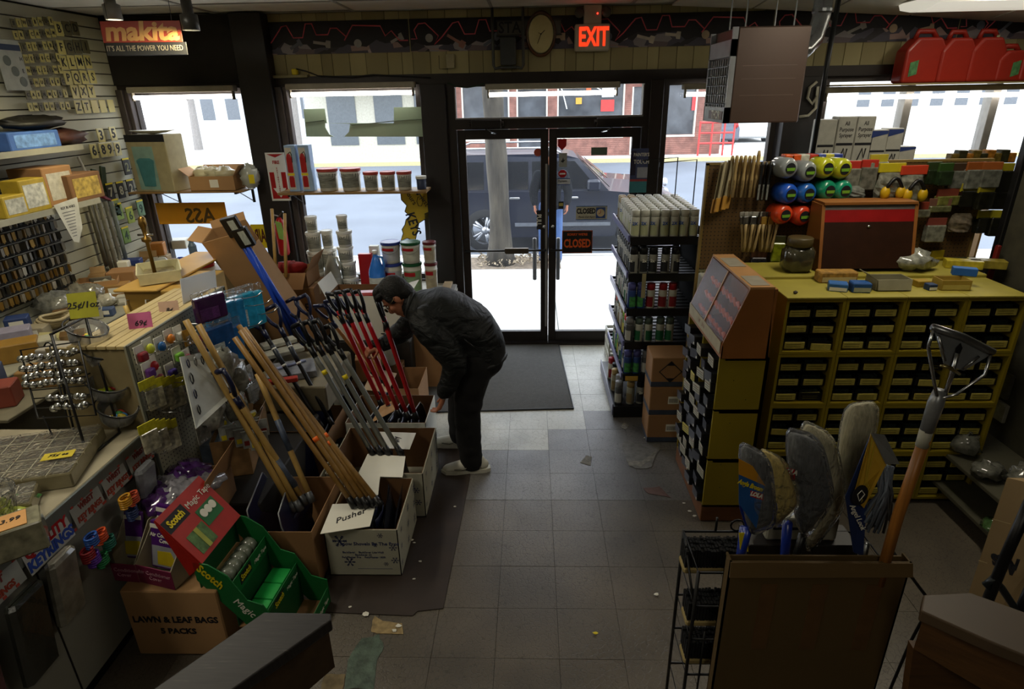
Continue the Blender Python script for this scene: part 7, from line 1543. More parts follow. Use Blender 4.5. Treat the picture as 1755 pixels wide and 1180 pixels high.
def pegpack(px,py,w,h,m_,head,lb,name='hanging_pack',d=.025,rz=.1,off=.06,extra=None,coat=.5):
 p=PP(px,py,off);t=thing(name,lb,'pack',p,rz=rz);b=MB();b.crumple((0,0,-h*.5),w/2,d,h*.5,rnd,.12,14,8)if extra=='bag' else b.bbox(-w/2,w/2,-d,d,-h,0,.006)
 for i,q in enumerate(b.v):pass
 b2=MB()
 if extra=='bag':
  n_=8;vs=[]
  for j in range(n_+1):
   v_=j/n_;wd=w/2*(.78+.3*math.sin(v_*PI*.8));dd=d*math.sin(min(1,v_*1.6)*PI*.55)*(1.15-v_*.3)
   for i in range(10):a=2*PI*i/10;vs.append((wd*math.cos(a)*(1+rnd.uniform(-.06,.06)),dd*math.sin(a)*(1+rnd.uniform(-.3,.3)),-h*v_))
  b2.add(vs,[(j*10+i,j*10+(i+1)%10,j*10+10+(i+1)%10,j*10+10+i)for j in range(n_)for i in range(10)]+[tuple(range(9,-1,-1)),tuple(range(n_*10,n_*10+10))]);b=b2
 b.build('pack_body',mat(m_,.18,coat=coat,var=.45,scale=30),t)
 if head:b=MB();b.bbox(-w/2,w/2,-.008,.008,-.01,.045,.002);b.build('header_card',mat(head,.5),t)
 return t
for k,(px,py)in enumerate(((1528,292),(1566,296))):
 t=pegpack(px,py,.17,.20,'#6b6a5e',('#b8a81c','#b83a20')[k],'clear bag with black and yellow ear muffs, '+('left one','right one')[k],'ear_muff_pack',d=.045,extra='bag',off=.10)
 for s_ in(-1,1):b=MB();b.ell((s_*.05,-.055,-.13),.03,.025,.042,12,8);b.build('ear_cup',mat('#b8930f',.4),t,True)
 b=MB();b.tube([(-.05+.1*i/8,-.06,-.10+.06*math.sin(PI*i/8))for i in range(9)],.012,6);b.build('headband',BLKP,t,True)
PK=((1462,288,.12,.12,'#6d6b60','#a3281c','red headed clear pack left of the ear muffs, upper'),(1490,286,.10,.14,'#5f5e54','#a3281c','red headed clear pack touching the ear muffs'),(1468,318,.13,.10,'#6a6c66',None,'crumpled clear bag below the red headed packs'),(1505,277,.12,.05,'#77786c','#a89a2c','yellow topped pack above the ear muffs'),(1600,290,.10,.09,'#1f2a18','#2c3a1c','dark green pack right of the ear muffs'),(1620,292,.10,.09,'#22301c','#2f4a1c','second dark green pack right of the ear muffs'),(1645,292,.12,.11,'#5c5d56','#3a2a1c','grey clear pack in the top row, left'),(1672,290,.12,.12,'#63645c','#8a4a1c','grey clear pack in the top row, centre'),(1700,290,.11,.11,'#55564e','#8a4a1c','grey clear pack in the top row, right'),(1722,292,.10,.14,'#15150f','#8f8418','black pack with a yellow head, top right'),(1660,326,.11,.10,'#16160f','#8f8418','black pack with a yellow head, second row left'),(1690,328,.11,.11,'#191910','#8f8418','black pack with a yellow head, second row centre'),(1712,328,.10,.11,'#15150f','#8f8418','black pack with a yellow head, second row right'),(1625,335,.16,.06,'#6b6b34','#7a3a2c','flat yellow green pack in the middle row'),(1610,352,.14,.04,'#5f6040','#6d4a3c','flat olive pack under the yellow green one'),(1688,372,.11,.10,'#18180f','#98901c','black pack with a yellow head, lower row left'),(1712,372,.10,.12,'#15150f','#98901c','black pack with a yellow head, lower row right'),(1604,385,.12,.11,'#77776a','#7a3a30','pale card pack above the clear bag'),(1650,365,.14,.12,'#6a5f50',None,'clear bag with small red parts'),(1545,362,.20,.03,'#2f4a4c','#3a5a5c','long teal pack above the wooden case'),(1580,358,.10,.05,'#6d6b5a','#7a3020','small red and white pack above the wooden case'),(1605,440,.09,.10,'#a08d1c','#a8941c','bright yellow pack low behind the wooden case'),(1335,415,.08,.13,'#77801c','#3a3a1c','yellow green pack left of the jar'),(1650,440,.22,.16,'#3f4030',None,'dark clear bag low at the right of the pegboard'),(1300,440,.10,.05,'#2a2a30','#4a2a1c','small round black part under the paint brushes'))
for k,(px,py,w,h,m_,hd,lb)in enumerate(PK):pegpack(px,py,w,h,m_,hd,lb,rz=rnd.uniform(-.15,.2),off=.05+.02*(k%3),extra='bag' if hd is None else None)
for k,(px,m_)in enumerate(((1350,'#c4501c'),(1362,'#c4501c'),(1376,'#b0b0a4'),(1392,'#a32a1c'),(1404,'#3a4a8a'),(1418,'#b0a83a'),(1432,'#2a3a80'))):p=PY(px,268,PY_+.1);b=MB();b.bbox(-.03,.03,-.04,.04,0,.07,.004);solo('top_pack',('orange','second orange','white','red','blue','yellow','dark blue')[k]+' small pack standing on the pegboard top ledge','pack',b,mat(m_,.4,var=.3,scale=30),loc=(p.x,PY_+.10,2.001))
for k in range(9):p=PY(1635+k*12,268,PY_+.08);b=MB();b.bbox(-.028,.028,-.03,.03,0,.06+.02*(k%2),.004);solo('top_pack','dark yellow topped pack on the right of the ledge, %s'%('1st','2nd','3rd','4th','5th','6th','7th','8th','9th')[k],'pack',b,mat(('#5a4a1c','#2a2a18','#8a5a1c')[k%3],.4,var=.5,scale=40),loc=(p.x,PY_+.09,2.001))
b=MB();b.bbox(2.40,4.1,5.55,5.86,1.70,1.72,.003);b.box(2.42,2.44,5.6,5.8,.0,1.70);b.box(4.05,4.07,5.6,5.8,.0,1.7);solo('window_shelf','shelf behind the pegboard carrying white sprayer boxes','shelf',b,WOOD)
for k,(px,w,h,tx,lb)in enumerate(((1413,.15,.50,'Pump','white box with a sprayer picture, leftmost behind the pegboard'),(1445,.155,.52,'All\nPurpose\nSprayer','white All Purpose Sprayer box, left one'),(1477,.155,.52,'All\nPurpose\nSprayer','white All Purpose Sprayer box, right one'),(1503,.14,.41,'Radio Pro','white and blue box right of the sprayer boxes'),(1530,.13,.42,'Radio Pro','second white and blue box right of the sprayer boxes'),(1556,.14,.27,'Quick','small white and blue box at the right end'))):
 p=PY(px,240,5.66);t=carton('sprayer_box',lb,'box',(p.x,5.70,1.721),w,.14,h,mat('#a9a79c',.6),tape=False)
 if k in(1,2):text(tx,.048,INK,t,(0,-.0705,h*.80),sx=.75,bold=.0005)
 elif k:b=MB();b.slab((-w*.48,-.0705,h*.84),(w*.48,-.0705,h*.92),(w*.48,-.0705,h*.98),(-w*.48,-.0705,h*.98),.001);b.build('blue_swoosh',mat('#2a3a70',.5),t)
 b=MB();b.tube([(-w*.2,-.072,h*.3),(0,-.072,h*.5),(w*.15,-.072,h*.35),(w*.2,-.072,h*.5)],.006,5);b.box(-w*.45,w*.45,-.0712,-.07,h*.55,h*.59);b.build('printed_picture',INK,t)
hx0,hx1,hy0,hy1,hz0,hz1=1.30,1.79,4.40,4.93,2.26,2.84
t=thing('unit_heater','brown metal unit heater with side louvres hanging from the ceiling','heater',((hx0+hx1)/2,4.66,hz0));HBR=mat('#54433a',.4,metal=.3,var=.06,scale=3)
b=MB();b.bbox(hx0+.03,hx1,hy0,hy1,hz0,hz1,.008);b.build('casing',HBR,t,world=1)
for z in(hz0+.17,hz0+.27,hz0+.35):b=MB();b.box(hx0+.08,hx1-.06,hy0-.002,hy0,z,z+.004);b.build('casing_rib',mat('#6b5a50',.4),t,world=1)
b=MB();b.box(hx0-.005,hx0+.03,hy0,hy0+.02,hz0,hz1);b.box(hx0-.005,hx0+.03,hy1-.02,hy1,hz0,hz1);b.box(hx0-.005,hx0+.03,hy0,hy1,hz0,hz0+.1);b.box(hx0-.005,hx0+.03,hy0,hy1,hz1-.17,hz1-.07);b.build('grille_frame',mat('#8d9094',.4),t,world=1)
for k in range(5):b=MB();z=hz0+.12+k*.058;b.slab((hx0-.012,hy0+.02,z),(hx0-.012,hy1-.02,z),(hx0+.028,hy1-.02,z+.014),(hx0+.028,hy0+.02,z+.014),.004);b.build('louvre',mat('#8a8e94',.4),t,world=1)
for k in range(9):b=MB();y=hy0+.05+k*.055;b.cyl((hx0+.015,y,hz0+.1),(hx0+.015,y,hz1-.18),.006,n=6);b.build('burner_tube',mat('#9a9c9e',.4),t,world=1)
b=MB();b.box(hx0-.008,hx0-.005,hy0+.05,hy0+.38,hz0+.02,hz0+.075);b.build('name_plate',mat('#4a241a',.5),t,world=1);text('THOR',.075,PAPER,t,V((hx0-.0095,hy0+.2,hz0+.047))-t.location,rot=TO_NX,bold=.002)
b=MB()
for x,y in((hx0+.1,4.5),(hx1-.08,4.5),(hx0+.1,4.85),(hx1-.08,4.85)):b.cyl((x,y,hz1),(x,y,CEIL),.005,n=5)
b.build('hanger_rods',STEEL,t,world=1)
c1=PY(1405,30,5.1);t=thing('flue_pipe','shiny bent metal flue duct behind the heater','duct',c1);b=MB();b.tube([(hx1-.1,4.85,2.72),(c1.x-.12,5.0,2.73),(c1.x-.02,5.1,2.80),(c1.x+.03,5.15,2.95),(c1.x+.03,5.15,CEIL)],.065,14);b.build('duct',mat('#8f9090',.25,metal=.9,var=.15,bump=.1,bscale=10),t,True,world=1)
b=MB();b.lathe([(.067,0),(.07,.01),(.07,.03),(.067,.04)],16,c=(c1.x+.03,5.15,2.98));b.build('duct_seam',STEEL,t,world=1)
b=MB();b.tube([PY(1437,0,5.3),PY(1415,125,5.3),PY(1388,290,5.3)],.02,8);solo('black_pipe','slim black vertical pipe running down from the ceiling right of the heater','pipe',b,BLACKM,smooth=True)
b=MB();b.tube([PY(a,c,5.93)for a,c in((1400,140),(1388,150),(1384,168),(1392,178),(1400,165),(1402,148),(1398,185),(1385,198),(1370,200))],.013,8);solo('coiled_cable','pale coiled cable hanging by the window post','cable',b,mat('#a9a593',.5),smooth=True)
zl=ZH-.075
b=MB();b.bbox(2.64,5.2,5.72,6.02,zl-.012,zl,.003);solo('fuel_can_shelf','narrow shelf over the right hand window carrying the fuel cans','shelf',b,mat('#8b7a50',.6))
FR=mat('#94271a',.35,var=.05)
for k,(px,w,h,lb)in enumerate(((1573,.36,.41,'leftmost large red fuel can above the right window'),(1627,.30,.40,'second large red fuel can above the right window'),(1678,.30,.40,'third large red fuel can above the right window'),(1722,.25,.28,'smaller red fuel can with a green label'),(1762,.25,.28,'small red fuel can cut by the right edge of the photo'))):
 p=PY(px,120,5.85);t=thing('fuel_can',lb,'fuel can',(p.x,5.85,zl+.001),rz=.08);a=w/2
 sil=[(-a,0),(a,0),(a,h*.62),(a*.62,h*.86),(-a*.5,h*.86),(-a,h*.62)]
 b=MB();b.prism(sil,(0,-.08,0),(1,0,0),(0,0,1),(0,1,0),.16);o=b.build('body',FR,t);bm_=o.modifiers.new('b','BEVEL');bm_.width=.022;bm_.segments=3
 b=MB();b.tube([(-a*.45,0,h*.84),(-a*.35,0,h*.98),(a*.35,0,h*.98),(a*.6,0,h*.84)],.022,8);b.build('handle',FR,t,True)
 if k in(0,3):b=MB();b.prism([(-.035,0),(.035,.02),(.035,.13),(-.035,.11)],((-a*.55 if k==0 else a*.2),-.083,h*.12),(1,0,0),(0,0,1),(0,-1,0),.001);b.build('green_label',mat('#4a7a4a',.5,var=.4,scale=40),t)
b=MB();b.tube([PY(1712,60,5.8),PY(1704,80,5.8),PY(1700,95,5.8)],[.012,.02,.016],8);solo('pouring_spout','pale pouring spout standing between the fuel cans','spout',b,mat('#8f8a6a',.5),smooth=True)
t=thing('side_rack','dark pegboard rack with a lower shelf at the right edge','display rack',(3.1,3.4,0))
b=MB();b.box(2.98,2.995,3.0,3.9,.0,2.1);b.build('pegboard',mat('#3a372a',.8,var=.2),t,world=1);b=MB();b.bbox(2.955,3.0,3.9,3.95,0,2.25,.004);b.build('black_post',BLACKM,t,world=1)
for z in(.34,.12):b=MB();b.bbox(2.55,2.98,2.75,3.9,z,z+.025,.004);b.build('shelf_board',mat('#4c493a',.6),t,world=1)
for k,(x,y,z,r3,lb)in enumerate(((2.62,3.05,.366,(.09,.07,.05),'left clear bag of fittings on the dark shelf'),(2.75,2.95,.366,(.1,.08,.06),'middle clear bag of fittings on the dark shelf'),(2.88,3.05,.366,(.1,.08,.05),'right clear bag of fittings on the dark shelf'),(2.65,3.3,.366,(.08,.08,.07),'rear clear bag of fittings on the dark shelf'),(2.6,2.85,.146,(.08,.07,.03),'green packet low on the dark shelf'))):
 b=MB();b.crumple((0,0,r3[2]),*r3,rnd,.25,12,8);solo('clear_bag',lb,'bag',b,mat('#5f5f57' if k<4 else '#3f5a34',.15,coat=.8,var=.5,scale=30),smooth=True,loc=(x,y,z))
for k,(px,py,w,h,m_,lb)in enumerate(((1672,572,.05,.30,'#6b6a5c','cluster of pale strips hanging on the dark rack, left'),(1700,600,.10,.14,'#7d7a6e','grey bracket hanging on the dark rack'),(1690,650,.12,.12,'#26241f','dark hardware hanging on the dark rack'),(1720,690,.09,.12,'#8a887c','white tagged pack low on the dark rack'),(1738,560,.04,.32,'#5a1c18','red rod hanging at the right edge'),(1730,640,.08,.16,'#4b493e','olive pack hanging at the right edge'),(1712,420,.03,.30,'#6b1c18','red handled tool high on the dark rack'))):
 p=PX(px,py,2.93);b=MB();b.bbox(-.012,.012,-w/2,w/2,-h,0,.004);solo('hanging_pack',lb,'pack',b,mat(m_,.4,var=.3,scale=20),loc=p)
b=MB();b.bbox(3.02,3.4,3.2,3.5,.0,.9,.01);solo('red_bundle','dark reddish goods stacked at the far right edge','goods',b,mat('#3a1614',.6,var=.4))
# NEAR RIGHT: BROOMS, RACK, HAND TRUCK, BANISTERS
t=thing('broom_carton','large brown carton standing in front of the brooms and mops','box',(.90,1.56,.62));W_,D_,H_=.56,.045,.47
b=MB();b.box(-W_/2,W_/2,-D_/2,-D_/2+.006,-.3,H_);b.box(-W_/2,W_/2,D_/2-.006,D_/2,-.3,H_-.01);b.box(-W_/2,-W_/2+.006,-D_/2,D_/2,-.3,H_);b.box(W_/2-.006,W_/2,-D_/2,D_/2,-.3,H_);b.box(-W_/2,W_/2,-D_/2,D_/2,-.3,-.294)
b.build('body',mat('#564322',.75,var=.08,scale=3),t)
b=MB();b.slab((-W_/2,-D_/2-.001,H_),(W_/2,-D_/2-.001,H_),(W_/2+.004,-D_/2-.012,H_-.045),(-W_/2-.002,-D_/2-.012,H_-.052),-.004);b.build('folded_rim',mat('#5d4827',.75,var=.08,scale=3),t)
for x in(-.14,.02,.19):b=MB();b.box(x-.03,x+.02,-D_/2-.0012,-D_/2,.1,H_-.09);b.build('tape_stain',mat('#5b4022',.5,var=.15),t)
b=MB();b.bbox(-.28,.28,-.03,.03,0,.31,.01);solo('carton_stand','dark crate under the broom carton','crate',b,DARK,loc=(.90,1.56,.006))
t=thing('wire_floor_rack','black wire floor rack with black bristle pads left of the broom carton','display rack',(.62,1.9,0));x0,x1,y0,y1=.58,1.25,1.70,1.92
b=MB()
for(x,y)in((x0,y0),(x0,y1),(x1,y0),(x1,y1)):b.tube([(x,y,.005),(x,y,.90)],.0065,6)
for z in(.895,.74,.58,.40,.2):b.tube([(x0,y0,z),(x1,y0,z),(x1,y1,z),(x0,y1,z)],.005,5,closed=True)
b.tube([(x0,y0,.74),(x0,y1,.895)],.005,5);b.tube([(x0+.12,y1,.90),(x0+.12,y1,.96)],.005,5);b.tube([(x0+.2+.025*math.cos(a),y1,.925+.025*math.sin(a))for a in[i*PI/6 for i in range(12)]],.004,5,closed=True)
for k in range(3):b.tube([(x0+.05+k*.04,y0,.2),(x0+.05+k*.04,y0,.62)],.004,5)
b.build('wire_frame',BLACKM,t,True,world=1)
BR=mat('#070708',.9,var=.3,bump=.6,bscale=80)
for k,(z,yy)in enumerate(((.76,1.87),(.60,1.77),(.44,1.74))):
 tt=thing('push_broom_head',('uppermost','middle','lowest')[k]+' black bristle broom head in the wire rack','broom',(.73,yy,z));b=MB();b.bbox(-.16,.10,-.03,.05,0,.025,.006);b.build('block',mat('#a08d5c',.6),tt)
 b=MB()
 for i in range(22):
  for j in range(4):xx=-.155+i*.0115;yq=-.025+j*.022;b.box(xx,xx+.009,yq,yq+.016,.025,.10+rnd.uniform(0,.01))
 o=b.build('bristles',BR,tt);o['kind']='stuff'
p=PZ(1370,960,.93);t=carton('white_box','white printed box standing behind the broom carton','box',(1.0,1.90,.90),.26,.07,.10,mat('#8d8a7c',.5),tape=False);b=MB();b.box(-.11,.0,-.0365,-.035,.05,.06);b.build('print',INK,t)
b=MB();b.bbox(.8,1.2,1.84,1.96,.80,.899,.004);solo('box_support','dark box beneath the white printed box','box',b,DARK)
def stick(t,A,B_,m,r=.012):b=MB();A=V(A)-t.location;B_=V(B_)-t.location;b.tube([A,A.lerp(B_,.5),B_],r,10);return b.build('handle',m,t,True)
def flat(t,pts,m,th,name,c):b=MB();b.slab(*[V(q)-c for q in pts],th);return b.build(name,m,t)
def head(t,quad,y,th,m,name='head',bulge=.02,smooth=True):
 """thick soft slab spanned by four picture points at depth y"""
 q=[PY(*p,y)for p in quad];c=t.location;n=V((0,-1,0));b=MB();N=8;vs=[]
 for s_ in(0,1):
  for j in range(N+1):
   for i in range(N+1):
    u,v_=i/N,j/N;U_,V_=u,v_;u=.5+(U_-.5)*(1-.16*abs(2*V_-1)**5);v_=.5+(V_-.5)*(1-.12*abs(2*U_-1)**5);p=q[0].lerp(q[1],u).lerp(q[3].lerp(q[2],u),v_);e=max(0,math.sin(PI*U_)*math.sin(PI*V_))**.35
    vs.append(p+V((0,(-1 if s_==0 else 1)*(th*(.25+.75*e)+rnd.uniform(-1,1)*bulge*.15*e),0))-c)
 M_=(N+1)**2;fs=[]
 for j in range(N):
  for i in range(N):a=j*(N+1)+i;fs.append((a,a+N+1,a+N+2,a+1));fs.append((M_+a,M_+a+1,M_+a+N+2,M_+a+N+1))
 edge=[i for i in range(N+1)]+[(N+1)*j+N for j in range(1,N+1)]+[N*(N+1)+i for i in range(N-1,-1,-1)]+[(N+1)*j for j in range(N-1,0,-1)]
 for k in range(len(edge)):a,d_=edge[k],edge[(k+1)%len(edge)];fs.append((a,d_,M_+d_,M_+a))
 b.add(vs,fs);return b.build(name,m,t,smooth)
BRG=mat('#56585a',.6,var=.35,scale=20,stretch=(8,8,.6),bump=.5);BRY=mat('#c4ac5c',.6,var=.3,scale=20,stretch=(8,8,.6),bump=.5);BRC=mat('#bdb594',.6,var=.25,scale=22,stretch=(8,8,.6),bump=.6)
BLUEH=mat('#16308c',.35,coat=.3)
def broomthing(nm,lb,px,py,y):return thing(nm,lb,'broom',PY(px,py,y))
yb=1.62
t=broomthing('angle_broom','grey angle broom in a blue and yellow printed sleeve with LOLA lettering',1290,900,yb)
head(t,((1266,757),(1318,786),(1326,893),(1280,910)),yb,.028,BRG,'bristles');stick(t,PY(1268,960,yb+.02),PY(1282,905,yb+.02),BLUEH,.014)
q=[PY(*p,yb-.035)for p in((1267,795),(1312,832),(1300,905),(1270,850))]
flat(t,(PY(1266,800,yb-.036),PY(1266,862,yb-.036),PY(1296,905,yb-.036),PY(1310,832,yb-.036)),mat('#1f4f8c',.4),.0015,'printed_sleeve',t.location)
flat(t,(PY(1266,785,yb-.0365),PY(1266,812,yb-.0365),PY(1312,832,yb-.0365),PY(1290,798,yb-.0365)),mat('#b8801c',.4),.0015,'yellow_print',t.location)
text('Angle Broom',.022,YEL,t,PY(1287,832,yb-.039)-t.location,rot=(PI/2,R(22),0),bold=.0008,sx=.7)
flat(t,(PY(1286,840,yb-.038),PY(1286,850,yb-.038),PY(1308,857,yb-.038),PY(1308,846,yb-.038)),RED,.001,'red_badge',t.location);text('LOLA',.02,PAPER,t,PY(1297,848,yb-.041)-t.location,rot=(PI/2,R(18),0),bold=.001,sx=.8)
head(t,((1263,752),(1322,782),(1332,898),(1280,918)),yb,.040,WRAP,'clear_wrap',.03)
t=broomthing('dustpan','bright blue dustpan on a blue handle behind the angle broom',1290,930,1.66)
head(t,((1262,855),(1345,852),(1312,912),(1282,915)),1.68,.008,BLUEH,'pan',.0,False);stick(t,PY(1266,985,1.66),PY(1276,905,1.66),BLUEH,.016);flat(t,(PY(1266,912,1.635),PY(1268,940,1.635),PY(1282,944,1.635),PY(1281,912,1.635)),YEL,.003,'yellow_sticker',t.location)
t=broomthing('angle_broom','yellow bristle angle broom wrapped in clear plastic',1350,900,1.70);head(t,((1300,766),(1346,792),(1369,862),(1322,905)),1.70,.03,BRY,'bristles');stick(t,PY(1342,985,1.72),PY(1350,895,1.72),BLUEH,.016);head(t,((1297,764),(1350,788),(1374,864),(1322,912)),1.70,.036,PLASTIC,'clear_wrap')
t=broomthing('angle_broom','dark grey wrapped broom with a red LOLA badge, middle of the group',1380,890,1.75);head(t,((1345,738),(1402,754),(1426,852),(1372,926)),1.75,.04,BRG,'bristles');stick(t,PY(1355,985,1.77),PY(1376,915,1.77),BLACKM,.014)
flat(t,(PY(1338,798,1.70),PY(1336,815,1.70),PY(1362,822,1.70),PY(1362,804,1.70)),RED,.001,'red_badge',t.location);text('LOLA',.024,PAPER,t,PY(1355,808,1.695)-t.location,rot=(PI/2,R(15),0),bold=.001,sx=.8);head(t,((1342,730),(1408,748),(1432,854),(1370,934)),1.75,.05,WRAP,'clear_wrap',.03)
t=broomthing('wet_mop','pale yarn mop bundle in clear plastic behind the dark grey broom',1420,900,1.84);head(t,((1372,720),(1428,748),(1449,860),(1380,955)),1.84,.03,BRC,'yarn');head(t,((1368,714),(1432,744),(1454,862),(1376,962)),1.84,.036,PLASTIC,'clear_wrap');stick(t,PY(1375,1000,1.84),PY(1380,960,1.84),WOODL,.012)
t=broomthing('wet_mop','tall cream cotton mop head wrapped in plastic, tallest of the group',1450,850,1.90);head(t,((1448,696),(1509,687),(1472,850),(1430,845)),1.90,.035,BRC,'yarn',.05);head(t,((1445,694),(1512,685),(1474,855),(1428,848)),1.90,.042,PLASTIC,'clear_wrap');stick(t,PY(1403,1000,1.86),PY(1440,850,1.90),WOODL,.014)
t=broomthing('boxed_mop','blue grey string mop in a card sleeve with yellow sun rays',1490,860,1.72)
flat(t,(PY(1492,742,1.70),PY(1448,850,1.66),PY(1462,945,1.64),PY(1478,952,1.64)),mat('#1f2f5a',.45),.004,'card_side',t.location)
flat(t,(PY(1492,742,1.70),PY(1462,850,1.64),PY(1480,870,1.64),PY(1518,795,1.66)),mat('#a8841c',.45),.004,'yellow_panel',t.location)
for k in range(6):
 a=PY(1474,860,1.632);u0=PY(1492+k*5,748+k*9,1.69);u1=PY(1494+k*5,752+k*9,1.69);b=MB();b.add([a-t.location+V((0,-.006,0)),u0-t.location+V((0,-.006,0)),u1-t.location+V((0,-.006,0))],[(0,1,2)]);b.build('sun_ray',mat('#c4b03a',.5),t)
flat(t,(PY(1492,742,1.69),PY(1518,795,1.65),PY(1540,795,1.69),PY(1514,745,1.72)),mat('#77787a',.3,metal=.6),.004,'sleeve_top',t.location)
b=MB();c=PY(1474,848,1.632)-t.location;b.lathe([(.001,0),(.024,0),(.024,.001)],16,M=Matrix.Translation(c)@Matrix.Rotation(PI/2,4,'X'),sy=1.6);b.build('dark_oval',INK,t);b=MB();b.tube([c+V((0,-.003,.02)),c+V((.012,-.003,.005)),c+V((0,-.003,-.02)),c+V((-.01,-.003,.005)),c+V((0,-.003,.02))],.0015,4);b.build('flame_emblem',PAPER,t);text('Angel Look',.024,PAPER,t,PY(1470,886,1.63)-t.location,rot=(PI/2,R(60),0),shear=.2)
for k in range(42):
 a=PY(1500+rnd.uniform(0,34),800+rnd.uniform(-4,8),1.68+rnd.uniform(-.02,.03));e=PY(1482+rnd.uniform(0,44),895+rnd.uniform(-35,20),1.66+rnd.uniform(-.02,.03));b=MB();b.tube([a-t.location,a.lerp(e,.5)+V((.01,-.012,0))-t.location,e-t.location],.0042,5);b.build('mop_strand',mat('#707a88',.8,var=.2),t,True)
stick(t,PY(1470,1000,1.74),PY(1485,930,1.74),STEEL,.012)
ym=1.55;t=thing('clamp_mop_handle','orange wooden mop handle with a silver metal clamp head','mop handle',PY(1508,1000,ym))
def L(px,py,d_=0):return PY(px,py,ym+d_)-t.location
b=MB();b.tube([L(1506,1000),L(1540,880),L(1585,752)],[.0165,.0165,.0165],12);b.build('handle',mat('#945f26',.4,var=.3,scale=8,stretch=(10,10,.4)),t,True)
b=MB();b.tube([L(1580,764),L(1588,736)],.0175,12);b.build('white_label',mat('#a8a595',.6),t,True)
b=MB();b.tube([L(1588,738),L(1604,690),L(1612,668)],[.018,.021,.016],12);b.build('metal_socket',mat('#8a8c8e',.35,metal=.5),t,True)
b=MB();b.slab(L(1600,563,0),L(1702,603,.0),L(1650,634,.01),L(1617,622,.01),-.004);b.build('clamp_plate',mat('#85888a',.4,metal=.35,var=.08),t)
b=MB();b.tube([L(1598,560,-.01),L(1650,577,-.012),L(1702,603,-.01)],.010,8);b.build('clamp_bar',mat('#8a8c8e',.3,metal=.9),t,True)
for k,pts in enumerate((((1600,565),(1591,595),(1601,655),(1606,678)),((1698,608),(1688,642),(1640,675),(1615,682)))):b=MB();b.tube([L(*p,-.015)for p in pts],.0045,6);b.build('side_rod',CHROME,t,True)
b=MB();b.tube([L(1641,605,-.012),L(1632,640,-.012),L(1618,680,-.008)],.006,8);b.build('screw_rod',CHROME,t,True);b=MB();b.tube([L(1612,626,-.018),L(1628,630,-.02),L(1645,641,-.018)],[.004,.006,.004],6);b.build('wing_nut',mat('#9a8a58',.3,metal=.9),t,True)
for pts in(((1609,576),(1620,618)),((1678,610),(1652,632))):b=MB();b.tube([L(*p,-.008)for p in pts],.004,6);b.build('plate_ridge',CHROME,t,True)
b=MB();b.prism([(-.006,-.012),(.006,-.012),(.008,.004),(0,.018),(-.008,.004)],L(1643,598,-.006),(1,0,0),(0,0,1),(0,-1,0),.002);b.build('plate_slot',BLACK,t)
b=MB();b.tube([PY(a,c,1.7)for a,c in((1530,945),(1560,985),(1590,1025),(1592,1040),(1560,1100),(1530,1170),(1520,1195))],.006,6);solo('bent_wire','bent black wire arm right of the broom carton','wire',b,BLACKM,smooth=True)
q=[PY(1726,818,1.92),PY(1655,1030,1.92),PY(1790,1075,1.62),PY(1860,850,1.62)]
c=V((q[1].x+.15,1.85,0));t=thing('tall_printed_carton','tall brown carton printed sideways with Christmas on a black hand truck','box',c)
q0=q[1]+(q[1]-q[0])*.9;q3=q[2]+(q[2]-q[3])*.9
b=MB();b.slab(*[p-c for p in(q[0],q0,q3,q[3])],-.28);b.build('body',mat('#8d744c',.75,var=.06,scale=4),t)
uu=(q[2]-q[1]).normalized();ww=(q[0]-q[1]).normalized();nn=uu.cross(ww);nn=nn if nn.y<0 else-nn
def TP(px,py):
 d=_ray(px,py);o_=q[0];n_=(q[1]-q[0]).cross(q[3]-q[0]);return EYE+d*((o_-EYE).dot(n_)/d.dot(n_))+nn*.003
text('sMas',.085,INK,t,TP(1733,968)-c,rot=frame_rot(-uu,-ww),bold=.003)
for k in(.30,.62):b=MB();a=q[0].lerp(q0,k*.55)-c+nn*.002;e=q[3].lerp(q3,k*.55)-c+nn*.002;b.tube([a,e],.002,4);b.build('carton_seam',mat('#b39a6a',.6),t)
t=thing('hand_truck','black tubular hand truck in front of the tall printed carton','hand truck',PY(1690,1050,1.66))
def HT(px,py,y=1.60):return PY(px,py,y)-t.location
b=MB();b.tube([HT(1765,860),HT(1725,950),HT(1690,1035),HT(1650,1130)],.017,10);b.build('frame_tube',BLACKM,t,True)
b=MB();b.tube([HT(1775,985),HT(1745,1050),HT(1700,1150)],.014,8);b.build('frame_tube',BLACKM,t,True)
b=MB();b.tube([HT(1700,1010),HT(1690,1000),HT(1702,990),HT(1715,1005),HT(1745,1050),HT(1775,1060)],.012,8);b.build('cross_brace',mat('#23282a',.4),t,True)
def beam(lb,pts_top,zt,th,m1,m2,nm='banister'):
 q=[PZ(*p,zt)for p in pts_top];c=sum(q,V((0,0,0)))/len(q);c.z=zt-th;t=thing(nm,lb,'banister',c);poly=[(p.x-c.x,p.y-c.y)for p in q]
 if sum(poly[i][0]*poly[(i+1)%len(poly)][1]-poly[(i+1)%len(poly)][0]*poly[i][1]for i in range(len(poly)))<0:poly=poly[::-1]
 b=MB();b.prism(poly,(0,0,th-.035),(1,0,0),(0,1,0),(0,0,1),.035);o=b.build('top_rail',m1,t);mo=o.modifiers.new('b','BEVEL');mo.width=.004;mo.segments=2
 return t,c,poly
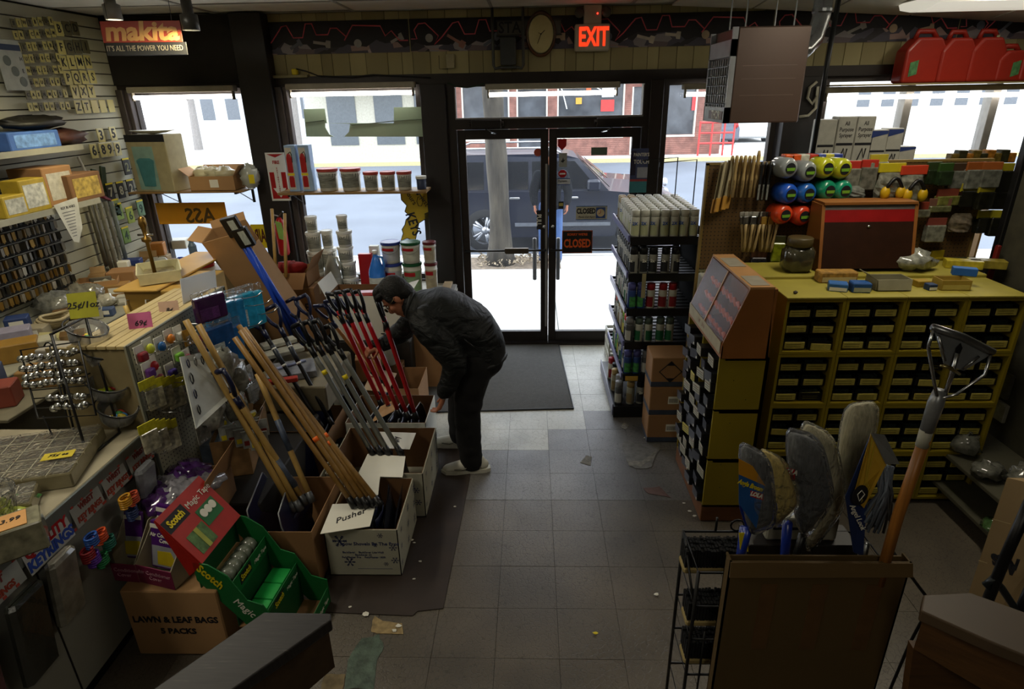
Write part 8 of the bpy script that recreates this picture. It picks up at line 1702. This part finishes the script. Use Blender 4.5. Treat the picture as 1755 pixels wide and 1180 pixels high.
def rail_wood(a_,c_,scr):
 m=bpy.data.materials.new('worn_rail');m.use_nodes=True;tr_=m.node_tree;bs=tr_.nodes['Principled BSDF'];g=tr_.nodes.new('ShaderNodeTexCoord');mp=tr_.nodes.new('ShaderNodeMapping');mp.inputs['Rotation'].default_value=(0,0,R(-40));mp.inputs['Scale'].default_value=(9,160,9);n=tr_.nodes.new('ShaderNodeTexNoise');n.inputs['Scale'].default_value=1.5;n.inputs['Detail'].default_value=8
 tr_.links.new(g.outputs['Object'],mp.inputs[0]);tr_.links.new(mp.outputs[0],n.inputs[0]);r=tr_.nodes.new('ShaderNodeValToRGB');r.color_ramp.elements[0].position=.35;r.color_ramp.elements[0].color=(*lin(a_),1);r.color_ramp.elements[1].position=.66;r.color_ramp.elements[1].color=(*lin(c_),1);e=r.color_ramp.elements.new(.78);e.color=(*lin(scr),1);tr_.links.new(n.outputs[0],r.inputs[0]);tr_.links.new(r.outputs[0],bs.inputs['Base Color']);bs.inputs['Roughness'].default_value=.5;return m
RW1=rail_wood('#1a1716','#282423','#5b5348');RW2=mat('#3a2a18',.55,var=.2,scale=6,stretch=(1,5,5));RW3=mat('#4d3d2c',.5,var=.12,scale=5);RW4=mat('#4f3418',.55,var=.22,scale=6,stretch=(1.2,1.2,9),bump=.1)
t,c,poly=beam('dark worn painted wooden banister cap at the bottom left',((452,1048),(566,1050),(568,1062),(400,1180),(330,1260),(180,1260),(262,1180)),1.22,.24,RW1,RW2)
a1=PZ(560,1062,1.19);a2=PZ(320,1250,1.19);
b=MB();n_=V((a1.y-a2.y,-(a1.x-a2.x),0)).normalized();n_=n_ if n_.x<0 else-n_;b.slab(*[p-c for p in(a1+n_*.02,a2+n_*.02,a2+n_*.02-V((0,0,.17)),a1+n_*.02-V((0,0,.17)))],.02);b.build('side_board',RW2,t)
t,c,poly=beam('brown wooden banister cap with a lighter top at the bottom right',((1583,1018),(1662,1014),(1900,1100),(1900,1180),(1700,1100),(1578,1046)),1.18,.30,RW3,RW4)
a1=PZ(1586,1046,1.145);a2=PZ(1900,1180,1.145);b=MB();b.slab(*[p-c for p in(a1,a2,a2-V((0,0,.20)),a1-V((0,0,.14)))],.02);b.build('side_board',RW4,t)
b=MB();b.slab(*[p-c for p in(a1+V((0,.0,-.14)),a1+V((.3,-.02,-.16)),a1+V((.28,0,-.45)),a1+V((.04,0,-.45)))],.03);b.build('lower_post',RW4,t)
# LEFT WALL GOODS
def WP(px,py,x=-3.80):return PX(px,py,x)
LC=mat('#b3a865',.45,var=.05);LCD=mat('#1c1a14',.5);LCM=mat('#5a553a',.5)
GRID=((50,100,'BCD',1),(82,104,'FGHI',1),(108,108,'KLMN',0),(134,116,'PQRS',0),(158,128,'VXY',0),(184,134,'ZTIIE',0))
for r_,(py,px0,s_,dk)in enumerate(GRID):
 for k,ch in enumerate(s_):
  p=WP(px0+k*14,py-k*.5);w=.043;t=thing('letter_card','yellow adhesive letter card %s hanging on the slatted wall'%ch if r_!=5 or k<2 else 'blank bright letter card in the lowest row of letters, %s'%('left','middle','right')[k-2],'letter card',p+V((.0,0,-.05)),group='letter cards')
  b=MB();b.bbox(.0,.006,-w,w,0,.105,.002);b.build('card',LCM if dk and k>0 else LC,t)
  if r_<5 or k<2:text(ch,.085,INK,t,(.0068,0,.052),rot=TO_PX,bold=.002,sx=.9)
for r_ in range(9):
 for k in range(8 if r_<8 else 3):
  p=WP(22+r_*4.2+k*9.2,40+r_*20.5-k*.6+(k*.3*r_/8));t=thing('small_letter_card','small letter card, %s in the %s row on the slatted wall'%(ORD[k].replace('nearest','1st'),ORD[r_].replace('nearest','1st')),'letter card',p,group='small letter cards')
  b=MB();b.bbox(0,.005,-.022,.022,-.03,.03,.001);b.build('card',LC if(k+r_)%3 else LCM,t);text('SNCEBIMARHWLE0UY'[(k*5+r_*3)%16],.036,INK,t,(.0056,0,0),rot=TO_PX,bold=.001)
for k,(px,py,ch)in enumerate(((172,232,'3'),(193,229,'5'),(160,259,'6'),(176,257,'8'),(187,256,'9'),(201,255,'9'))):
 p=WP(px,py);t=thing('number_card','cream house number %s hanging on the slatted wall, %s'%(ch,('upper left','upper right','lower row first','lower row second','lower row third','lower row last')[k]),'number card',p);b=MB();b.bbox(0,.008,-.045,.045,-.06,.06,.003);b.build('card',mat('#bdb276',.4,coat=.3),t);text(ch,.11,INK,t,(.0088,0,0),rot=TO_PX,bold=.003)
for k,(px,py,ch,c_,c2)in enumerate(((188,328,'7','#17160f','#a9a48a'),(206,325,'8','#17160f','#a9a48a'),(223,321,'2','#17160f','#a9a48a'),(216,285,'2','#1a1a10','#8a8a60'),(203,362,'4','#7f9a4a','#1d3a2a'),(222,368,'6','#8a9a3a','#1d3a2a'),(240,356,'9','#6a8a6a','#1d3a2a'),(215,402,'4','#6a8a3a','#203a20'),(198,355,'5','#7f8f5a','#1d3a2a'))):
 p=WP(px,py);t=thing('number_pack','%s packed house number %s low on the slatted wall, %s'%('black' if k<4 else 'green yellow',ch,('first','second','third','upper','first of the green ones','second of the green ones','last of the green ones','lowest','leftmost')[k]),'number pack',p);b=MB();b.bbox(0,.01,-.05,.05,-.075,.075,.002);b.build('card',mat(c_,.5,var=.2),t);text(ch,.11,mat(c2,.5),t,(.011,0,-.01),rot=TO_PX,bold=.002)
 b=MB();b.box(0.0105,.011,-.05,.05,.06,.075);b.build('yellow_band',YEL,t)
t=thing('product_poster','white poster with a blue band at the left edge of the slatted wall','poster',WP(22,112));b=MB();b.bbox(0,.006,-.13,.11,-.17,.17,.002);b.build('sheet',mat('#a4a79d',.6),t);b=MB();b.box(.0062,.007,-.13,.11,.10,.14);b.build('blue_band',mat('#2a3a55',.5),t)
for k in range(3):b=MB();b.lathe([(.001,0),(.035,0),(.035,.001)],12,M=Matrix.Translation((.0075,-.05+.05*k,.03-.07*k))@Matrix.Rotation(PI/2,4,'Y'));b.build('printed_shape',mat('#5f665f',.6),t)
SHM=mat('#8c8a7b',.5,var=.08)
for(z,x1,y0,y1,lb)in((2.165,-3.50,3.2,4.9,'upper grey shelf on the slatted wall'),(1.765,-3.42,3.0,4.82,'second grey shelf on the slatted wall')):
 b=MB();b.bbox(XL,x1,y0,y1,z-.02,z,.003);b.box(x1-.01,x1+.001,y0,y1,z-.035,z+.006);solo('wall_shelf',lb,'shelf',b,SHM)
def onshelf(nm,lb,cat,px,py,x,z,dx,dy,h,m,extra=None,fn='box',rz=0):
 p=PX(px,py,x);b=MB()
 if fn=='box':b.bbox(-dx,dx,-dy,dy,0,h,.006)
 else:b.crumple((0,0,h/2),dx,dy,h/2,rnd,.18,14,9)
 t=thing(nm,lb,cat,(x,p.y,z),rz=rz);b.build('body',m,t,fn!='box')
 if extra:b=MB();b.box(dx,dx+.002,-dy*.8,dy*.8,h*.15,h*.85);b.build('label',extra,t)
onshelf('blue_box','blue printed box on the upper wall shelf','box',35,245,-3.64,2.166,.12,.24,.12,mat('#3c5fa0',.5,var=.12),mat('#5f83b8',.5,var=.4,scale=25))
onshelf('brown_bag','dark red brown bag on the upper wall shelf right of the blue box','bag',110,238,-3.62,2.166,.10,.22,.12,mat('#4a2a20',.5,var=.25),None,'c')
onshelf('black_bag','black folded bag lying on the blue box','bag',60,212,-3.66,2.287,.12,.30,.10,mat('#16150f',.5),None,'c')
onshelf('carton','brown carton with a printed label at the back of the second shelf','box',70,300,-3.62,1.766,.13,.15,.27,CARD,mat('#a9a598',.6,var=.2,scale=30));onshelf('carton','open brown carton with small lamp boxes on the second shelf','box',125,340,-3.58,1.766,.14,.18,.20,CARD_D,mat('#a38a3a',.5,var=.5,scale=30))
onshelf('lamp_box','yellow and white light bulb box, leftmost on the second shelf','box',12,350,-3.50,1.766,.06,.10,.14,mat('#a38c2a',.5,var=.2),mat('#a7a79c',.5,var=.4,scale=30));onshelf('lamp_box','yellow and white light bulb box left of the brown cartons','box',48,345,-3.52,1.766,.07,.12,.22,mat('#9a8426',.5,var=.2),mat('#b0b0a6',.5,var=.4,scale=30))
t=thing('paper_list','white printed price list hanging from the second shelf edge','paper',PX(112,347,-3.405));b=MB();b.prism([(-.12,0),(.13,.02),(.10,-.2),(.02,-.30),(-.03,-.28)],(0,0,0),(0,1,0),(0,0,1),(1,0,0),.001);b.build('sheet',mat('#b4b4ac',.7),t);text('KEY BLANKS',.026,INK,t,(.0018,.01,-.035),rot=TO_PX)
for k in range(9):b=MB();b.box(.0012,.0018,-.06+k*.005,.07-k*.006,-.07-k*.022,-.065-k*.022);b.build('printed_line',mat('#55555a',.7),t)
t=thing('key_rack','dark wall rack of hanging keys and locks under the second shelf','display rack',(-3.78,4.0,1.1));b=MB();b.box(XL,XL+.03,3.2,4.78,1.08,1.72);b.build('rack_panel',mat('#211f18',.7),t,world=1)
kmesh=[]
for c_ in('#7d7460','#a39a84','#8a6a2c','#3a3830'):
 b=MB();b.lathe([(.001,-.002),(.014,-.002),(.014,.002),(.001,.002)],8,M=Matrix.Rotation(PI/2,4,'Y'));b.box(-.002,.002,-.005,.005,-.05,-.012);b.box(-.012,.004,-.016,.016,-.04,.016);o=b.build('key',mat(c_,.3,metal=.6));kmesh.append(o.data);bpy.data.objects.remove(o)
for r_ in range(7):
 z=1.68-r_*.088;b=MB();b.tube([(XL+.06,3.2,z+.022),(XL+.06,4.76,z+.022)],.004,4);b.build('rack_rail',mat('#8a8878',.4),t,world=1)
 for k in range(32):o=bpy.data.objects.new('key',kmesh[rnd.randrange(4)]);COL.objects.link(o);o.parent=t;o.location=V((XL+.065+rnd.uniform(0,.02),3.24+k*.048,z))-t.location;o.rotation_euler=(rnd.uniform(-.1,.1),0,rnd.uniform(-.5,.5))
for k,(px,py,c_,h,lb)in enumerate(((160,400,'#6b6a60',.75,'grey tube hanging low on the wall, first'),(170,410,'#85847a',.75,'grey tube hanging low on the wall, second'),(180,405,'#74746c',.75,'clear tube of rods on the wall'),(190,405,'#7a8484',.65,'pale strip pack with red and green print'),(152,400,'#55544a',.7,'dark grey tube next to the key rack'))):
 p=PX(px,345,-3.76);b=MB();b.cyl((0,0,0),(0,0,-h*.8),.018,n=8);b.cyl((0,0,-h*.8),(0,0,-h*.86),.012,n=6);solo('hanging_tube',lb,'tube',b,mat(c_,.3,coat=.4,var=.2),loc=p,smooth=True)
p0=PX(133,265,-3.7);b=MB();b.tube([PX(133,268,-3.81),PX(150,300,-3.80),PX(160,322,-3.79)],.010,6);solo('white_rod','white rod hanging diagonally below the upper shelf','rod',b,WHITE);b=MB();b.tube([PX(162,320,-3.81),PX(172,335,-3.80),PX(190,343,-3.80)],[.016,.02,.012],7);solo('red_snips','red handled snips beside the open carton','tool',b,mat('#8a1a30',.4),smooth=True)
for k,(px,py)in enumerate(((150,292),(160,290),(175,285))):p=PX(px,py,-3.81);b=MB();b.bbox(-.01,.01,-.03,.03,-.22,0,.003);solo('green_packet','dark green packet hanging below the number cards, %s'%('left','middle','right')[k],'packet',b,mat('#27351a',.4,var=.4),loc=p,rot=(R(-14),0,0))
ZC=.95
t=thing('wall_counter','long grey counter shelf with white price tags along the slatted wall','counter',(-3.5,3.9,0));b=MB();b.bbox(XL,-3.14,2.7,5.40,ZC-.03,ZC,.004);b.build('worktop',SHM,t,world=1);b=MB();b.box(XL,-3.3,2.75,5.38,.0,ZC-.031);b.build('base',mat('#2d2a22',.7),t,world=1)
b=MB();b.box(-3.15,-3.135,2.7,5.40,ZC-.06,ZC+.004);b.build('edge_strip',mat('#77766c',.4,metal=.4),t,world=1)
for k in range(9):b=MB();y=3.5+k*.2;b.bbox(-3.134,-3.131,y,y+.12,ZC-.13,ZC-.01,.001);b.build('price_tag',mat('#8d8fa0',.6,var=.3,scale=30),t,world=1)
def W3(px,py,z=ZC):return PZ(px,py,z+.001)
for k,(nm,lb,px,py,w,d,h,m_,rz,op)in enumerate((('carton','brown carton of small white bags, centre of the wall counter',175,505,.30,.22,.14,CARD2,.5,1),('carton','brown carton at the far end of the wall counter by the tray',218,492,.22,.2,.16,CARD,.3,0),('carton','small brown carton left of the centre one on the wall counter',115,515,.16,.16,.13,CARD,.4,0),('carton','open tan carton with orange stripes on the wall counter',90,488,.26,.2,.10,mat('#a8754a',.7),.5,1),('white_carton','grey white carton, upper of the pair on the wall counter',158,440,.22,.16,.09,mat('#8f8c7c',.6),.2,0),('white_carton','grey white carton, lower of the pair on the wall counter',162,462,.24,.16,.08,mat('#86836f',.6),.2,0),('blue_box','dark blue flat box below the grey cartons',145,475,.18,.12,.05,mat('#22336a',.5),.3,0),('blue_box','navy and white box beside the tray',205,478,.2,.14,.08,mat('#242f4c',.5,var=.3),.3,0),('small_carton','white small carton on the boxes left of the navy one',180,480,.1,.08,.06,PAPER,.2,0),('purple_box','white and purple box near the left edge of the picture',22,590,.24,.14,.11,mat('#8f8a9c',.5,var=.15),.6,0),('yellow_box','yellow brown box under the purple one at the left edge',30,615,.26,.16,.12,mat('#8c6a2c',.5,var=.15),.6,0),('white_carton','cream paper sleeve in front of the rope coil',70,605,.2,.14,.10,mat('#a09c88',.6),.6,0),('wood_tray','small tan tray with silver parts',120,582,.2,.12,.05,mat('#8a6f48',.6),.6,1),('orange_box','orange and white hanging box at the left edge by the key rack',20,455,.12,.12,.22,mat('#8f5a1c',.5,var=.2),.3,0))):
 p=W3(px,py);carton(nm,lb,'box',(max(p.x,XL+.12)if p.x<-3.3 else min(p.x,-3.1),p.y,ZC+.001+(.09 if k==4 else.12 if k in(6,8)else 0)),w,d,h,m_,rz=rz,open_=bool(op),flaps=(0,0,0,0),tape=False)
b=MB();b.bbox(-3.10,-2.98,2.72,3.5,.0,ZC-.0,.004);b.bbox(-3.12,-2.72,2.70,3.5,ZC-.02,ZC,.004);solo('side_table','narrow table between the wall counter and the wire rack','table',b,mat('#6d6753',.6))
for k,(px,py,r3,c_,lb)in enumerate(((20,540,(.14,.12,.09),'#77776e','large clear bag at the left edge on the wall counter'),(60,520,(.16,.12,.08),'#6f6c62','clear bag of pipes beside the striped carton'),(100,500,(.10,.10,.06),'#8f8d80','white plastic bag in the striped carton'),(185,525,(.07,.06,.05),'#a9a595','small white bag in front of the centre carton'),(195,500,(.07,.07,.05),'#9a988a','small pale bag at the right of the centre carton'))):
 p=W3(px,py);b=MB();b.crumple((0,0,r3[2]),*r3,rnd,.25,12,8);solo('plastic_bag',lb,'bag',b,mat(c_,.15,coat=.7,var=.45,scale=25),smooth=True,loc=(max(p.x,XL+.18),p.y,ZC+.002))
p=W3(85,560);t=thing('rope_coil','coiled cream rope on the wall counter','rope',(p.x,p.y,ZC+.001))
for k in range(5):b=MB();b.tube([(.09*math.cos(a)*(1+.12*math.sin(3*a+k))+.02*k,.11*math.sin(a),.014+.018*k+.006*math.sin(2*a))for a in[i*PI/9 for i in range(18)]],.012,6,closed=True);b.build('rope_loop',mat('#a89a78',.8,bump=.4),t,True)
a=PY(172,38,4.5);e=PY(303,38,4.5);t=thing('hanging_sign','red hanging sign reading makita with a black slogan strip','sign',((a.x+e.x)/2,4.5,PY(240,95,4.5).z));w=e.x-a.x;h=a.z-t.location.z+.005;t.rotation_euler=(R(-6),0,R(6))
b=MB();b.bbox(-w/2,w/2,-.004,.004,h*.38,h,.002);b.build('red_board',mat('#6e2012',.6),t);b=MB();b.bbox(-w/2+.01,w/2+.02,-.0045,.0045,0,h*.38,.002);b.build('black_strip',BLACK,t)
text('makita',.16,mat('#8f6a3c',.6),t,(0,-.006,h*.68),bold=.006,sx=1.12,shear=.1);text("IT'S ALL THE POWER YOU NEED",.048,mat('#6f685a',.6),t,(.005,-.006,h*.2),sx=.72)
b=MB();
for s_ in(-.4,.4):b.cyl((s_*w,0,h),(s_*w,0,CEIL-t.location.z-.0),.002,n=4)
b.build('hanging_wire',BLACK,t)
for k,(px,py,y)in enumerate(((328,52,4.45),(196,34,4.62))):
 p=PY(px,py,y);t=thing('spot_lamp',('right cylinder spot lamp beside the red sign','left cylinder spot lamp behind the red sign')[k],'lamp',p);b=MB();b.lathe([(.050,0),(.055,.0),(.055,.09),(.034,.10),(.034,CEIL-p.z)],20,cap=False);b.build('housing',mat('#2a2926' if k==0 else '#6b6a64',.4),t,True)
 b=MB();b.lathe([(.001,.012),(.05,.012),(.05,.02)],18);b.build('lamp_face',mat('#fff3cf',emit=14),t);b=MB();b.box(-.05,-.035,.03,.05,.1,CEIL-p.z);b.build('track_arm',mat('#55534c',.4),t)
 l=bpy.data.lights.new('spot_lamp_light','SPOT');l.energy=26;l.color=(1,.86,.5);l.spot_size=R(75);l.spot_blend=.6;l.shadow_soft_size=.05;o=bpy.data.objects.new('spot_lamp_light',l);COL.objects.link(o);o.location=p+V((0,0,-.02));tgt=(V((-3.8,5.2,2.1)),V((-3.5,4.3,1.0)))[k];o.rotation_euler=(tgt-o.location).to_track_quat('-Z','Y').to_euler()
for k,(nm,lb,px,py,c_,shp)in enumerate((('aerosol_can','blue and white aerosol can on the platform left of the tall carton',330,425,'#5f7488','can'),('blue_tool','bright blue plastic tool in front of the orange sign',305,418,'#2340a0','c'),('red_tub','low red tub beside the aerosol can',345,430,'#8a1c1c','tub'),('red_gloves','dark red gloves lying before the red tub',335,450,'#7c1c20','c'),('brown_box','plain tan box behind the blue tool',300,405,'#9a7a50','b'),('white_roll','white rolls lying right of the brass fitting',270,430,'#a9a9a0','c'))):
 y=5.6 if k!=4 else 5.85;p=PY(px,py,y);b=MB()
 if shp=='can':b.lathe([(.036,0),(.036,.2),(.02,.23),(.02,.26)],14)
 elif shp=='tub':b.lathe([(.09,0),(.10,.09),(.10,.1)],16)
 elif shp=='b':b.bbox(-.2,.2,-.08,.08,0,.3,.005)
 else:b.crumple((0,0,.04),.13,.06,.045,rnd,.25,12,8)
 solo(nm,lb,'goods',b,mat(c_,.4,var=.1),smooth=shp in('c',),loc=(p.x,y,ZP+.30 if k not in(4,)else ZP+.002))
b=MB();b.bbox(-3.55,-2.72,5.46,5.75,ZP,ZP+.298,.004);solo('platform_riser','wooden riser on the platform under the blue tool and red tub','riser',b,mat('#6d5a3c',.6))
CL=((140,455,.16,.12,.10,'#7d6a48','brown box leaning against the key rack bottom'),(190,455,.14,.10,.09,'#9a9786','pale box just left of the brass fitting'),(205,505,.18,.14,.10,'#94703f','tan box at the counter front edge below the tray'),(150,520,.16,.12,.09,'#8a8a7a','grey open packet box in the middle of the wall counter'),(160,545,.14,.10,.07,'#a3a08f','white box near the counter front edge'),(120,545,.16,.12,.08,'#6b4e2c','dark brown box behind the yellow price note'),(60,575,.18,.12,.07,'#8f8670','cream box left of the rope coil'),(100,465,.16,.12,.12,'#86683f','brown box under the lower end of the key rack'),(45,500,.16,.14,.14,'#5f5a50','grey box beside the clear bag of pipes'),(10,565,.14,.12,.10,'#2a3c6a','blue box at the left edge above the purple one'),(80,600,.14,.10,.06,'#a8a070','yellowish box in front of the rope coil'),(185,540,.10,.08,.06,'#3a4a6a','small blue grey box by the counter edge'),(215,520,.10,.08,.07,'#aaa696','small white box nearest the wood organiser'),(130,500,.12,.10,.16,'#a3835a','tall tan box in the middle of the wall counter'))
for k,(px,py,w,d,h,c_,lb)in enumerate(CL):
 p=W3(px,py);x=min(max(p.x,XL+w/2+.06),-3.2);t=carton('goods_box',lb,'box',(x,p.y,ZC+.002),w,d,h,mat(c_,.6,var=.12,scale=8),rz=.15+.1*(k%5),open_=k%3==1,flaps=(0,0,1,0),tape=False)
 if k%3==1:
  for q in range(3):b=MB();b.crumple((0,0,h*.55),w*.2,d*.3,h*.35,rnd,.2,8,5,M=Matrix.Translation((-w*.25+q*w*.25,0,0)));b.build('small_packet',mat(('#a9a79a','#8c8a7e','#9a7a48')[q],.4,coat=.3),t,True)
 else:b=MB();b.box(-w*.3,w*.3,-d/2-.001,-d/2,h*.3,h*.8);b.build('label',PAPER,t)
for k,(x,y,w,d,h,c_,lb)in enumerate(((-2.9,3.38,.2,.16,.14,'#9a958a','grey white box on the side table behind the wire rack'),(-2.85,3.15,.22,.16,.10,'#8c6a3c','tan box on the side table behind the wire rack'),(-2.9,2.88,.18,.14,.12,'#7c3a2c','red brown box on the side table'),(-3.02,3.0,.10,.2,.16,'#3f4a6a','slate blue box on the side table'))):
 carton('goods_box',lb,'box',(x,y,ZC+.001),w,d,h,mat(c_,.6,var=.15,scale=8),rz=.2*k,tape=False)
p=PY(1715,8,5.45);t=thing('ceiling_light','white bulging ceiling lamp cover at the top right','lamp',(p.x,5.45,p.z-.03));b=MB();b.prism([(-.3,.085),(-.26,.03),(-.1,0),(.1,0),(.26,.03),(.3,.085)],(-.62,0,0),(0,1,0),(0,0,1),(1,0,0),1.3);b.build('diffuser',mat('#d9d4c4',emit=.45),t);b=MB();b.box(-.64,.70,-.32,.32,.08,.095);b.build('lamp_frame',mat('#b9b5a8',.5),t)
